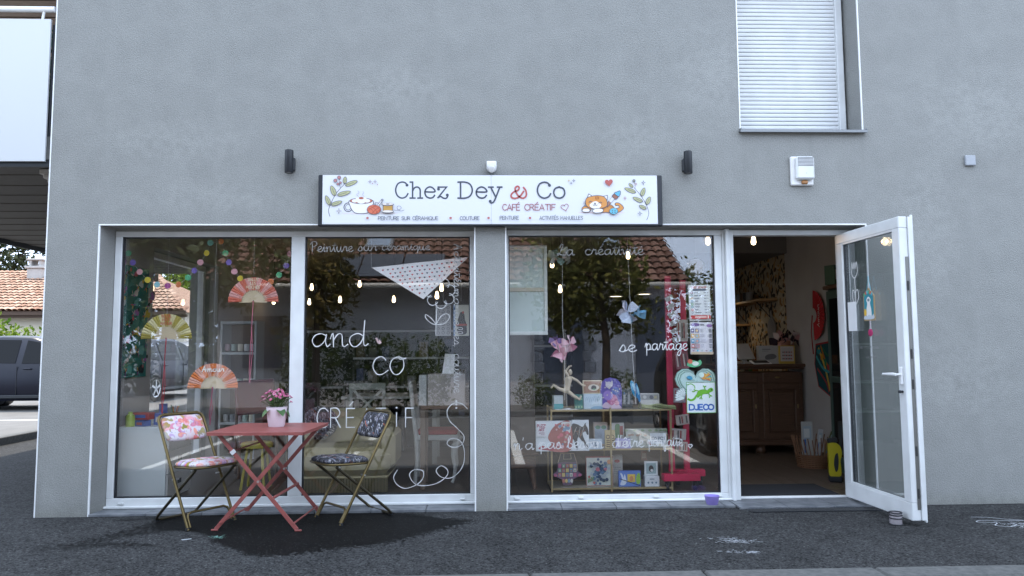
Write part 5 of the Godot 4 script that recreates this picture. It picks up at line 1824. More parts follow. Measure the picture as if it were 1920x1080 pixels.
func build_small_things():
	var t := thing("bowl", "small lilac bowl on the ledge under the right window", "bowl", Vector3(1.842, 0.02, 0.0 - 0.045))
	var b := B.new()
	b.lathe([Vector2(0, 0), Vector2(0.042, 0), Vector2(0.046, 0.004), Vector2(0.060, 0.066), Vector2(0.062, 0.07), Vector2(0.058, 0.07), Vector2(0.045, 0.014), Vector2(0, 0.01)], Vector3.ZERO, 32)
	obj("bowl_body", b, mat(0.30, 0.24, 0.62, 0.4), t)
	t = thing("lantern", "small round lantern with dark rings standing at the foot of the open door", "lantern", Vector3(2.975, 0, 0.66))
	b = B.new()
	b.lathe([Vector2(0, 0.0), Vector2(0.04, 0.0), Vector2(0.043, 0.006), Vector2(0.043, 0.075), Vector2(0.04, 0.085), Vector2(0.034, 0.082), Vector2(0.034, 0.03), Vector2(0, 0.02)], Vector3.ZERO, 28)
	obj("jar", b, mat(0.33, 0.3, 0.32, 0.2), t)
	for y in [0.006, 0.05, 0.072, 0.088]:
		b = B.new()
		var ring := []
		for i in 24:
			ring.append(Vector3(cos(TAU * i / 24) * 0.0425, y, sin(TAU * i / 24) * 0.0425))
		b.tube(ring, 0.005, 6, true)
		obj("ring", b, M.black, t)
	t = thing("drain_grate", "dark slotted drain channel in the asphalt before the door", "drain")
	b = B.new()
	b.span(2.09, 3.12, -0.02, 0.002, 0.082, 0.20)
	obj("channel", b, M.dark, t)
	b = B.new()
	b.span(2.09, 3.12, -0.02, 0.007, 0.082, 0.092)
	b.span(2.09, 3.12, -0.02, 0.007, 0.19, 0.20)
	obj("rim", b, M.black, t)
	for k in 34:
		b = B.new()
		b.box(2.105 + k * 0.0302, 0.003, 0.141, 0.011, 0.008, 0.118, bs(0.55))
		obj("bar", b, mat(0.05, 0.052, 0.055, 0.6), t)
	t = thing("door_mat", "dark doormat on the floor just inside the open door", "doormat")
	b = B.new()
	b.prism(PackedVector2Array([Vector2(2.16, 0.29), Vector2(3.02, 0.29), Vector2(3.02, 0.80), Vector2(2.16, 0.80)]), 0.028, 0.038, Transform3D(Basis(Vector3.RIGHT, Vector3.FORWARD, Vector3.UP), Vector3.ZERO))
	obj("mat_body", b, tri(mat(0.012, 0.013, 0.018, 0.95), ramp(64, [[noise(64, 0.4, 77, 2), 1.0]], lin(0.006, 0.007, 0.01), lin(0.026, 0.027, 0.034)), 0.1), t)


# ---------------------------------------------------------------- hung and stuck in the windows
func fan(label: String, at_: Vector3, r: float, ca: Color, cb: Color, lines: Array, tq: Color, th: float, tassel: Color, drop: float) -> void:
	var t := thing("paper_fan", label, "fan", at_, 0.0, "folding fans hanging in the left window")
	var b := B.new()
	var n := 26
	for i in n * 2:
		var a0 := lerpf(PI + 0.03, -0.03, i / (n * 2.0))
		var a1 := lerpf(PI + 0.03, -0.03, (i + 1) / (n * 2.0))
		var z0 := 0.004 if i % 2 else -0.004
		b.col = ca if int(i / 4.0) % 2 == 0 else cb
		var p := []
		for q in [[a0, 0.47, z0], [a0, 1.0, z0], [a1, 1.0, -z0], [a1, 0.47, -z0]]:
			p.append(Vector3(cos(q[0]) * r * q[1], sin(q[0]) * r * q[1] * 0.97, q[2]))
		b.face(p, p[0] - Vector3(0, 0, 1))
	obj("pleated_paper", b, M.matte, t)
	for i in 19:
		b = B.new()
		var a := lerpf(PI + 0.03, -0.03, i / 18.0)
		var d := Vector3(cos(a), sin(a) * 0.97, 0)
		b.bar(d * 0.01 - Vector3(0, 0, 0.006 - i * 0.0004), d * r * 0.56 - Vector3(0, 0, 0.006 - i * 0.0004), 0.013, 0.001, Vector3(0, 0, 1))
		obj("rib", b, mat(0.55, 0.45, 0.3, 0.6), t)
	printed(t, "lettering", at(0, 0, 0.007), func(p: P):
		for i in lines.size():
			var s: String = lines[i]
			var w := p.width_of(s, "caps") * th / 10.0
			p.text(s, -w / 2, r * 0.83 - i * th * 1.42, th, tq, th * 0.17, "caps", w))
	b = B.new()
	var e := [Vector3(0, 0, 0.004), Vector3(-0.006, -drop * 0.3, 0.006), Vector3(0.004, -drop * 0.7, 0.004), Vector3(-0.012, -drop, 0.004), Vector3(-0.02, -drop * 0.96, 0.004), Vector3(-0.012, -drop * 0.6, 0.008), Vector3(0.004, 0, 0.008)]
	b.tube(e, 0.0032, 6)
	b.rod(Vector3(-0.012, -drop, 0.004), Vector3(-0.014, -drop - 0.05, 0.004), 0.006)
	b.ball(Vector3(0, 0, 0.006), Vector3(0.006, 0.006, 0.006), 8)
	obj("cord", b, mat(tassel.r, tassel.g, tassel.b, 0.8), t)
	b = B.new()
	b.rod(Vector3(0, r * 0.97, 0), Vector3(0, 2.7 - at_.y, 0), 0.0008, 4)
	obj("thread", b, M.white, t)


func bloom(parent: Node, called: String, o: Vector3, r: float, cols: Array, seed_: int, petals := 9) -> void:
	var q := RandomNumberGenerator.new()
	q.seed = seed_
	var b := B.new()
	for i in petals:
		var f := Basis.from_euler(Vector3(q.randfn(0, 0.5), q.randf() * TAU, TAU * i / petals + q.randfn(0, 0.2)))
		b.col = cols[i % cols.size()]
		var p := []
		for k in 9:
			var u := k / 8.0
			p.append([o + f * Vector3(u * r, sin(PI * minf(u * 0.62, 1)) * r * 0.42, sin(u * 5.0) * r * 0.12), o + f * Vector3(u * r, -sin(PI * minf(u * 0.62, 1)) * r * 0.42, cos(u * 4.0) * r * 0.12)])
		for k in 8:
			b.quad(p[k][0], p[k][1], p[k + 1][1], p[k + 1][0])
	obj(called, b, M.matte, parent)


func sheet_box(x: float, y: float, z: float, w: float, h: float, roll := 0.0, d := 0.0012) -> B:
	var b := B.new()
	b.box(x, y, z, w, h, d, bs(0, 0, roll))
	return b


func build_window_decor():
	# garland of paper discs
	var g := thing("garland", "string of coloured paper discs draped across the top of the left pane", "garland")
	var cq := {"g": lin(0.10, 0.42, 0.22), "p": lin(0.20, 0.14, 0.48), "r": lin(0.66, 0.34, 0.38), "y": lin(0.62, 0.48, 0.05), "c": lin(0.32, 0.62, 0.68), "m": lin(0.42, 0.08, 0.3), "o": lin(0.66, 0.2, 0.08), "t": lin(0.2, 0.48, 0.42)}
	var dots := P.pts("-3.05 2.13 -3.01 2.05 -2.95 1.97 -2.88 1.9 -2.8 1.86 -2.71 1.85 -2.62 1.86 -2.54 1.92 -2.49 1.98 -2.44 2.05 -2.39 2.13 -2.36 2.22 -2.27 2.23 -2.23 2.13 -2.2 2.05 -2.15 1.97 -2.1 1.91 -1.84 1.88 -1.77 1.94 -1.71 2.02 -1.68 2.12")
	var hue := "gpryCmogpryTogpryogprr"
	var line := []
	for i in dots.size():
		line.append(Vector3(dots[i].x, dots[i].y, -0.362))
		var b := B.new()
		b.lathe([Vector2(0, 0.0006), Vector2(0.026, 0.0006), Vector2(0.026, -0.0006), Vector2(0, -0.0006)], Vector3(dots[i].x, dots[i].y, -0.36), 20, bs(0.2 * sin(i * 3.0), PI / 2))
		var q: Color = cq[hue[i].to_lower()]
		obj("paper_disc", b, mat(q.r, q.g, q.b, 0.85), g)
	var b := B.new()
	b.tube(line, 0.0009, 4)
	obj("string", b, M.white, g)
	# fans
	fan("yellow striped folding fan with red lettering in the left window", Vector3(-2.70, 1.402, -0.34), 0.213, lin(0.40, 0.34, 0.09), lin(0.64, 0.58, 0.34), ["SOLEIL", "MON", "AMOUR"], lin(0.5, 0.06, 0.04), 0.022, lin(0.42, 0.03, 0.05), 0.58)
	fan("pink and red striped folding fan hanging high beside the white mullion", Vector3(-1.979, 1.71, -0.34), 0.213, lin(0.62, 0.17, 0.12), lin(0.68, 0.36, 0.33), ["SALUT", "LES", "MOCHES"], lin(0.78, 0.70, 0.5), 0.023, lin(0.5, 0.14, 0.2), 0.64)
	fan("orange striped folding fan with white lettering above the flowered chair", Vector3(-2.298, 0.983, -0.33), 0.21, lin(0.66, 0.2, 0.07), lin(0.68, 0.38, 0.3), [], lin(0.8, 0.8, 0.76), 0.03, lin(0.42, 0.06, 0.14), 0.26)
	printed(get_node("paper_fan_002"), "lettering", at(-0.09, 0.135, 0.0075), func(p: P): p.text("Amour", 0, 0, 0.024, lin(0.82, 0.8, 0.74), 0.0075, "hand", 0.185))
	# heart printed scarf
	var scarf := thing("scarf", "white triangular scarf printed with small red and grey hearts", "scarf")
	var a := Vector2(-0.972, 1.994)
	var c := Vector2(-0.139, 2.085)
	var d := Vector2(-0.528, 1.721)
	var wave := func(p: Vector2) -> Vector3: return Vector3(p.x, p.y, -0.305 + 0.007 * sin(p.x * 17.0 + p.y * 6.0))
	b = B.new()
	b.soft()
	var n := 20
	for i in n:
		for j in n - i:
			var f := func(u: int, v: int) -> Vector3: return wave.call(a + (c - a) * (float(u) / n) + (d - a) * (float(v) / n))
			b.face([f.call(i, j), f.call(i + 1, j), f.call(i, j + 1)], Vector3(-0.5, 1.9, -1.0))
			if i + j < n - 1:
				b.face([f.call(i + 1, j), f.call(i + 1, j + 1), f.call(i, j + 1)], Vector3(-0.5, 1.9, -1.0))
	obj("cloth", b, mat(0.82, 0.80, 0.79, 0.9), scarf)
	b = B.new()
	for i in 24:
		for j in 14:
			var o := Vector2(-1.0 + i * 0.042 + (0.021 if j % 2 else 0.0), 2.09 - j * 0.033 + (i * 0.0046))
			if Geometry2D.point_is_inside_triangle(o, a + Vector2(0.03, 0), c - Vector2(0.03, 0.012), d + Vector2(0, 0.02)):
				var p := P.new(b, Transform3D(Basis(), wave.call(o) + Vector3(0, 0, 0.0035)), F)
				p.heart(0, 0, 0.0085, lin(0.5, 0.04, 0.05) if (i + j) % 2 else lin(0.10, 0.11, 0.13))
	obj("heart_print", b, M.matte, scarf)
	b = B.new()
	for p in [a, c]:
		b.rod(Vector3(p.x, p.y, -0.305), Vector3(p.x + (0.04 if p == c else -0.02), 2.7, -0.32), 0.001, 4)
	obj("thread", b, M.white, scarf)
	# small paper butterfly on the pane
	tag(printed(self, "paper_butterfly", at(-0.905, 1.345, -0.2475), func(p: P):
		p.poly(P.pts("0 0 -.022 .045 -.006 .05 .008 .022"), lin(0.6, 0.42, 0.42))
		p.poly(P.pts("0 0 .014 .034 .034 .008 .018 -.006"), lin(0.7, 0.5, 0.5)), M.matte), "tiny pale pink paper butterfly on the glass after the word and", "paper butterfly")
	# framed white board hung behind the right window
	var w := thing("framed_board", "white framed pale board with a middle rail hanging beside the pillar", "board")
	b = B.new()
	frame(b, -0.03, 0.55, 1.412, 2.206, -0.48, -0.45, 0.03, 0.03, 0.03, 0.03)
	obj("frame", b, mat(0.62, 0.64, 0.6, 0.5), w)
	b = B.new()
	b.span(0.0, 0.52, 1.795, 1.83, -0.475, -0.452, 0.003)
	obj("rail", b, mat(0.5, 0.46, 0.36, 0.6), w)
	b = B.new()
	b.span(0.0, 0.52, 1.442, 2.176, -0.474, -0.464)
	obj("panel", b, mat(0.50, 0.58, 0.54, 0.25), w)
	b = B.new()
	for x in [0.03, 0.5]:
		b.rod(Vector3(x, 2.2, -0.465), Vector3(x, 2.75, -0.465), 0.0015, 4)
	obj("wire", b, M.steel, w)
	# paper flowers and butterflies on two strings
	var m := thing("paper_mobile", "string with a grey green paper bow and pink paper flowers in the right window", "mobile")
	b = B.new()
	b.tube([Vector3(0.69, 2.75, -0.5), Vector3(0.69, 2.11, -0.5), Vector3(0.685, 1.5, -0.5), Vector3(0.70, 1.28, -0.5), Vector3(0.697, 0.84, -0.5)], 0.0016, 5)
	obj("string", b, M.white, m)
	bloom(m, "paper_bow", Vector3(0.64, 2.11, -0.5), 0.085, [lin(0.42, 0.46, 0.42), lin(0.28, 0.4, 0.36), lin(0.5, 0.5, 0.48)], 3, 6)
	bloom(m, "paper_bow", Vector3(0.735, 2.12, -0.5), 0.08, [lin(0.45, 0.47, 0.44), lin(0.55, 0.52, 0.5)], 4, 6)
	bloom(m, "paper_flower", Vector3(0.74, 1.335, -0.5), 0.075, [lin(0.75, 0.3, 0.42), lin(0.78, 0.5, 0.56), lin(0.78, 0.62, 0.64)], 5)
	bloom(m, "paper_flower", Vector3(0.655, 1.27, -0.49), 0.10, [lin(0.78, 0.46, 0.52), lin(0.8, 0.6, 0.62), lin(0.7, 0.3, 0.4)], 6)
	bloom(m, "paper_flower", Vector3(0.62, 1.36, -0.51), 0.06, [lin(0.22, 0.14, 0.32), lin(0.3, 0.2, 0.42)], 7, 6)
	m = thing("paper_mobile", "string with a pale blue paper flower and a bright blue paper butterfly", "mobile")
	b = B.new()
	b.tube([Vector3(1.27, 2.75, -0.5), Vector3(1.28, 2.1, -0.5), Vector3(1.295, 1.6, -0.5), Vector3(1.305, 1.2, -0.5), Vector3(1.325, 0.8, -0.5)], 0.0016, 5)
	obj("string", b, M.white, m)
	bloom(m, "paper_flower", Vector3(1.265, 1.615, -0.49), 0.105, [lin(0.6, 0.66, 0.78), lin(0.68, 0.66, 0.76), lin(0.55, 0.62, 0.76)], 8, 8)
	bloom(m, "paper_flower", Vector3(1.335, 1.60, -0.5), 0.095, [lin(0.2, 0.45, 0.66), lin(0.3, 0.52, 0.7)], 9, 6)
	b = B.new()
	for e in [[1.31, 0.93, 0.05, 0.085, 0.4], [1.345, 0.90, 0.035, 0.09, 0.25]]:
		b.col = lin(0.03, 0.28, 0.52) if e[4] > 0.3 else lin(0.02, 0.2, 0.45)
		b.ball(Vector3(e[0], e[1], -0.5), Vector3(e[2] * 0.6, e[3], 0.002), 14, bs(0.5, 0, e[4]))
		b.col = lin(0.3, 0.6, 0.75)
		b.ball(Vector3(e[0], e[1] + 0.02, -0.496), Vector3(e[2] * 0.3, e[3] * 0.5, 0.002), 10, bs(0.5, 0, e[4]))
	obj("paper_butterfly", b, M.matte, m)
	# two menu sheets
	var doc := func(called: String, label: String, x: float, y: float, wd: float, ht: float, roll: float, draw: Callable):
		var t := thing(called, label, "menu", Vector3(x, y, -0.252), 0.0)
		t.rotation.z = roll
		obj("paper", sheet_box(0, 0, 0, wd, ht), mat(0.72, 0.72, 0.70, 0.7), t)
		printed(t, "print", at(0, 0, 0.0012), draw, M.matte)
	var dk := lin(0.12, 0.13, 0.16)
	doc.call("menu_sheet", "upper menu sheet on the right window with red title and column of round icons", 1.845, 1.675, 0.187, 0.31, 0.01, func(p: P):
		p.rect(-0.093, -0.155, 0.186, 0.31, lin(0.66, 0.67, 0.64))
		p.rect(-0.083, -0.10, 0.166, 0.215, lin(0.74, 0.75, 0.75))
		p.text("CHEZ DEY & CO", -0.066, 0.128, 0.014, lin(0.5, 0.08, 0.07), 0.0035, "caps", 0.128)
		p.poly(P.pts("-.066 .112 -.05 .122 .05 .122 .066 .112 .05 .104 -.05 .104"), lin(0.14, 0.16, 0.2))
		var cs := [lin(0.3, 0.12, 0.22), lin(0.2, 0.35, 0.4), lin(0.6, 0.35, 0.1), lin(0.12, 0.3, 0.4), lin(0.2, 0.4, 0.2), lin(0.1, 0.35, 0.4), lin(0.6, 0.12, 0.1), lin(0.3, 0.3, 0.34)]
		for i in 8:
			p.ring(-0.068, 0.088 - i * 0.0245, 0.0085, 0.0042, cs[i])
			p.rect(-0.046, 0.087 - i * 0.0245, 0.03 + 0.013 * ((i * 5) % 3), 0.005, dk)
			p.rect(-0.046, 0.080 - i * 0.0245, 0.045, 0.0022, lin(0.4, 0.4, 0.42))
			p.rect(0.036, 0.086 - i * 0.0245, 0.022, 0.0045, dk)
			p.rect(0.066, 0.086 - i * 0.0245, 0.008, 0.0045, dk)
		p.rect(-0.085, -0.137, 0.17, 0.03, lin(0.48, 0.06, 0.06))
		p.rect(-0.05, -0.128, 0.1, 0.013, lin(0.66, 0.5, 0.45))
		p.rect(0.058, -0.136, 0.012, 0.026, lin(0.7, 0.6, 0.5)))
	doc.call("menu_sheet", "lower menu sheet on the right window with purple heading and picture rows", 1.852, 1.372, 0.19, 0.275, -0.015, func(p: P):
		p.rect(-0.095, -0.137, 0.19, 0.274, lin(0.72, 0.7, 0.73))
		p.disc(-0.052, 0.115, 0.038, lin(0.2, 0.13, 0.32), 0.015)
		p.disc(0.07, 0.108, 0.026, lin(0.35, 0.2, 0.42), 0.014)
		p.rect(-0.01, 0.11, 0.035, 0.009, dk)
		var cs := [lin(0.12, 0.1, 0.25), lin(0.6, 0.36, 0.08), lin(0.08, 0.3, 0.45), lin(0.45, 0.14, 0.13)]
		for i in 4:
			var y := 0.066 - i * 0.044
			p.rect(-0.09, y - 0.018, 0.026, 0.034, cs[i])
			p.disc(-0.077, y, 0.008, lin(0.7, 0.68, 0.7))
			p.rect(-0.056, y - 0.018, 0.036, 0.034, cs[i].lerp(lin(0.4, 0.4, 0.42), 0.5))
			p.disc(-0.04, y - 0.002, 0.011, cs[(i + 1) % 4].lerp(lin(0.7, 0.6, 0.5), 0.4))
			for k in 4:
				p.rect(-0.012, y + 0.012 - k * 0.008, 0.03 + 0.02 * ((k * 3 + i) % 3) / 2.0, 0.0028, lin(0.36, 0.36, 0.42))
			for k in 3:
				p.rect(0.062, y + 0.008 - k * 0.011, 0.026, 0.006, lin(0.14, 0.14, 0.18))
		for i in 5:
			p.disc(-0.075 + i * 0.037, -0.106, 0.009, [lin(0.4, 0.3, 0.35), lin(0.1, 0.4, 0.5), lin(0.4, 0.5, 0.5)][i % 3], 0.006)
		p.rect(-0.095, -0.137, 0.19, 0.02, lin(0.5, 0.4, 0.28)))
	# heart sticker and gecko sticker
	var mint := lin(0.36, 0.52, 0.45)
	var hs := thing("heart_sticker", "large pale mint heart sticker with line rings and a drawn bird", "sticker")
	printed(hs, "print", at(1.79, 0.985, -0.2475), func(p: P):
		p.heart(0, 0, 0.178, mint)
		for i in 5:
			p.heart(0, 0.002, 0.174 - i * 0.009, [lin(0.08, 0.17, 0.17), lin(0.55, 0.68, 0.62)][i % 2], false, 0.003)
		p.heart(0, 0.005, 0.130, lin(0.48, 0.63, 0.60))
		for i in 7:
			p.leaf(-0.10, -0.115, 0.085, 0.026, 1.7 + i * 0.28, lin(0.66, 0.72, 0.7), 0.002, lin(0.2, 0.3, 0.3))
		p.blob("-.07 .155 -.06 .19 -.02 .2 .02 .19 .04 .205 .055 .175 .03 .15 -.02 .14", lin(0.12, 0.42, 0.22))
		p.disc(-0.045, 0.19, 0.02, lin(0.6, 0.16, 0.1))
		p.disc(0.0, 0.172, 0.03, lin(0.62, 0.68, 0.6), 0.018)
		p.blob("-.08 .055 -.055 .07 -.03 .055 -.035 .035 -.06 .04", lin(0.08, 0.3, 0.45))
		p.blob(".04 .06 .06 .09 .09 .08 .1 .05 .07 .035", lin(0.62, 0.3, 0.08))
		p.disc(0.05, 0.075, 0.022, lin(0.55, 0.68, 0.62))
		for i in 5:
			p.leaf(0.075, 0.055, 0.06, 0.014, -0.5 + i * 0.32, [lin(0.62, 0.2, 0.06), lin(0.66, 0.42, 0.1), lin(0.1, 0.4, 0.4)][i % 3])
		for s in [[-0.02, 0.03], [-0.075, -0.01], [0.01, 0.02], [-0.05, -0.05]]:
			p.ring(s[0], s[1], 0.007, 0.002, lin(0.2, 0.36, 0.36)), M.matte)
	var gs := thing("square_sticker", "square white sticker with a green gecko and blue lettering", "sticker", Vector3(1.834, 0.869, -0.2455), 0.0)
	obj("sheet", sheet_box(0, 0, 0, 0.252, 0.262, 0.0, 0.0008), mat(0.12, 0.4, 0.05, 0.5), gs)
	printed(gs, "print", at(0, 0, 0.0008), func(p: P):
		var gr := lin(0.14, 0.42, 0.02)
		p.rect(-0.121, -0.126, 0.242, 0.252, lin(0.68, 0.74, 0.74))
		p.text("DJECO", -0.104, -0.103, 0.044, lin(0.03, 0.12, 0.42), 0.0125, "caps", 0.218)
		p.line(P.pts("-.118 .108 -.085 .116 -.058 .10 -.052 .078"), 0.007, gr, true)
		p.line(P.pts("-.112 -.012 -.09 -.022 -.062 -.012 -.04 .016 -.016 .036"), 0.017, gr, true)
		p.blob("-.04 .018 -.03 .05 -.005 .066 .03 .068 .062 .058 .074 .04 .05 .03 .02 .028 -.012 .01 -.03 -.002", gr)
		p.blob(".052 .055 .066 .074 .09 .082 .104 .07 .1 .054 .08 .044 .06 .044", gr)
		for s in ["-.02 .055 -.045 .06 -.062 .05 -.075 .052", "-.045 .058 -.06 .068", ".01 .03 .0 .008 .006 -.012", ".0 .004 -.014 -.008", ".035 .066 .03 .086 .042 .096", ".03 .088 .02 .098", ".06 .038 .076 .018 .09 .012", ".076 .018 .07 .0"]:
			p.line(P.pts(s), 0.0085, gr, true)
		p.disc(0.088, 0.066, 0.006, lin(0.02, 0.03, 0.01)), M.ink)
	# the little house card, sheet and charm on the door glass
	var door := shop.get_node("door") as Node3D
	var xf := door.transform
	var card := thing("house_card", "small teal house shaped card with a white figure hanging on the door glass", "card")
	card.transform = xf * at(0.47, 1.63, 0.034)
	var b2 := B.new()
	b2.prism(P.pts("-.075 -.135 .075 -.135 .075 .06 0 .125 -.075 .06"), -0.004, 0.004)
	obj("board", b2, mat(0.34, 0.24, 0.12, 0.7), card)
	printed(card, "print", at(0, 0, 0.0044), func(p: P):
		p.poly(P.pts("-.066 -.122 .066 -.122 .066 .054 0 .11 -.066 .054"), lin(0.05, 0.24, 0.3))
		p.blob("-.03 -.11 -.034 -.05 -.02 .0 -.03 .03 0 .055 .03 .03 .02 .0 .034 -.05 .03 -.11", lin(0.7, 0.7, 0.68))
		p.disc(0, 0.028, 0.018, lin(0.2, 0.26, 0.28), 0.012)
		p.disc(-0.05, -0.07, 0.018, lin(0.62, 0.4, 0.06), 0.03)
		p.blob("-.066 -.122 -.06 -.095 -.03 -.1 0 -.088 .04 -.1 .066 -.085 .066 -.122", lin(0.5, 0.55, 0.6))
		for i in 6:
			p.disc(-0.055 + i * 0.022, 0.072 + 0.02 * sin(i * 0.63), 0.013, [lin(0.1, 0.36, 0.2), lin(0.5, 0.14, 0.1), lin(0.12, 0.4, 0.5)][i % 3]), M.matte)
	b2 = B.new()
	b2.tube([Vector3(-0.03, 0.1, 0), Vector3(0, 0.22, 0), Vector3(0.03, 0.1, 0)], 0.002, 5)
	obj("cord", b2, mat(0.1, 0.4, 0.5, 0.7), card)
	b2 = B.new()
	b2.rod(Vector3(0, -0.135, 0), Vector3(0, -0.2, 0), 0.0012, 4)
	b2.ball(Vector3(0, -0.23, 0), Vector3(0.035, 0.03, 0.006), 12)
	obj("charm", b2, mat(0.4, 0.03, 0.12, 0.5), card)
	var note := thing("paper_note", "plain white paper taped to the hinge side of the door glass", "note")
	note.transform = xf * at(0.19, 1.54, 0.022)
	obj("paper", sheet_box(0, 0, 0, 0.13, 0.24), mat(0.72, 0.73, 0.75, 0.7), note)


# ---------------------------------------------------------------- goods and furniture behind the glass
func carton(called: String, label: String, cat: String, pos: Vector3, size: Vector3, turn: float, q: Color, draw = null, tilt := 0.0, group := "") -> Node3D:
	var t := thing(called, label, cat, pos, turn, group)
	t.rotation.x = tilt
	var b := B.new()
	b.box(0, size.y / 2, 0, size.x, size.y, size.z, Basis(), 0.002)
	obj("carton", b, mat(q.r, q.g, q.b, 0.5), t)
	if draw:
		printed(t, "front_print", at(0, 0, size.z / 2 + 0.0008), draw, M.ink)
	return t


func build_display_rack():
	var t := thing("display_rack", "low brass framed display rack with three shelves behind the right window", "rack", Vector3(0, 0.0285, 0))
	for x in [0.585, 1.115, 1.655]:
		for z in [-0.60, -1.0]:
			var b := B.new()
			b.span(x - 0.008, x + 0.008, 0, 0.735, z - 0.008, z + 0.008, 0.001)
			obj("post", b, M.gold, t)
	for y in [0.025, 0.365, 0.71]:
		var b := B.new()
		b.span(0.585, 1.655, y - 0.006, y + 0.010, -0.606, -0.594)
		b.span(0.585, 1.655, y - 0.006, y + 0.010, -1.006, -0.994)
		b.span(0.579, 0.591, y - 0.006, y + 0.010, -0.994, -0.606)
		b.span(1.649, 1.661, y - 0.006, y + 0.010, -0.994, -0.606)
		obj("shelf_frame", b, M.gold, t)
		b = B.new()
		b.span(0.592, 1.648, y, y + 0.006, -0.993, -0.607)
		obj("shelf", b, mat(0.33, 0.3, 0.24, 0.3), t)
	var f0 := 0.06
	var f1 := 0.40
	var f2 := 0.745
	# top shelf
	carton("game_box", "pale box with a teal foot, leftmost on top of the rack", "box", Vector3(0.655, f2, -0.72), Vector3(0.085, 0.125, 0.08), 0.1, lin(0.5, 0.55, 0.55), func(p): p.rect(-0.042, 0, 0.084, 0.05, lin(0.06, 0.3, 0.32)))
	carton("game_box", "small dark green box beside the wooden figure", "box", Vector3(0.845, f2, -0.73), Vector3(0.075, 0.13, 0.06), 0.0, lin(0.04, 0.19, 0.16), func(p):
		for i in 6:
			p.disc(-0.026 + (i % 3) * 0.026, 0.02 + (i / 3) * 0.07, 0.008, lin(0.3, 0.5, 0.3)))
	carton("game_box", "light blue box under the brown framed picture on the rack", "box", Vector3(0.975, f2, -0.75), Vector3(0.17, 0.135, 0.09), 0.0, lin(0.46, 0.58, 0.66), func(p):
		for i in 8:
			p.line(PackedVector2Array([Vector2(-0.07 + i * 0.018, 0.07 + 0.01 * sin(i * 2.0)), Vector2(-0.06 + i * 0.018, 0.105)]), 0.004, lin(0.16, 0.28, 0.4))
		p.blob("-.02 .0 .0 .02 .04 .025 .08 .02 .08 .0", lin(0.2, 0.36, 0.5)))
	carton("picture_box", "brown box with cream border and animal in an oval, on the light blue box", "box", Vector3(0.975, f2 + 0.136, -0.75), Vector3(0.175, 0.12, 0.05), 0.0, lin(0.62, 0.52, 0.36), func(p):
		p.rect(-0.078, 0.008, 0.156, 0.104, lin(0.30, 0.15, 0.09))
		p.disc(0.01, 0.055, 0.05, lin(0.62, 0.56, 0.46), 0.03)
		p.blob("-.01 .04 -.01 .062 .005 .075 .028 .07 .035 .05 .02 .04", lin(0.04, 0.05, 0.05))
		p.disc(0.015, 0.04, 0.012, lin(0.1, 0.35, 0.14), 0.006))
	t = thing("puzzle_box", "dome topped violet and blue puzzle box with pink figures on the rack", "box", Vector3(1.145, f2, -0.74))
	var b := B.new()
	var dome := P.pts("-.095 0 .095 0 .098 .17 .085 .235 .05 .27 0 .28 -.05 .27 -.085 .235 -.098 .17")
	b.prism(dome, -0.02, 0.02)
	obj("carton", b, mat(0.12, 0.09, 0.4, 0.5), t)
	printed(t, "front_print", at(0, 0, 0.0208), func(p: P):
		p.disc(0.01, 0.07, 0.05, lin(0.5, 0.14, 0.3), 0.06)
		p.disc(-0.03, 0.12, 0.045, lin(0.32, 0.22, 0.6))
		p.disc(0.04, 0.16, 0.035, lin(0.1, 0.16, 0.5))
		p.disc(-0.02, 0.215, 0.032, lin(0.62, 0.56, 0.66), 0.03)
		p.blob("-.04 .2 -.05 .25 -.03 .225 -.01 .225 .01 .255 .012 .205", lin(0.66, 0.62, 0.68))
		p.blob("-.08 .01 -.05 .06 0 .03 .04 .05 .085 .02 .08 .0", lin(0.66, 0.5, 0.62))
		p.disc(0.05, 0.05, 0.022, lin(0.68, 0.3, 0.42))
		for i in 9:
			p.disc(-0.075 + 0.019 * i, 0.10 + 0.09 * absf(sin(i * 1.7)), 0.006, lin(0.7, 0.66, 0.5)))
	# jointed wooden figure
	t = thing("wooden_figure", "pale jointed wooden artist's figure leaping above the rack", "figure", Vector3(0.745, f2, -0.68))
	var parts := [["head", [[0.02, 0.335, 0.02, 0.024]]], ["torso", [[0.005, 0.27, 0.02, 0.034], [-0.005, 0.215, 0.02, 0.026], [-0.01, 0.18, 0.02, 0.03]]], ["arm", [[0.0, 0.3, 0.03, 0.013], [-0.02, 0.345, 0.03, 0.012], [0.012, 0.385, 0.03, 0.009], [0.028, 0.39, 0.03, 0.008]]], ["arm", [[0.03, 0.285, 0.02, 0.013], [0.08, 0.26, 0.03, 0.012], [0.13, 0.215, 0.03, 0.009], [0.15, 0.215, 0.03, 0.008]]], ["leg", [[-0.015, 0.165, 0.02, 0.019], [-0.08, 0.185, 0.03, 0.016], [-0.13, 0.22, 0.02, 0.012], [-0.15, 0.2, 0.03, 0.01]]], ["leg", [[0.0, 0.16, 0.02, 0.019], [0.05, 0.12, 0.03, 0.016], [0.10, 0.09, 0.02, 0.012], [0.115, 0.115, 0.02, 0.01]]]]
	for s in parts:
		b = B.new()
		var pts := []
		var rr := []
		for q in s[1]:
			pts.append(Vector3(q[0], q[1], q[2]))
			rr.append(q[3])
		if pts.size() > 1:
			b.tube(pts, rr, 10)
		for i in pts.size():
			b.ball(pts[i], Vector3.ONE * rr[i] * (1.0 if s[0] != "head" else 1.0) * (Vector3(0.85, 1.2, 0.9) if s[0] == "head" else Vector3.ONE), 10)
		obj(s[0], b, mat(0.62, 0.52, 0.38, 0.5), t)
	b = B.new()
	b.rod(Vector3(-0.01, 0.004, 0.0), Vector3(-0.01, 0.19, 0.0), 0.003, 6)
	b.lathe([Vector2(0, 0.012), Vector2(0.045, 0.012), Vector2(0.048, 0)], Vector3(-0.01, 0, 0), 20)
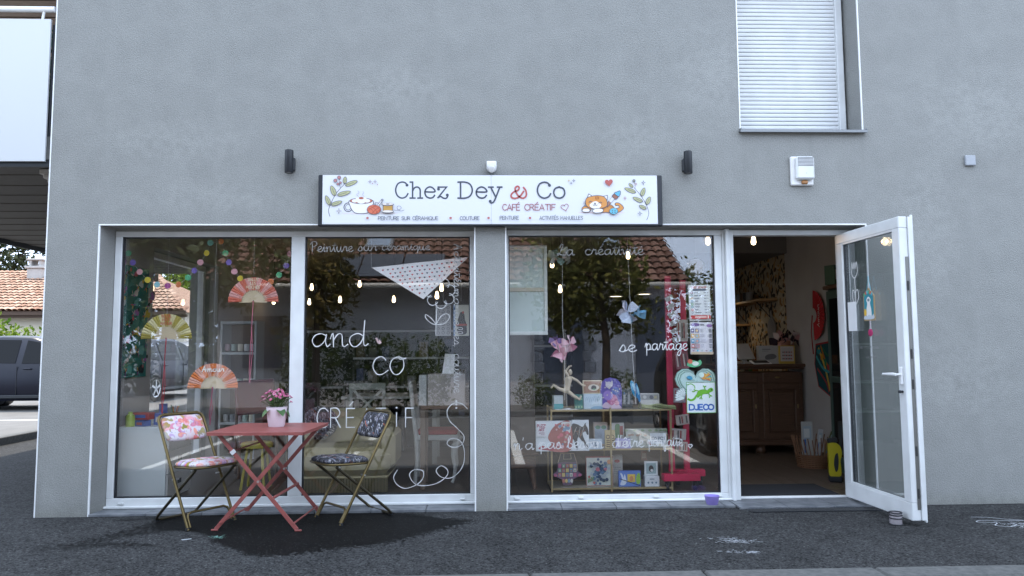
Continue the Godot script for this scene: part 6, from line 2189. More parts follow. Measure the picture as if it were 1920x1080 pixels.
	obj("stand", b, M.steel, t)
	carton("game_box", "dark box with white bottle drawings behind the blue butterfly", "box", Vector3(1.285, f2, -0.85), Vector3(0.15, 0.17, 0.06), 0.0, lin(0.05, 0.07, 0.09), func(p):
		for i in 3:
			p.rect(-0.055 + i * 0.042, 0.03, 0.022, 0.09, lin(0.4, 0.42, 0.44))
			p.rect(-0.05 + i * 0.042, 0.12, 0.012, 0.02, [lin(0.3, 0.3, 0.5), lin(0.1, 0.2, 0.4), lin(0.35, 0.32, 0.3)][i]))
	carton("music_box", "white box with a band of grey pictures, right on top of the rack", "box", Vector3(1.49, f2, -0.72), Vector3(0.17, 0.135, 0.11), -0.08, lin(0.66, 0.64, 0.62), func(p):
		p.rect(-0.078, 0.08, 0.156, 0.048, lin(0.35, 0.35, 0.34))
		p.disc(-0.045, 0.105, 0.016, lin(0.6, 0.6, 0.58))
		p.disc(0.015, 0.103, 0.018, lin(0.14, 0.14, 0.16))
		p.disc(0.05, 0.104, 0.014, lin(0.5, 0.45, 0.3)))
	t = thing("folded_cloth", "folded pale yellow green cloth over the right end of the rack", "cloth", Vector3(1.545, f2, -0.67))
	b = B.new()
	for k in 3:
		b.soft()
		var rows := []
		for i in 15:
			var u := i / 14.0
			var ring := []
			for j in 10:
				var a := TAU * j / 10
				ring.append(Vector3(-0.15 + u * 0.31, 0.008 + k * 0.012 + 0.009 * sin(a) + 0.006 * sin(u * 11.0 + k) - (0.03 * maxf(0, u - 0.8) * 5.0 if k == 2 else 0.0) * 0.4, cos(a) * (0.085 - k * 0.006) + 0.008 * sin(u * 7.0 + k * 2.0)))
			rows.append(ring)
		for i in 14:
			for j in 10:
				b.face([rows[i][j], rows[i][(j + 1) % 10], rows[i + 1][(j + 1) % 10], rows[i + 1][j]], Vector3(-0.15 + i * 0.022, 0.008 + k * 0.012, 0))
		b.hard()
	obj("cloth", b, mat(0.36, 0.40, 0.20, 0.95), t)
	carton("book", "flat pale card lying on the rack below the wooden figure", "card", Vector3(0.72, f2, -0.64), Vector3(0.2, 0.006, 0.07), 0.1, lin(0.6, 0.62, 0.6))
	# middle shelf
	t = carton("puzzle_box", "puzzle box with white title panel and red dragon, leaning before the rack's left post", "box", Vector3(0.60, f1 - 0.01, -0.575), Vector3(0.315, 0.265, 0.03), 0.0, lin(0.58, 0.60, 0.62), func(p: P):
		p.rect(-0.155, 0.005, 0.31, 0.25, lin(0.62, 0.66, 0.68))
		p.blob("-.06 .01 -.02 .06 -.05 .12 -.01 .2 .06 .25 .15 .25 .15 .01", lin(0.34, 0.10, 0.09))
		p.blob("-.13 .02 -.10 .05 -.04 .03 .0 .06 .0 .01", lin(0.34, 0.07, 0.09))
		p.blob(".07 .25 .1 .19 .14 .16 .152 .2 .152 .25", lin(0.6, 0.6, 0.58))
		for i in 26:
			p.disc(0.02 + 0.11 * absf(sin(i * 2.3)), 0.03 + 0.2 * absf(cos(i * 1.3)), 0.009 + 0.004 * (i % 3), [lin(0.55, 0.12, 0.16), lin(0.5, 0.35, 0.3), lin(0.15, 0.25, 0.35), lin(0.62, 0.4, 0.42)][i % 4])
		p.rect(-0.15, 0.13, 0.085, 0.12, lin(0.66, 0.66, 0.68))
		p.text("PUZZ'", -0.145, 0.212, 0.023, lin(0.32, 0.06, 0.12), 0.006, "caps", 0.078)
		p.text("ART", -0.13, 0.178, 0.023, lin(0.32, 0.06, 0.12), 0.006, "caps", 0.05)
		p.rect(-0.13, 0.158, 0.05, 0.008, lin(0.35, 0.2, 0.25))
		p.rect(-0.115, 0.144, 0.034, 0.006, lin(0.4, 0.3, 0.35)))
	carton("puzzle_box", "white puzzle box with a patterned black horse", "box", Vector3(0.838, f1 - 0.01, -0.58), Vector3(0.155, 0.27, 0.03), 0.0, lin(0.60, 0.63, 0.65), func(p: P):
		p.blob("-.075 .23 -.03 .235 .02 .21 .045 .245 .05 .225 .065 .20 .074 .15 .06 .14 .045 .17 .02 .15 .04 .09 .07 .03 .055 .02 .01 .09 -.02 .12 -.03 .06 -.02 .02 -.04 .02 -.055 .09 -.075 .12", lin(0.03, 0.03, 0.035))
		for i in 9:
			p.line(PackedVector2Array([Vector2(-0.06 + i * 0.011, 0.14 + 0.03 * sin(i)), Vector2(-0.045 + i * 0.011, 0.19 + 0.02 * sin(i * 2.0))]), 0.003, [lin(0.4, 0.3, 0.2), lin(0.5, 0.5, 0.5), lin(0.4, 0.15, 0.1)][i % 3]))
	carton("game_box", "small pale blue box with a photo window, in front on the middle shelf", "box", Vector3(0.965, f1, -0.60), Vector3(0.135, 0.09, 0.04), 0.0, lin(0.45, 0.52, 0.58), func(p):
		p.rect(-0.035, 0.02, 0.07, 0.05, lin(0.62, 0.62, 0.6))
		p.rect(-0.028, 0.026, 0.056, 0.038, lin(0.2, 0.25, 0.3)))
	carton("game_box", "craft box with two green faced tools and a cream strip, middle shelf", "box", Vector3(1.055, f1, -0.83), Vector3(0.125, 0.215, 0.05), 0.0, lin(0.5, 0.42, 0.36), func(p):
		p.rect(-0.055, 0.02, 0.11, 0.16, lin(0.34, 0.42, 0.52))
		p.disc(-0.025, 0.17, 0.024, lin(0.12, 0.3, 0.2), 0.018)
		p.disc(0.03, 0.17, 0.024, lin(0.12, 0.3, 0.2), 0.018))
	carton("glasses_card", "tan card with drawn spectacles and stripes, centre of the middle shelf", "card", Vector3(1.115, f1, -0.66), Vector3(0.09, 0.16, 0.03), 0.05, lin(0.55, 0.44, 0.24), func(p):
		p.ring(-0.02, 0.1, 0.016, 0.005, lin(0.04, 0.03, 0.03))
		p.ring(0.02, 0.1, 0.016, 0.005, lin(0.04, 0.03, 0.03))
		for i in 4:
			p.rect(-0.035, 0.012 + i * 0.017, 0.07, 0.007, lin(0.12, 0.07, 0.05)))
	carton("game_box", "white box with a red and green stocking drawing, right of the spectacles card", "box", Vector3(1.21, f1, -0.82), Vector3(0.125, 0.21, 0.05), 0.0, lin(0.58, 0.58, 0.56), func(p):
		p.blob("-.02 .19 .02 .19 .024 .1 .045 .05 .03 .025 -.01 .04 -.022 .1", lin(0.12, 0.26, 0.12))
		p.rect(0.02, 0.1, 0.03, 0.08, lin(0.4, 0.1, 0.1)))
	carton("game_box", "lilac box with window on the middle shelf before the stocking box", "box", Vector3(1.225, f1, -0.62), Vector3(0.135, 0.09, 0.05), 0.0, lin(0.36, 0.34, 0.55), func(p):
		p.rect(-0.045, 0.02, 0.09, 0.05, lin(0.6, 0.58, 0.66))
		p.rect(-0.02, 0.025, 0.04, 0.04, lin(0.25, 0.2, 0.35)))
	carton("puzzle_box", "wide landscape puzzle box with a llama and white label on the middle shelf", "box", Vector3(1.455, f1, -0.72), Vector3(0.375, 0.165, 0.04), 0.0, lin(0.36, 0.38, 0.33), func(p: P):
		p.rect(-0.185, 0.005, 0.37, 0.155, lin(0.40, 0.42, 0.38))
		for i in 30:
			p.disc(-0.18 + 0.36 * absf(sin(i * 3.7)), 0.08 + 0.07 * absf(cos(i * 2.1)), 0.016, [lin(0.25, 0.33, 0.2), lin(0.5, 0.5, 0.44), lin(0.42, 0.3, 0.24)][i % 3], 0.009)
		p.blob("-.06 .02 -.07 .08 -.055 .115 -.045 .09 -.02 .075 .01 .07 .01 .02 -.01 .05 -.04 .05", lin(0.66, 0.62, 0.55))
		p.disc(0.03, 0.045, 0.018, lin(0.5, 0.14, 0.12), 0.022)
		p.rect(0.03, 0.03, 0.145, 0.095, lin(0.58, 0.62, 0.66))
		p.text("150 PCS", 0.04, 0.065, 0.025, lin(0.14, 0.18, 0.25), 0.005, "caps", 0.125)
		p.rect(0.045, 0.045, 0.1, 0.008, lin(0.3, 0.34, 0.4)))
	# bottom shelf
	t = thing("castle_toy", "rocket shaped card castle with turrets at the left of the bottom shelf", "toy", Vector3(0.735, f0, -0.72))
	b = B.new()
	b.prism(P.pts("-.04 .01 .04 .01 .05 .06 .135 .1 .09 .14 .085 .21 .06 .29 -.06 .29 -.085 .21 -.09 .14 -.135 .1 -.05 .06"), -0.012, 0.012)
	obj("body", b, mat(0.16, 0.1, 0.16, 0.6), t)
	printed(t, "print", at(0, 0, 0.0128), func(p: P):
		p.poly(P.pts("-.055 .285 .055 .285 .078 .212 -.078 .212"), lin(0.08, 0.07, 0.07))
		p.line(P.pts("-.085 .21 -.06 .29 .06 .29 .085 .21 .09 .14"), 0.005, lin(0.55, 0.45, 0.3))
		p.line(P.pts("-.03 .29 -.035 .24 .035 .24 .03 .29"), 0.004, lin(0.5, 0.42, 0.3))
		var cs := [lin(0.5, 0.2, 0.15), lin(0.62, 0.5, 0.2), lin(0.2, 0.3, 0.4), lin(0.6, 0.55, 0.5), lin(0.45, 0.12, 0.22), lin(0.2, 0.35, 0.25)]
		for i in 15:
			p.rect(-0.083 + (i % 5) * 0.034, 0.085 + (i / 5) * 0.04, 0.027, 0.033, cs[(i * 7) % 6])
			p.rect(-0.075 + (i % 5) * 0.034, 0.09 + (i / 5) * 0.04, 0.011, 0.016, cs[(i * 5 + 2) % 6])
		for i in 4:
			p.disc(-0.036 + i * 0.024, 0.05, 0.012, cs[i], 0.018)
		p.disc(-0.11, 0.1, 0.014, cs[4])
		p.disc(0.11, 0.1, 0.014, cs[4]))
	carton("puzzle_box", "square white puzzle box with dark blue blossom branch and robin", "box", Vector3(1.025, f0, -0.72), Vector3(0.245, 0.26, 0.035), 0.0, lin(0.40, 0.13, 0.12), func(p: P):
		p.rect(-0.118, 0.005, 0.236, 0.245, lin(0.56, 0.60, 0.56))
		for i in 44:
			var a := i * 2.4
			p.disc(0.0 + 0.012 * i / 6.0 * cos(a), 0.125 + 0.017 * i / 6.0 * sin(a), 0.012 + 0.004 * (i % 2), [lin(0.05, 0.10, 0.2), lin(0.12, 0.2, 0.32), lin(0.45, 0.5, 0.55), lin(0.04, 0.07, 0.12)][i % 4], -1, 0, 8)
		p.line(P.pts("-.09 .21 -.06 .185 -.01 .17"), 0.01, lin(0.3, 0.33, 0.38), true)
		p.disc(0.085, 0.215, 0.02, lin(0.6, 0.28, 0.14))
		p.disc(-0.02, 0.15, 0.018, lin(0.5, 0.16, 0.2))
		p.disc(0.05, 0.15, 0.014, lin(0.55, 0.2, 0.26))
		for i in 3:
			p.leaf(-0.105 + i * 0.012, 0.03 + i * 0.008, 0.05, 0.016, 1.4 - i * 0.2, lin(0.15, 0.26, 0.14))
			p.disc(-0.098 + i * 0.022, 0.085 - i * 0.026, 0.011, lin(0.5, 0.12, 0.1)))
	carton("card_pack", "white card with a red bird behind the blue rabbit book", "card", Vector3(1.205, f0, -0.83), Vector3(0.10, 0.255, 0.02), 0.0, lin(0.58, 0.56, 0.52), func(p):
		p.disc(0, 0.2, 0.026, lin(0.42, 0.06, 0.06), 0.015)
		for i in 4:
			p.rect(-0.035, 0.14 - i * 0.018, 0.07, 0.004, lin(0.35, 0.34, 0.32)))
	carton("rabbit_book", "blue picture book with white rabbit, yellow window and green frog", "book", Vector3(1.285, f0, -0.66), Vector3(0.20, 0.14, 0.03), 0.0, lin(0.07, 0.12, 0.36), func(p: P):
		p.rect(-0.098, 0.004, 0.196, 0.132, lin(0.12, 0.2, 0.5))
		p.blob("-.085 .02 -.07 .07 -.085 .12 -.065 .11 -.055 .08 -.045 .11 -.035 .08 -.03 .04 -.05 .015", lin(0.55, 0.6, 0.68))
		p.rect(-0.02, 0.04, 0.07, 0.07, lin(0.6, 0.42, 0.08))
		p.disc(0.015, 0.07, 0.018, lin(0.5, 0.22, 0.1), 0.025)
		p.blob(".06 .03 .06 .09 .08 .12 .094 .1 .092 .03", lin(0.25, 0.42, 0.06))
		p.line(P.pts("-.09 .07 .09 .01"), 0.006, lin(0.02, 0.02, 0.03)))
	carton("framed_picture", "small white frame with a grey animal picture, standing on the white box", "frame", Vector3(1.485, f0 + 0.092, -0.68), Vector3(0.12, 0.125, 0.02), 0.0, lin(0.6, 0.62, 0.62), func(p):
		p.rect(-0.045, 0.015, 0.09, 0.095, lin(0.28, 0.36, 0.36))
		p.disc(0, 0.06, 0.022, lin(0.06, 0.05, 0.05), 0.03)
		p.disc(0.005, 0.045, 0.012, lin(0.6, 0.6, 0.58)))
	carton("white_box", "low white box with three small drawings under the little frame", "box", Vector3(1.485, f0, -0.68), Vector3(0.13, 0.09, 0.09), 0.0, lin(0.58, 0.6, 0.62), func(p):
		p.rect(-0.02, 0.062, 0.04, 0.008, lin(0.12, 0.14, 0.18))
		for i in 3:
			p.disc(-0.035 + i * 0.035, 0.035, 0.009, lin(0.14, 0.2, 0.26)))
	carton("price_card", "small brown card pinned below the middle shelf on the right", "card", Vector3(1.46, f0 + 0.20, -0.85), Vector3(0.055, 0.085, 0.006), 0.0, lin(0.33, 0.2, 0.14), func(p): p.rect(-0.018, 0.02, 0.036, 0.045, lin(0.5, 0.4, 0.3)))

	# red display stand on castors
	t = thing("display_stand", "tall raspberry red display stand on castors behind the rack", "display stand", Vector3(0, 0.0285, 0))
	var red := mat(0.52, 0.018, 0.07, 0.4)
	b = B.new()
	b.bar(Vector3(1.695, 0.14, -0.76), Vector3(1.695, 1.93, -0.76), 0.055, 0.03, Vector3(0, 0, 1), 0.003)
	obj("post", b, red, t)
	b = B.new()
	b.bar(Vector3(1.86, 0.14, -0.86), Vector3(1.86, 1.9, -0.86), 0.055, 0.03, Vector3(0, 0, 1), 0.003)
	obj("post", b, red, t)
	for s in [[1.575, 1.905, -0.62], [1.73, 2.02, -0.86]]:
		b = B.new()
		b.span(s[0], s[1], 0.085, 0.145, s[2] - 0.045, s[2] + 0.045, 0.004)
		var foot := obj("foot", b, red, t)
		for x in [s[0] + 0.04, s[1] - 0.04]:
			b = B.new()
			b.lathe([Vector2(0, 0.014), Vector2(0.03, 0.014), Vector2(0.034, 0.008), Vector2(0.034, -0.008), Vector2(0.03, -0.014), Vector2(0, -0.014)], Vector3(x, 0.034, s[2]), 16, bs(0, 0, PI / 2))
			b.box(x, 0.065, s[2], 0.036, 0.045, 0.03)
			obj("castor", b, M.dark, foot)
	b = B.new()
	b.bar(Vector3(1.72, 0.125, -0.62), Vector3(1.84, 0.125, -0.86), 0.06, 0.03)
	obj("crossbar", b, red, t)
	b = B.new()
	b.span(1.72, 1.90, 0.55, 1.86, -0.90, -0.885)
	obj("back_panel", b, mat(0.2, 0.006, 0.014, 0.6), t)
	for k in 6:
		b = B.new()
		b.box(1.70 + 0.012 * k, 1.72 - k * 0.075, -0.735, 0.075, 0.045, 0.004, bs(0, 0, 0.5), 0.001)
		obj("pennant", b, mat(0.46, 0.43, 0.42, 0.8), t)
	var hung := [[1.81, 1.45, 0.10, 0.2, lin(0.45, 0.40, 0.36)], [1.80, 1.18, 0.12, 0.16, lin(0.3, 0.1, 0.12)], [1.84, 1.0, 0.13, 0.17, lin(0.36, 0.32, 0.3)], [1.77, 0.86, 0.11, 0.13, lin(0.34, 0.3, 0.34)], [1.79, 0.64, 0.12, 0.09, lin(0.5, 0.42, 0.38)], [1.78, 0.40, 0.10, 0.085, lin(0.5, 0.42, 0.38)], [1.75, 0.51, 0.14, 0.10, lin(0.46, 0.42, 0.4)]]
	for i in hung.size():
		var s: Array = hung[i]
		b = B.new()
		b.box(0, 0, 0, s[2], s[3], 0.012, bs(0, 0, 0.12 * sin(i * 2.0)), 0.002)
		var cd := thing("craft_kit", ["pale craft kit hung at the top of the red stand", "dark red craft kit on the red stand below the pennants", "beige craft kit behind the word partage on the red stand", "grey craft kit left of the heart sticker's tip", "striped wooden kit hung low on the red stand", "lowest striped wooden kit on the red stand", "wooden kit hung between the two striped ones"][i], "craft kit", Vector3(s[0], s[1], -0.71))
		cd.set_meta("group", "craft kits hung on the red stand")
		obj("card", b, mat(s[4].r, s[4].g, s[4].b, 0.6), cd)
		printed(cd, "print", at(0, 0, 0.0075, 0, 0, 0.12 * sin(i * 2.0)), func(p: P):
			for k in 5:
				p.rect(-s[2] * 0.42 + k * s[2] * 0.17, -s[3] * 0.35, s[2] * 0.1, s[3] * 0.7, [lin(0.3, 0.07, 0.07), lin(0.55, 0.5, 0.45), lin(0.12, 0.1, 0.1)][(k + i) % 3]))




func build_window_one_room():
	# white drawer cabinet directly behind the left pane
	var t := thing("drawer_cabinet", "white drawer cabinet standing behind the lower left pane", "cabinet", Vector3(-2.92, 0.0285, -0.68))
	var b := B.new()
	b.span(-0.22, 0.205, 0.0, 0.62, -0.28, 0.24, 0.004)
	obj("carcass", b, mat(0.62, 0.66, 0.66, 0.4), t)
	for k in 3:
		b = B.new()
		b.span(0.207, 0.224, 0.02 + k * 0.2, 0.212 + k * 0.2, -0.27, 0.232, 0.003)
		var dr := obj("drawer", b, mat(0.46, 0.45, 0.43, 0.5), t)
		b = B.new()
		b.span(0.2245, 0.2265, 0.11 + k * 0.2, 0.15 + k * 0.2, -0.05, 0.03)
		obj("grip_hole", b, M.dark, dr)
	var cs := [lin(0.05, 0.09, 0.28), lin(0.4, 0.06, 0.05), lin(0.09, 0.15, 0.4), lin(0.5, 0.48, 0.45), lin(0.08, 0.12, 0.3)]
	var bx := [[-2.95, 0.10, 0.05, 0.10, "flat blue box at the front of the white cabinet"], [-2.98, 0.16, 0.06, 0.07, "red trimmed box stacked behind the flat blue box"], [-2.86, 0.09, 0.10, 0.06, "pale blue lettered box beside the green bottle"], [-2.84, 0.10, 0.07, 0.12, "white box at the right end of the white cabinet"], [-2.90, 0.07, 0.17, 0.05, "upright dark blue box, tallest on the white cabinet"]]
	for i in bx.size():
		var s: Array = bx[i]
		carton("craft_box", s[4], "box", Vector3(s[0], 0.65 + (0.052 if i == 1 else 0.0), -0.52 - i * 0.07), Vector3(s[1], s[2], 0.08), 0.2 * (i - 2), cs[i], func(p): p.rect(-s[1] * 0.3, s[2] * 0.25, s[1] * 0.6, s[2] * 0.45, cs[(i + 1) % 5]), 0.0, "boxes on the white cabinet")
	t = thing("paint_bottle", "lime green bottle at the left end of the white cabinet", "bottle", Vector3(-3.05, 0.65, -0.50))
	b = B.new()
	b.lathe([Vector2(0, 0), Vector2(0.036, 0), Vector2(0.038, 0.01), Vector2(0.038, 0.08), Vector2(0.03, 0.1), Vector2(0.018, 0.106), Vector2(0.018, 0.125), Vector2(0, 0.125)], Vector3.ZERO, 20)
	obj("body", b, mat(0.34, 0.45, 0.08, 0.3), t)
	t = thing("pencil_pot", "pot of coloured pencils on the white cabinet behind the chair back", "pot", Vector3(-2.79, 0.65, -0.78))
	b = B.new()
	b.lathe([Vector2(0, 0), Vector2(0.045, 0), Vector2(0.045, 0.09), Vector2(0.04, 0.09), Vector2(0.04, 0.01)], Vector3.ZERO, 20)
	obj("pot", b, M.white, t)
	for i in 9:
		b = B.new()
		b.rod(Vector3(cos(i) * 0.015, 0.01, sin(i) * 0.015), Vector3(cos(i * 1.7) * 0.036, 0.14 + 0.01 * (i % 3), sin(i * 1.7) * 0.03), 0.004, 6)
		obj("pencil", b, mat(cs[i % 3].r + 0.1, cs[i % 3].g + 0.1 * (i % 4), cs[i % 3].b * 0.5, 0.5), t)
	# teal illustrated hanging on the left wall
	t = thing("wall_hanging", "teal wall hanging printed with small animals on the left wall", "wall hanging", Vector3(-3.185, 1.06, -0.70), PI / 2)
	b = B.new()
	b.box(0, 0.5, 0, 0.72, 1.0, 0.008)
	obj("cloth", b, mat(0.015, 0.16, 0.14, 0.9), t)
	printed(t, "print", at(0, 0, 0.0048), func(p: P):
		var q := [lin(0.4, 0.45, 0.42), lin(0.45, 0.08, 0.1), lin(0.5, 0.36, 0.05), lin(0.02, 0.03, 0.04), lin(0.3, 0.1, 0.3), lin(0.12, 0.35, 0.3), lin(0.5, 0.42, 0.38)]
		for i in 34:
			var x := -0.26 + 0.26 * (i % 3) + 0.07 * sin(i * 3.0)
			var y := 0.07 + 0.085 * (i / 3)
			p.blob("0 .03 .02 .035 .045 .02 .05 -.01 .03 -.03 0 -.025 -.03 -.03 -.04 0 -.02 .02", q[(i * 5) % 7], Vector2(x, y), 0.9 + 0.4 * sin(i))
			p.disc(x + 0.04, y + 0.03, 0.018, q[(i * 3 + 2) % 7])
			for k in 4:
				p.leaf(x - 0.05, y - 0.02, 0.045, 0.012, k * 1.1 + i, q[(i + k) % 7]), M.matte)
	# pale shelf unit with mugs
	t = thing("shelf_unit", "pale grey shelf unit of cups deep in the room behind the left window", "shelf", Vector3(-2.93, 0.0285, -3.05))
	b = B.new()
	for y in [0.0, 0.4, 0.82, 1.22, 1.585]:
		b.span(-0.2, 0.2, y, y + 0.03, -0.16, 0.16, 0.002)
	for x in [-0.21, 0.19]:
		b.span(x, x + 0.025, 0, 1.62, -0.162, 0.162, 0.002)
	obj("frame", b, mat(0.45, 0.47, 0.45, 0.5), t)
	for k in 3:
		for i in 5:
			var m := thing("mug", ["white", "grey", "pale pink", "pale green", "cream"][(i + k) % 5] + " mug, " + ["first", "second", "third", "fourth", "fifth"][i] + " from the left on the " + ["lower", "middle", "upper"][k] + " cup shelf", "mug", Vector3(-3.07 + i * 0.075, 0.46 + k * 0.41 + (0.01 if k else 0.0), -2.95), 0.0, "mugs on the pale shelf unit")
			b = B.new()
			b.lathe([Vector2(0, 0), Vector2(0.027, 0), Vector2(0.031, 0.02), Vector2(0.031, 0.085), Vector2(0.027, 0.085), Vector2(0.026, 0.01)], Vector3.ZERO, 14)
			obj("cup", b, [mat(0.6, 0.6, 0.58, 0.3), mat(0.35, 0.36, 0.37, 0.3), mat(0.55, 0.4, 0.42, 0.3), mat(0.4, 0.5, 0.44, 0.3), mat(0.6, 0.55, 0.42, 0.3)][(i + k) % 5], m)
	# khaki armchair with a fringe
	t = thing("armchair", "low rounded khaki armchair with fringed skirt behind the terracotta table", "armchair", Vector3(-1.31, 0.0285, -1.05))
	var kh := mat(0.28, 0.245, 0.14, 0.95)
	b = B.new()
	b.box(0, 0.26, 0, 0.9, 0.26, 0.72, Basis(), 0.07)
	obj("seat", b, kh, t)
	b = B.new()
	b.box(0, 0.45, -0.27, 0.86, 0.5, 0.2, bs(0, -0.12), 0.085)
	obj("backrest", b, kh, t)
	for e in [-1.0, 1.0]:
		b = B.new()
		b.box(e * 0.39, 0.36, -0.02, 0.2, 0.42, 0.66, Basis(), 0.085)
		obj("armrest", b, kh, t)
	b = B.new()
	b.span(-0.44, 0.44, 0.125, 0.14, -0.355, 0.362, 0.006)
	obj("piping", b, mat(0.3, 0.26, 0.15, 0.9), t)
	b = B.new()
	for i in 64:
		b.col = lin(0.10, 0.085, 0.045) if i % 2 else lin(0.14, 0.12, 0.07)
		b.box(-0.435 + i * 0.0138, 0.066, 0.352, 0.011, 0.125, 0.008)
	obj("fringe", b, M.matte, t)
	var cu := thing("cushion", "patterned cushion propped in the khaki armchair", "cushion", Vector3(-1.56, 0.52, -1.08))
	b = B.new()
	b.ball(Vector3(0, 0.09, 0), Vector3(0.17, 0.16, 0.06), 16, bs(0.3, -0.3, 0.2))
	obj("cover", b, M.cover_black, cu)
	# stool with yellow seat
	t = thing("stool", "small olive yellow stool between the table legs inside the left pane", "stool", Vector3(-2.12, 0.0285, -1.0))
	b = B.new()
	b.lathe([Vector2(0, 0.42), Vector2(0.13, 0.42), Vector2(0.145, 0.405), Vector2(0.14, 0.375), Vector2(0, 0.37)], Vector3.ZERO, 24)
	obj("seat", b, mat(0.36, 0.31, 0.06, 0.6), t)
	for k in 4:
		b = B.new()
		var a := PI / 4 + k * PI / 2
		b.rod(Vector3(cos(a) * 0.09, 0.375, sin(a) * 0.09), Vector3(cos(a) * 0.15, 0.0, sin(a) * 0.15), 0.013)
		obj("leg", b, mat(0.36, 0.31, 0.06, 0.6), t)
	# chair with dark red cloth over it
	t = thing("draped_chair", "dark chair with a wine red cloth over its back, behind the orange fan", "chair", Vector3(-2.35, 0.0285, -1.75), 0.4)
	b = B.new()
	b.box(0, 0.44, 0, 0.4, 0.04, 0.4, Basis(), 0.01)
	obj("seat", b, M.wood_dark, t)
	for x in [-0.18, 0.18]:
		for z in [-0.18, 0.18]:
			b = B.new()
			b.rod(Vector3(x, 0, z), Vector3(x, 0.43 if z > 0 else 0.95, z), 0.016)
			obj("leg", b, M.wood_dark, t)
	b = B.new()
	b.box(0, 0.78, -0.18, 0.4, 0.36, 0.05, bs(0, 0, 0.05), 0.02)
	obj("cloth", b, mat(0.12, 0.012, 0.018, 0.95), t)
	for s in [[-2.05, -2.5, "dark ladder backed chair below the pink fan", 0.3], [-1.62, -2.9, "dark chair far behind the white mullion", -0.4]]:
		dark_chair(s[2], Vector3(s[0], 0.0285, s[1]), s[3], mat(0.03, 0.028, 0.028, 0.5))


func dark_chair(label: String, pos: Vector3, turn: float, m: Material) -> void:
	var t := thing("cafe_chair", label, "chair", pos, turn)
	var b := B.new()
	b.box(0, 0.45, 0, 0.4, 0.035, 0.4, Basis(), 0.01)
	obj("seat", b, m, t)
	for x in [-0.18, 0.18]:
		for z in [-0.18, 0.18]:
			b = B.new()
			b.bar(Vector3(x, 0, z * 1.1), Vector3(x, 0.44 if z > 0 else 0.89, z), 0.034, 0.03, Vector3.UP.cross(Vector3.RIGHT))
			obj("leg", b, m, t)
	b = B.new()
	b.box(0, 0.86, -0.18, 0.4, 0.075, 0.026, Basis(), 0.008)
	obj("top_rail", b, m, t)
	for e in [-1.0, 1.0]:
		b = B.new()
		b.bar(Vector3(-0.165 * e, 0.50, -0.18 + 0.004 * e), Vector3(0.165 * e, 0.83, -0.18 + 0.004 * e), 0.028, 0.014, Vector3(0, 0, 1))
		obj("cross_brace", b, m, t)
	b = B.new()
	b.box(0, 0.50, -0.18, 0.36, 0.04, 0.02, Basis(), 0.005)
	obj("lower_rail", b, m, t)


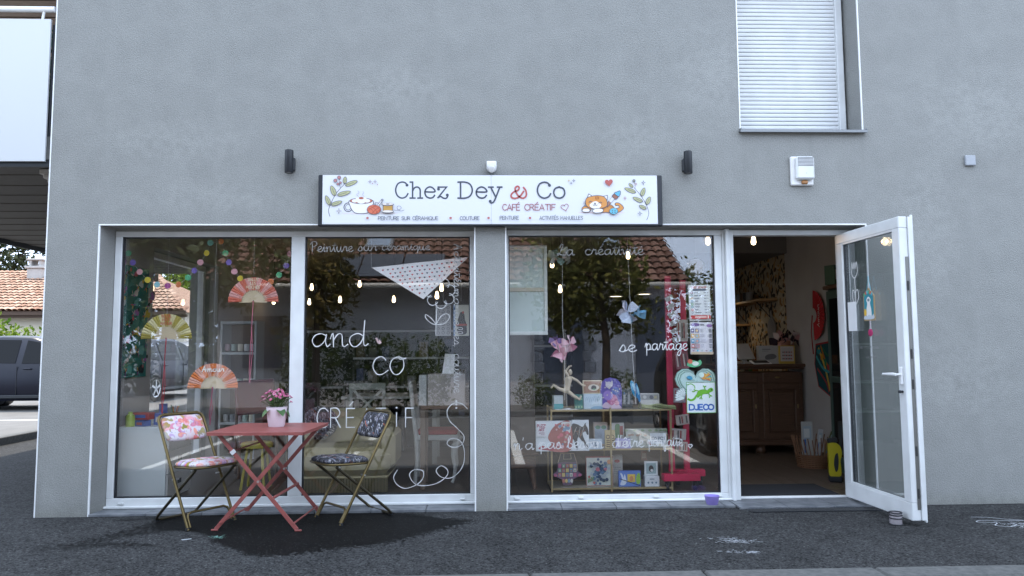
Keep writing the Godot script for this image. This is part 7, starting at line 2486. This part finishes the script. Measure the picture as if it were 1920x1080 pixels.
func build_window_two_room():
	dark_chair("grey green cross backed chair in the middle of the room behind the word co", Vector3(-1.30, 0.0285, -2.15), 0.06, mat(0.36, 0.39, 0.35, 0.5))
	var t := thing("cafe_table", "pale topped cafe table behind the cross backed chair", "table", Vector3(-1.05, 0.0285, -2.65))
	var b := B.new()
	b.box(0, 0.735, 0, 1.1, 0.03, 0.7, Basis(), 0.006)
	obj("tabletop", b, mat(0.36, 0.37, 0.34, 0.4), t)
	for x in [-0.48, 0.48]:
		for z in [-0.28, 0.28]:
			b = B.new()
			b.bar(Vector3(x, 0, z), Vector3(x, 0.72, z), 0.05, 0.05, Vector3(0, 0, 1))
			obj("leg", b, mat(0.3, 0.31, 0.28, 0.5), t)
	# pale chair with a red cushion, seen from the side
	t = thing("red_cushion_chair", "pale carved chair with a red seat cushion near the right edge of the left window", "chair", Vector3(-0.47, 0.0285, -1.35))
	var pale := mat(0.40, 0.41, 0.39, 0.5)
	b = B.new()
	b.box(0, 0.42, 0, 0.42, 0.055, 0.42, Basis(), 0.012)
	obj("seat_frame", b, pale, t)
	for z in [-0.19, 0.19]:
		b = B.new()
		b.tube([Vector3(-0.20, 0.0, z), Vector3(-0.185, 0.2, z), Vector3(-0.19, 0.42, z), Vector3(-0.225, 0.72, z), Vector3(-0.25, 0.94, z)], [0.018, 0.02, 0.024, 0.022, 0.02], 10)
		obj("leg", b, pale, t)
		b = B.new()
		b.tube([Vector3(-0.08, 0.40, z), Vector3(-0.125, 0.34, z), Vector3(-0.135, 0.25, z), Vector3(-0.12, 0.13, z), Vector3(-0.135, 0.03, z), Vector3(-0.15, 0.0, z)].map(func(v): return v + Vector3(0.30, 0, 0)), [0.03, 0.036, 0.026, 0.019, 0.014, 0.018], 10)
		obj("leg", b, pale, t)
	b = B.new()
	b.box(-0.235, 0.83, 0, 0.03, 0.26, 0.36, bs(0, 0, 0.1), 0.012)
	obj("backrest", b, pale, t)
	b = B.new()
	b.box(0.0, 0.465, 0, 0.40, 0.05, 0.38, Basis(), 0.02)
	obj("cushion", b, mat(0.34, 0.025, 0.03, 0.9), t)
	# brown side table with boxes and rolled paper
	t = thing("side_table", "brown wooden side table under the grey boxes by the pillar", "table", Vector3(-0.30, 0.0285, -0.98))
	b = B.new()
	b.box(0, 0.735, 0, 0.58, 0.035, 0.4, Basis(), 0.006)
	obj("tabletop", b, M.wood_dark, t)
	for x in [-0.27, 0.27]:
		for z in [-0.16, 0.16]:
			b = B.new()
			b.bar(Vector3(x, 0, z), Vector3(x, 0.72, z), 0.045, 0.045, Vector3(0, 0, 1))
			obj("leg", b, mat(0.12, 0.085, 0.06, 0.5), t)
	carton("storage_box", "tall grey brown storage box on the side table by the pillar", "box", Vector3(-0.36, 0.7815, -0.95), Vector3(0.34, 0.285, 0.24), 0.0, lin(0.30, 0.27, 0.25))
	carton("storage_box", "slim pale box beside the grey brown storage box", "box", Vector3(-0.575, 0.7815, -0.92), Vector3(0.07, 0.275, 0.16), 0.0, lin(0.36, 0.37, 0.36))
	t = thing("paper_roll", "white paper bag standing on the storage box next to the pillar", "paper bag", Vector3(-0.345, 1.067, -0.92))
	b = B.new()
	b.prism(P.pts("-.055 0 .05 0 .062 .18 -.03 .185"), -0.03, 0.03)
	obj("bag", b, M.white, t)
	# black shelf wall with white edged boards
	t = thing("stock_shelving", "long dark stock shelving with pale board edges across the back", "shelving", Vector3(0, 0.0285, -3.6))
	var dk := mat(0.035, 0.035, 0.035, 0.6)
	for x in [-2.24, -1.66, -1.04, -0.62, -0.1, 0.5, 1.1]:
		b = B.new()
		b.span(x - 0.015, x + 0.015, 0, 1.52, -0.2, 0.2)
		obj("upright", b, dk, t)
	for s in [[-2.24, -0.1, 1.50], [-1.66, -0.1, 1.16], [-2.24, 1.1, 0.80], [-2.24, 1.1, 0.42], [-0.1, 1.1, 1.3]]:
		b = B.new()
		b.span(s[0], s[1], s[2] - 0.012, s[2] + 0.012, -0.2, 0.195)
		var bd := obj("board", b, dk, t)
		b = B.new()
		b.span(s[0], s[1], s[2] - 0.013, s[2] + 0.013, 0.196, 0.203)
		obj("edge", b, mat(0.32, 0.34, 0.34, 0.5), bd)
	b = B.new()
	b.span(-2.24, 1.1, 0, 1.5, -0.21, -0.2)
	obj("back_panel", b, M.dark, t)
	var r := RandomNumberGenerator.new()
	r.seed = 33
	var kinds := ["box", "folder", "jar"]
	for k in 3:
		var y: float = [1.2005, 0.8405, 0.4605][k]
		for i in 9:
			var x := -1.58 + i * 0.16
			if absf(x + 1.04) < 0.09 or absf(x + 0.62) < 0.09 or (k == 0 and i > 7):
				continue
			var h := r.randf_range(0.12, 0.26)
			var w := r.randf_range(0.07, 0.12)
			var v := r.randf_range(0.02, 0.16)
			carton("stock_box", ["brown", "grey", "dark blue", "cream", "black"][(i + k * 2) % 5] + " stock box, " + ["first", "second", "third", "fourth", "fifth", "sixth", "seventh", "eighth", "ninth"][i] + " from the left on the " + ["upper", "middle", "lower"][k] + " stock shelf", "box", Vector3(x, y, -3.5), Vector3(w, h, 0.16), 0.0, [lin(v, v * 0.7, v * 0.45), lin(v, v, v), lin(v * 0.4, v * 0.5, v), lin(v * 2, v * 1.8, v * 1.4), lin(0.02, 0.02, 0.02)][(i + k * 2) % 5], null, 0.0, "boxes on the stock shelving")
	# two picture cards on a stand seen over the boxes
	for s in [[-0.375, "grey card of small drawings hung left of the cream picture card", lin(0.36, 0.36, 0.36)], [-0.215, "cream picture card with dark dog and blue edge hung by the pillar", lin(0.5, 0.5, 0.42)]]:
		t = thing("picture_card", s[1], "card", Vector3(s[0], 1.412, -0.6))
		b = B.new()
		b.box(0, 0.138, 0, 0.14, 0.276, 0.006)
		obj("sheet", b, mat(s[2].r, s[2].g, s[2].b, 0.7), t)
		var first: bool = s[0] < -0.3
		printed(t, "print", Transform3D(Basis().scaled(Vector3(0.89, 0.89, 1)), Vector3(0, 0, 0.004)), func(p: P):
			if first:
				for i in 21:
					p.ring(-0.05 + (i % 3) * 0.05, 0.03 + (i / 3) * 0.042, 0.013, 0.004, lin(0.14, 0.14, 0.15))
			else:
				p.rect(-0.077, 0.0, 0.02, 0.31, lin(0.05, 0.15, 0.32))
				p.blob("-.03 .02 -.04 .12 -.02 .2 0 .24 .03 .22 .04 .16 .055 .1 .05 .02", lin(0.05, 0.045, 0.04))
				p.rect(-0.05, 0.1, 0.11, 0.02, lin(0.36, 0.08, 0.06))
				p.disc(0.02, 0.235, 0.012, lin(0.45, 0.1, 0.08)), M.matte)
		b = B.new()
		b.rod(Vector3(0, 0.31, 0), Vector3(0, 1.32, 0), 0.0012, 4)
		obj("thread", b, M.white, t)
	# dark wooden chest and stool left in the right window
	t = thing("wooden_chest", "dark wooden chest on curved legs at the left of the right window", "chest", Vector3(0.29, 0.0285, -0.95))
	b = B.new()
	b.box(0, 0.24, 0, 0.34, 0.12, 0.36, Basis(), 0.01)
	b.box(0, 0.31, 0, 0.38, 0.02, 0.4, Basis(), 0.006)
	obj("body", b, M.wood_dark, t)
	for x in [-0.13, 0.13]:
		for z in [-0.14, 0.14]:
			b = B.new()
			b.tube([Vector3(x, 0.18, z), Vector3(x * 1.05, 0.1, z * 1.05), Vector3(x * 1.2, 0, z * 1.2)], [0.035, 0.026, 0.018], 8)
			obj("leg", b, M.wood_dark, t)
	# tall grey cupboard and white post further back
	t = thing("room_divider", "tall pale divider panel behind the hanging pink flowers", "divider", Vector3(0.40, 0.0285, -2.3))
	b = B.new()
	b.box(0, 0.95, 0, 0.30, 1.9, 0.05, Basis(), 0.006)
	obj("panel", b, mat(0.17, 0.15, 0.135, 0.6), t)
	# a balloon with a printed face drawing high up
	t = thing("balloon", "small printed white balloon under the ceiling near the right post", "balloon", Vector3(2.32, 2.17, -2.0))
	b = B.new()
	b.ball(Vector3.ZERO, Vector3(0.095, 0.1, 0.095), 20)
	b.rod(Vector3(0, -0.1, 0), Vector3(0, -0.12, 0), 0.01, 6)
	b.rod(Vector3(0, 0.1, 0), Vector3(0, 0.58, 0), 0.0012, 4)
	obj("skin", b, mat(0.42, 0.42, 0.4, 0.3), t)
	for e in [-1.0, 1.0]:
		b = B.new()
		b.box(-0.03 + e * 0.035, -0.005, 0.083, 0.03, 0.012, 0.012)
		obj("printed_eye", b, M.black, t)


func build_counter_area():
	# sideboard used as the counter
	var t := thing("sideboard", "dark wooden sideboard serving as the till counter inside the door", "sideboard", Vector3(3.30, 0.0285, -3.05))
	var b := B.new()
	b.box(0.0, 0.535, 0, 1.04, 0.86, 0.44, Basis(), 0.008)
	obj("carcass", b, M.wood_dark, t)
	b = B.new()
	b.box(0, 1.045, 0, 1.12, 0.04, 0.5, Basis(), 0.01)
	b.box(0, 1.015, 0, 1.08, 0.025, 0.47, Basis(), 0.008)
	obj("top", b, M.wood_dark, t)
	b = B.new()
	b.box(0, 0.125, 0.0, 1.08, 0.06, 0.48, Basis(), 0.012)
	obj("plinth", b, M.wood_dark, t)
	for x in [-0.46, 0.0, 0.46]:
		b = B.new()
		b.lathe([Vector2(0, 0), Vector2(0.045, 0), Vector2(0.06, 0.03), Vector2(0.05, 0.07), Vector2(0.065, 0.1), Vector2(0, 0.1)], Vector3(x, 0, 0.17), 16)
		obj("foot", b, M.wood_dark, t)
	for x in [-0.255, 0.255]:
		b = B.new()
		b.box(x, 0.905, 0.226, 0.44, 0.125, 0.022, Basis(), 0.006)
		var dr := obj("drawer", b, M.wood_dark, t)
		b = B.new()
		b.ball(Vector3(x - 0.05, 0.905, 0.246), Vector3(0.035, 0.012, 0.015), 10)
		obj("handle", b, M.brass, dr)
		b = B.new()
		frame(b, x - 0.225, x + 0.225, 0.175, 0.83, 0.216, 0.238, 0.065, 0.065, 0.07, 0.075, 0.008)
		var dd := obj("door", b, M.wood_dark, t)
		b = B.new()
		b.box(x, 0.50, 0.226, 0.3, 0.48, 0.016, Basis(), 0.012)
		obj("panel", b, M.wood_dark, dd)
		b = B.new()
		b.box(x + 0.19, 0.56, 0.24, 0.012, 0.05, 0.01, Basis(), 0.003)
		obj("key_plate", b, M.brass, dd)
	# on the counter
	var top := 1.0935
	t = thing("till_screen", "slanted white till screen on the dark sideboard", "till", Vector3(3.20, top, -3.0), 0.35)
	b = B.new()
	b.box(0, 0.01, 0, 0.2, 0.02, 0.16, Basis(), 0.005)
	b.bar(Vector3(0, 0.01, -0.02), Vector3(-0.02, 0.13, -0.04), 0.06, 0.02, Vector3(0, 0, 1))
	obj("foot", b, mat(0.5, 0.5, 0.5, 0.4), t)
	b = B.new()
	b.box(-0.02, 0.15, -0.02, 0.30, 0.22, 0.018, bs(0.2, -0.5), 0.005)
	obj("screen_back", b, mat(0.5, 0.51, 0.52, 0.35), t)
	t = thing("card_tablet", "white framed tablet lying on the front of the sideboard top", "tablet", Vector3(3.33, top, -2.87), 0.1)
	b = B.new()
	b.box(0, 0.02, 0, 0.24, 0.012, 0.13, bs(0, 0.3), 0.004)
	obj("case", b, M.white, t)
	b = B.new()
	b.box(0, 0.0275, 0.0024, 0.19, 0.002, 0.095, bs(0, 0.3))
	obj("screen", b, M.dark, t)
	carton("printer_box", "pale grey box with a machine drawing behind the tablet", "box", Vector3(3.47, top, -3.0), Vector3(0.24, 0.22, 0.12), -0.1, lin(0.42, 0.42, 0.41), func(p: P):
		p.rect(-0.08, 0.17, 0.1, 0.012, lin(0.2, 0.2, 0.2))
		p.rect(-0.08, 0.15, 0.07, 0.008, lin(0.25, 0.25, 0.25))
		p.blob("-.05 .08 -.02 .11 .05 .12 .09 .09 .06 .06 -.03 .05", lin(0.14, 0.14, 0.15)))
	carton("gift_box", "white box with black print and yellow foot at the end of the counter", "box", Vector3(3.67, top, -2.95), Vector3(0.19, 0.22, 0.12), -0.05, lin(0.5, 0.34, 0.05), func(p: P):
		p.rect(-0.08, 0.03, 0.16, 0.18, lin(0.55, 0.5, 0.48))
		p.rect(-0.065, 0.04, 0.13, 0.15, lin(0.5, 0.47, 0.45))
		for i in 18:
			p.disc(-0.05 + (i % 6) * 0.02, 0.06 + (i / 6) * 0.04, 0.008, [lin(0.05, 0.05, 0.05), lin(0.4, 0.05, 0.05)][i % 2]))
	carton("amber_box", "small orange box at the left end of the counter", "box", Vector3(2.93, top, -2.95), Vector3(0.14, 0.10, 0.1), 0.0, lin(0.42, 0.15, 0.03))
	t = thing("flower_basket", "bunch of pink and black patterned paper flowers on the counter's end", "flowers", Vector3(3.68, top + 0.22, -3.0))
	for i in 4:
		bloom(t, "paper_flower", Vector3(-0.07 + 0.07 * i, 0.06 + 0.03 * (i % 2), 0), 0.11, [lin(0.5, 0.28, 0.28), lin(0.04, 0.03, 0.04), lin(0.55, 0.45, 0.42)], 20 + i, 8)
	b = B.new()
	b.lathe([Vector2(0, 0), Vector2(0.07, 0), Vector2(0.08, 0.06), Vector2(0, 0.05)], Vector3.ZERO, 16)
	obj("holder", b, mat(0.4, 0.2, 0.15, 0.7), t)
	# back bar: bottles, shelves with brackets on the papered wall
	t = thing("back_bar", "dark back bar counter below the patterned wallpaper", "counter", Vector3(3.6, 0.0285, -4.7))
	b = B.new()
	b.box(0, 0.45, 0, 0.46, 0.9, 2.4, Basis(), 0.006)
	obj("body", b, mat(0.09, 0.07, 0.055, 0.6), t)
	b = B.new()
	b.box(-0.01, 0.92, 0, 0.5, 0.04, 2.44, Basis(), 0.006)
	obj("worktop", b, mat(0.2, 0.17, 0.13, 0.4), t)
	for i in 10:
		var m := thing("syrup_bottle", ["amber", "green", "dark brown", "clear grey", "red brown"][i % 5] + " syrup bottle, " + ["first", "second", "third", "fourth", "fifth", "sixth", "seventh", "eighth", "ninth", "tenth"][i] + " of the row from the door side", "bottle", Vector3(3.62, 0.9695, -3.85 - i * 0.16), 0.0, "bottles on the back bar")
		b = B.new()
		b.lathe([Vector2(0, 0), Vector2(0.036, 0), Vector2(0.038, 0.01), Vector2(0.038, 0.17), Vector2(0.015, 0.22), Vector2(0.013, 0.29), Vector2(0, 0.29)], Vector3.ZERO, 14)
		obj("glass_body", b, [mat(0.16, 0.06, 0.01, 0.1), mat(0.02, 0.06, 0.02, 0.1), mat(0.03, 0.015, 0.01, 0.1), mat(0.16, 0.17, 0.16, 0.1), mat(0.1, 0.02, 0.01, 0.1)][i % 5], m)
		b = B.new()
		b.lathe([Vector2(0.0388, 0.05), Vector2(0.0388, 0.13)], Vector3.ZERO, 14)
		obj("paper_label", b, mat(0.42, 0.4, 0.34, 0.7), m)
	for s in [[1.92, -3.55, -5.0, "oak wall shelf with black brackets over the back bar"], [1.62, -4.6, -6.0, "lower oak wall shelf deeper in the back bar"]]:
		t = thing("wall_shelf", s[3], "shelf", Vector3(3.72, s[0], (s[1] + s[2]) / 2))
		b = B.new()
		b.box(0, 0, 0, 0.24, 0.03, s[1] - s[2], Basis(), 0.004)
		obj("board", b, mat(0.36, 0.22, 0.10, 0.5), t)
		for z in [-0.5, 0.5]:
			b = B.new()
			b.rod(Vector3(0.12, -0.02, z), Vector3(0.12, -0.26, z), 0.007, 6)
			b.rod(Vector3(0.12, -0.25, z), Vector3(-0.08, -0.02, z), 0.007, 6)
			obj("bracket", b, M.black, t)
	for i in 4:
		var m := thing("tea_tin", ["grey", "black", "brown", "pale blue"][i] + " tea tin on the oak shelf above the back bar", "tin", Vector3(3.70, 1.935, -4.2 - i * 0.13), 0.0, "tins on the oak shelf")
		b = B.new()
		b.lathe([Vector2(0, 0), Vector2(0.05, 0), Vector2(0.05, 0.12), Vector2(0.045, 0.13), Vector2(0, 0.13)], Vector3.ZERO, 16)
		obj("tin_body", b, [mat(0.2, 0.2, 0.2, 0.3), mat(0.03, 0.03, 0.03, 0.3), mat(0.14, 0.08, 0.05, 0.3), mat(0.25, 0.3, 0.34, 0.3)][i], m)
	t = thing("serving_board", "round grey serving board hung on the wallpaper under the oak shelf", "board", Vector3(3.825, 1.53, -3.75))
	b = B.new()
	b.lathe([Vector2(0, 0.01), Vector2(0.15, 0.01), Vector2(0.155, 0.0), Vector2(0.15, -0.01), Vector2(0, -0.01)], Vector3.ZERO, 28, bs(0, 0, PI / 2), 1.0, 0.9)
	b.box(0, 0.2, 0, 0.016, 0.12, 0.04, Basis(), 0.004)
	obj("board", b, mat(0.2, 0.19, 0.18, 0.6), t)
	# red fan, kite and green cabinet on the cream wall
	t = thing("red_fan", "red folding fan with white lettering hung on the cream wall inside the door", "fan", Vector3(3.83, 1.66, -2.35), -PI / 2)
	b = B.new()
	for i in 40:
		var a0 := -PI / 2 + PI * i / 40.0
		var a1 := -PI / 2 + PI * (i + 1) / 40.0
		var z0 := 0.006 if i % 2 else -0.004
		var p := []
		for q in [[a0, 0.3, z0], [a0, 1.0, z0], [a1, 1.0, -z0], [a1, 0.3, -z0]]:
			p.append(Vector3(cos(q[0]) * 0.29 * q[1] - 0.12, sin(q[0]) * 0.29 * q[1], q[2] + 0.01))
		b.face(p, p[0] - Vector3(0, 0, 1))
	obj("pleated_paper", b, mat(0.42, 0.015, 0.02, 0.8), t)
	printed(t, "lettering", at(0.06, -0.14, 0.02, 0, 0, PI / 2), func(p: P): p.text("Amour", 0, 0, 0.03, lin(0.6, 0.5, 0.48), 0.007, "hand", 0.26))
	b = B.new()
	b.tube([Vector3(-0.12, 0, 0.02), Vector3(-0.16, -0.2, 0.02), Vector3(-0.13, -0.45, 0.02)], 0.006, 6)
	obj("cord", b, mat(0.3, 0.01, 0.015, 0.9), t)
	t = thing("kite", "dark kite with yellow and teal ribbons hung on the cream wall", "kite", Vector3(3.83, 1.02, -2.2), -PI / 2)
	b = B.new()
	var outline := P.pts("-.29 .08 -.24 .31 .13 .34 .31 .1 .08 -.28 -.21 -.18")
	b.prism(outline, 0.0, 0.008)
	obj("sail", b, mat(0.28, 0.01, 0.015, 0.8), t)
	printed(t, "print", at(0, 0, 0.009), func(p: P):
		var inner := PackedVector2Array()
		for v in outline:
			inner.append(v * 0.94)
		p.poly(inner, lin(0.012, 0.06, 0.07))
		for i in 5:
			p.line(P.pts(["-.16 .25 -.04 .08 .02 -.04 .08 -.2", "-.22 .16 -.08 .04 .08 .0 .24 .08", "-.1 .28 .0 .12 .1 .05 .2 .16", "-.2 .02 -.08 -.06 .02 -.14 .06 -.22", "-.05 .26 .06 .18 .16 .2 .24 .12"][i]), 0.036 - i * 0.003, [lin(0.5, 0.33, 0.05), lin(0.04, 0.26, 0.28), lin(0.3, 0.12, 0.02), lin(0.3, 0.05, 0.05), lin(0.02, 0.12, 0.06)][i], true)
			p.disc(-0.16 + i * 0.08, 0.22 - i * 0.06, 0.045, [lin(0.02, 0.2, 0.22), lin(0.4, 0.2, 0.02), lin(0.02, 0.14, 0.07), lin(0.35, 0.04, 0.04), lin(0.03, 0.03, 0.05)][i], 0.03, i * 0.8), M.matte)
	t = thing("green_cabinet", "tall dark green glazed cabinet just right of the kite", "cabinet", Vector3(3.61, 0.0285, -1.28))
	var gr := mat(0.035, 0.065, 0.05, 0.5)
	b = B.new()
	b.span(-0.02, 0.17, 0.0, 1.86, -0.3, 0.3, 0.005)
	obj("carcass", b, gr, t)
	b = B.new()
	b.span(-0.06, 0.18, 1.86, 1.9, -0.34, 0.34, 0.008)
	obj("cornice", b, M.wood_dark, t)
	for e in [-0.15, 0.15]:
		b = B.new()
		for s in [[-0.143, -0.10], [0.10, 0.143]]:
			b.span(-0.045, -0.021, 0.08, 1.84, e + s[0], e + s[1], 0.004)
		for s in [[0.08, 0.16], [0.9, 0.96], [1.76, 1.84]]:
			b.span(-0.045, -0.021, s[0], s[1], e - 0.1, e + 0.1, 0.004)
		var dd := obj("door", b, gr, t)
		b = B.new()
		b.span(-0.034, -0.03, 0.16, 0.9, e - 0.1, e + 0.1)
		b.span(-0.034, -0.03, 0.96, 1.76, e - 0.1, e + 0.1)
		obj("pane", b, mat(0.008, 0.01, 0.01, 0.05), dd)
	carton("coffee_tin", "dark green and white printed tin on top of the green cabinet", "tin", Vector3(3.61, 1.93, -1.45), Vector3(0.14, 0.2, 0.14), 0.3, lin(0.03, 0.08, 0.05), func(p):
		p.rect(-0.06, 0.05, 0.12, 0.1, lin(0.4, 0.4, 0.38))
		p.rect(-0.05, 0.17, 0.1, 0.02, lin(0.02, 0.03, 0.1)))
	carton("toy_box", "yellow and black printed box at the back of the green cabinet's top", "box", Vector3(3.66, 1.93, -1.15), Vector3(0.16, 0.3, 0.16), 0.2, lin(0.4, 0.28, 0.05), func(p):
		p.disc(0, 0.15, 0.06, lin(0.03, 0.03, 0.03))
		p.disc(0.03, 0.24, 0.03, lin(0.35, 0.05, 0.03)))
	# wicker basket of rolled goods
	t = thing("wicker_basket", "wicker basket of cards and toys on the floor by the green cabinet", "basket", Vector3(3.46, 0.0285, -1.80))
	b = B.new()
	var r := RandomNumberGenerator.new()
	r.seed = 44
	for k in 7:
		var ring := []
		for i in 28:
			var a := TAU * i / 28
			var rr := 0.155 + k * 0.003 + 0.005 * sin(i * PI + k * PI)
			ring.append(Vector3(cos(a) * rr, 0.01 + k * 0.02, sin(a) * rr))
		b.tube(ring, 0.009, 5, true)
	obj("weave", b, mat(0.16, 0.075, 0.035, 0.7), t)
	b = B.new()
	for i in 30:
		var a := TAU * i / 30
		b.tube([Vector3(cos(a) * 0.15, 0.0, sin(a) * 0.15), Vector3(cos(a) * 0.17, 0.14, sin(a) * 0.17), Vector3(cos(a + 0.1) * 0.21, 0.30 + r.randf() * 0.03, sin(a + 0.1) * 0.21)], 0.006, 5)
	obj("stakes", b, mat(0.2, 0.10, 0.05, 0.7), t)
	b = B.new()
	b.lathe([Vector2(0, 0.005), Vector2(0.15, 0.005), Vector2(0.155, 0.14), Vector2(0.145, 0.14), Vector2(0.14, 0.012)], Vector3.ZERO, 20)
	obj("lining", b, mat(0.08, 0.05, 0.03, 0.9), t)
	for s in [[-0.08, 0.06, 0.12, 0.46, 0.0, lin(0.36, 0.36, 0.34), "white framed card with blue ribbons upright in the basket"], [0.03, 0.02, 0.05, 0.38, -0.15, lin(0.42, 0.42, 0.42), "leaning white lettered card in the middle of the basket"], [0.12, -0.02, 0.06, 0.36, -0.35, lin(0.10, 0.12, 0.04), "orange and green toy sticking out right of the basket"]]:
		carton("basket_card", s[6], "card", Vector3(3.46 + s[0], 0.05, -1.80 + s[1]), Vector3(s[2], s[3], 0.012), 0.0, s[5], func(p: P):
			p.rect(-s[2] * 0.36, s[3] * 0.6, s[2] * 0.72, s[3] * 0.3, lin(0.3, 0.36, 0.4))
			p.rect(-s[2] * 0.3, s[3] * 0.64, s[2] * 0.5, s[3] * 0.2, lin(0.5, 0.52, 0.5))
			p.rect(-s[2] * 0.3, s[3] * 0.3, s[2] * 0.16, s[3] * 0.3, lin(0.04, 0.12, 0.35))).rotation.z = s[4]
	# yellow hand vacuum for windows
	t = thing("window_vacuum", "yellow and black hand held window cleaner on the floor at the door jamb", "window cleaner", Vector3(3.28, 0.0285, -0.92), -0.3)
	b = B.new()
	b.prism(P.curve(P.pts("-.05 .06 -.055 .2 -.06 .32 -.045 .36 .01 .365 .05 .33 .06 .26 .045 .2 .05 .12 .04 .06"), 4, true), -0.035, 0.035)
	obj("housing", b, mat(0.36, 0.31, 0.01, 0.4), t)
	b = B.new()
	b.prism(P.curve(P.pts("0 .1 -.012 .17 0 .25 .025 .27 .03 .2 .022 .12"), 4, true), -0.036, 0.036)
	b.box(0, 0.03, 0, 0.12, 0.06, 0.085, Basis(), 0.012)
	b.box(-0.015, 0.385, 0, 0.09, 0.05, 0.05, bs(0, 0, 0.2), 0.01)
	obj("grip", b, M.black, t)
	# small radiator valve like boxes of light by the kitchen door
	carton("kitchen_unit", "dark tall kitchen unit at the far end behind the counter", "cupboard", Vector3(2.75, 0.0285, -6.6), Vector3(0.6, 2.0, 0.5), 0.0, lin(0.06, 0.055, 0.05))


# ---------------------------------------------------------------- lamps
func bulb(label: String, p: Vector3, drop: float, e: float, group: String) -> void:
	var t := thing("pendant_bulb", label, "lamp", p, 0.0, group)
	var b := B.new()
	b.rod(Vector3(0, 0.075, 0), Vector3(0, drop, 0), 0.003, 6)
	b.lathe([Vector2(0.0, 0.09), Vector2(0.013, 0.088), Vector2(0.016, 0.05), Vector2(0.0, 0.048)], Vector3.ZERO, 12)
	obj("socket", b, M.black, t)
	b = B.new()
	b.lathe([Vector2(0.0, -0.042), Vector2(0.013, -0.039), Vector2(0.022, -0.026), Vector2(0.0235, -0.01), Vector2(0.018, 0.02), Vector2(0.012, 0.048), Vector2(0.0, 0.05)], Vector3.ZERO, 16)
	obj("light_bulb", b, glow(1.0, 0.78, 0.48, 6.0), t)
	var l := OmniLight3D.new()
	l.name = "bulb_light"
	l.light_color = Color(1.0, 0.8, 0.55)
	l.light_energy = e
	l.light_size = 0.03
	l.omni_range = 14.0
	l.omni_attenuation = 2.0
	l.shadow_enabled = true
	t.add_child(l)


func build_lamps():
	var bl := [
		[-2.33, 2.14, -4.0, "warm bare bulb left above the stock shelving, upper of the near pair"], [-1.69, 2.18, -4.0, "warm bare bulb, highest in the second pane"], [-1.95, 1.97, -4.0, "warm bare bulb hanging lowest left in the second pane"], [-1.23, 1.97, -4.0, "warm bare bulb right of centre in the second pane"],
		[-0.50, 2.0, -2.5, "warm bare bulb showing beside the scarf's tip"], [-0.56, 1.92, -2.6, "warm bare bulb just below the one beside the scarf"], [0.78, 2.27, -2.5, "warm bare bulb next to the framed board"], [0.87, 1.98, -2.5, "warm bare bulb below the paper bow"], [1.67, 2.37, -2.5, "warm bare bulb among the letters of the top line in the right window"],
		[2.13, 2.31, -0.9, "bare bulb of the cable behind the right post"], [2.57, 2.31, -0.9, "bare bulb of the cable above the doorway"],
		[-3.0, 1.99, -4.6, "amber bulb under the tip of the pink fan, left"], [-2.5, 1.98, -4.6, "amber bulb under the tip of the pink fan, right"]]
	for s in bl:
		bulb(s[3], Vector3(s[0], s[1], s[2]), 2.75 - s[1], 0.028 if s[2] > -1.0 else 0.003, "bare pendant bulbs in the cafe")
	var b := B.new()
	var pts := []
	for i in 13:
		var u := i / 12.0
		pts.append(Vector3(1.5 + 1.75 * u, 2.44 - 0.10 * sin(PI * u), -0.9))
	b.tube(pts, 0.004, 5)
	tag(obj("lamp_cable", b, M.black), "black lamp cable strung behind the door head", "cable")
	for s in [[1.87, 2.03, -4.5, "flat pendant lamp, leftmost of the dish lamps over the room"], [2.28, 2.06, -4.5, "dish shaped pendant lamp beside the red stand"], [2.60, 2.33, -3.0, "dish lamp just left of the printed balloon"], [2.92, 2.43, -3.0, "dish lamp highest by the right post"], [3.45, 1.96, -4.4, "small dish lamp over the back bar seen through the doorway"]]:
		var top: float = 2.49 if s[0] > 2.4 and s[2] < -3.2 else 2.75
		var t := thing("dish_lamp", s[3], "lamp", Vector3(s[0], s[1], s[2]), 0.0, "dish lamps over the tables")
		b = B.new()
		b.lathe([Vector2(0.11, 0.0), Vector2(0.112, 0.004), Vector2(0.085, 0.03), Vector2(0.03, 0.05), Vector2(0.02, 0.08), Vector2(0, 0.08)], Vector3.ZERO, 24)
		obj("shade", b, mat(0.05, 0.045, 0.04, 0.5), t)
		b = B.new()
		b.rod(Vector3(0, 0.08, 0), Vector3(0, top - s[1], 0), 0.003, 6)
		obj("cord", b, M.black, t)
		b = B.new()
		b.lathe([Vector2(0, 0.006), Vector2(0.09, 0.006), Vector2(0.09, 0.012), Vector2(0, 0.012)], Vector3.ZERO, 24)
		obj("lamp_diffuser", b, glow(1.0, 0.88, 0.68, 4.0), t)
		var l := SpotLight3D.new()
		l.name = "lamp_beam"
		l.rotation.x = -PI / 2
		l.position.y = -0.005
		l.light_color = Color(1.0, 0.85, 0.65)
		l.light_energy = 0.14 if s[0] > 3.2 else (0.035 if s[0] > 2.4 else 0.008)
		l.light_size = 0.09
		l.spot_angle = 70.0
		l.spot_range = 12.0
		l.spot_attenuation = 2.0
		l.shadow_enabled = true
		t.add_child(l)
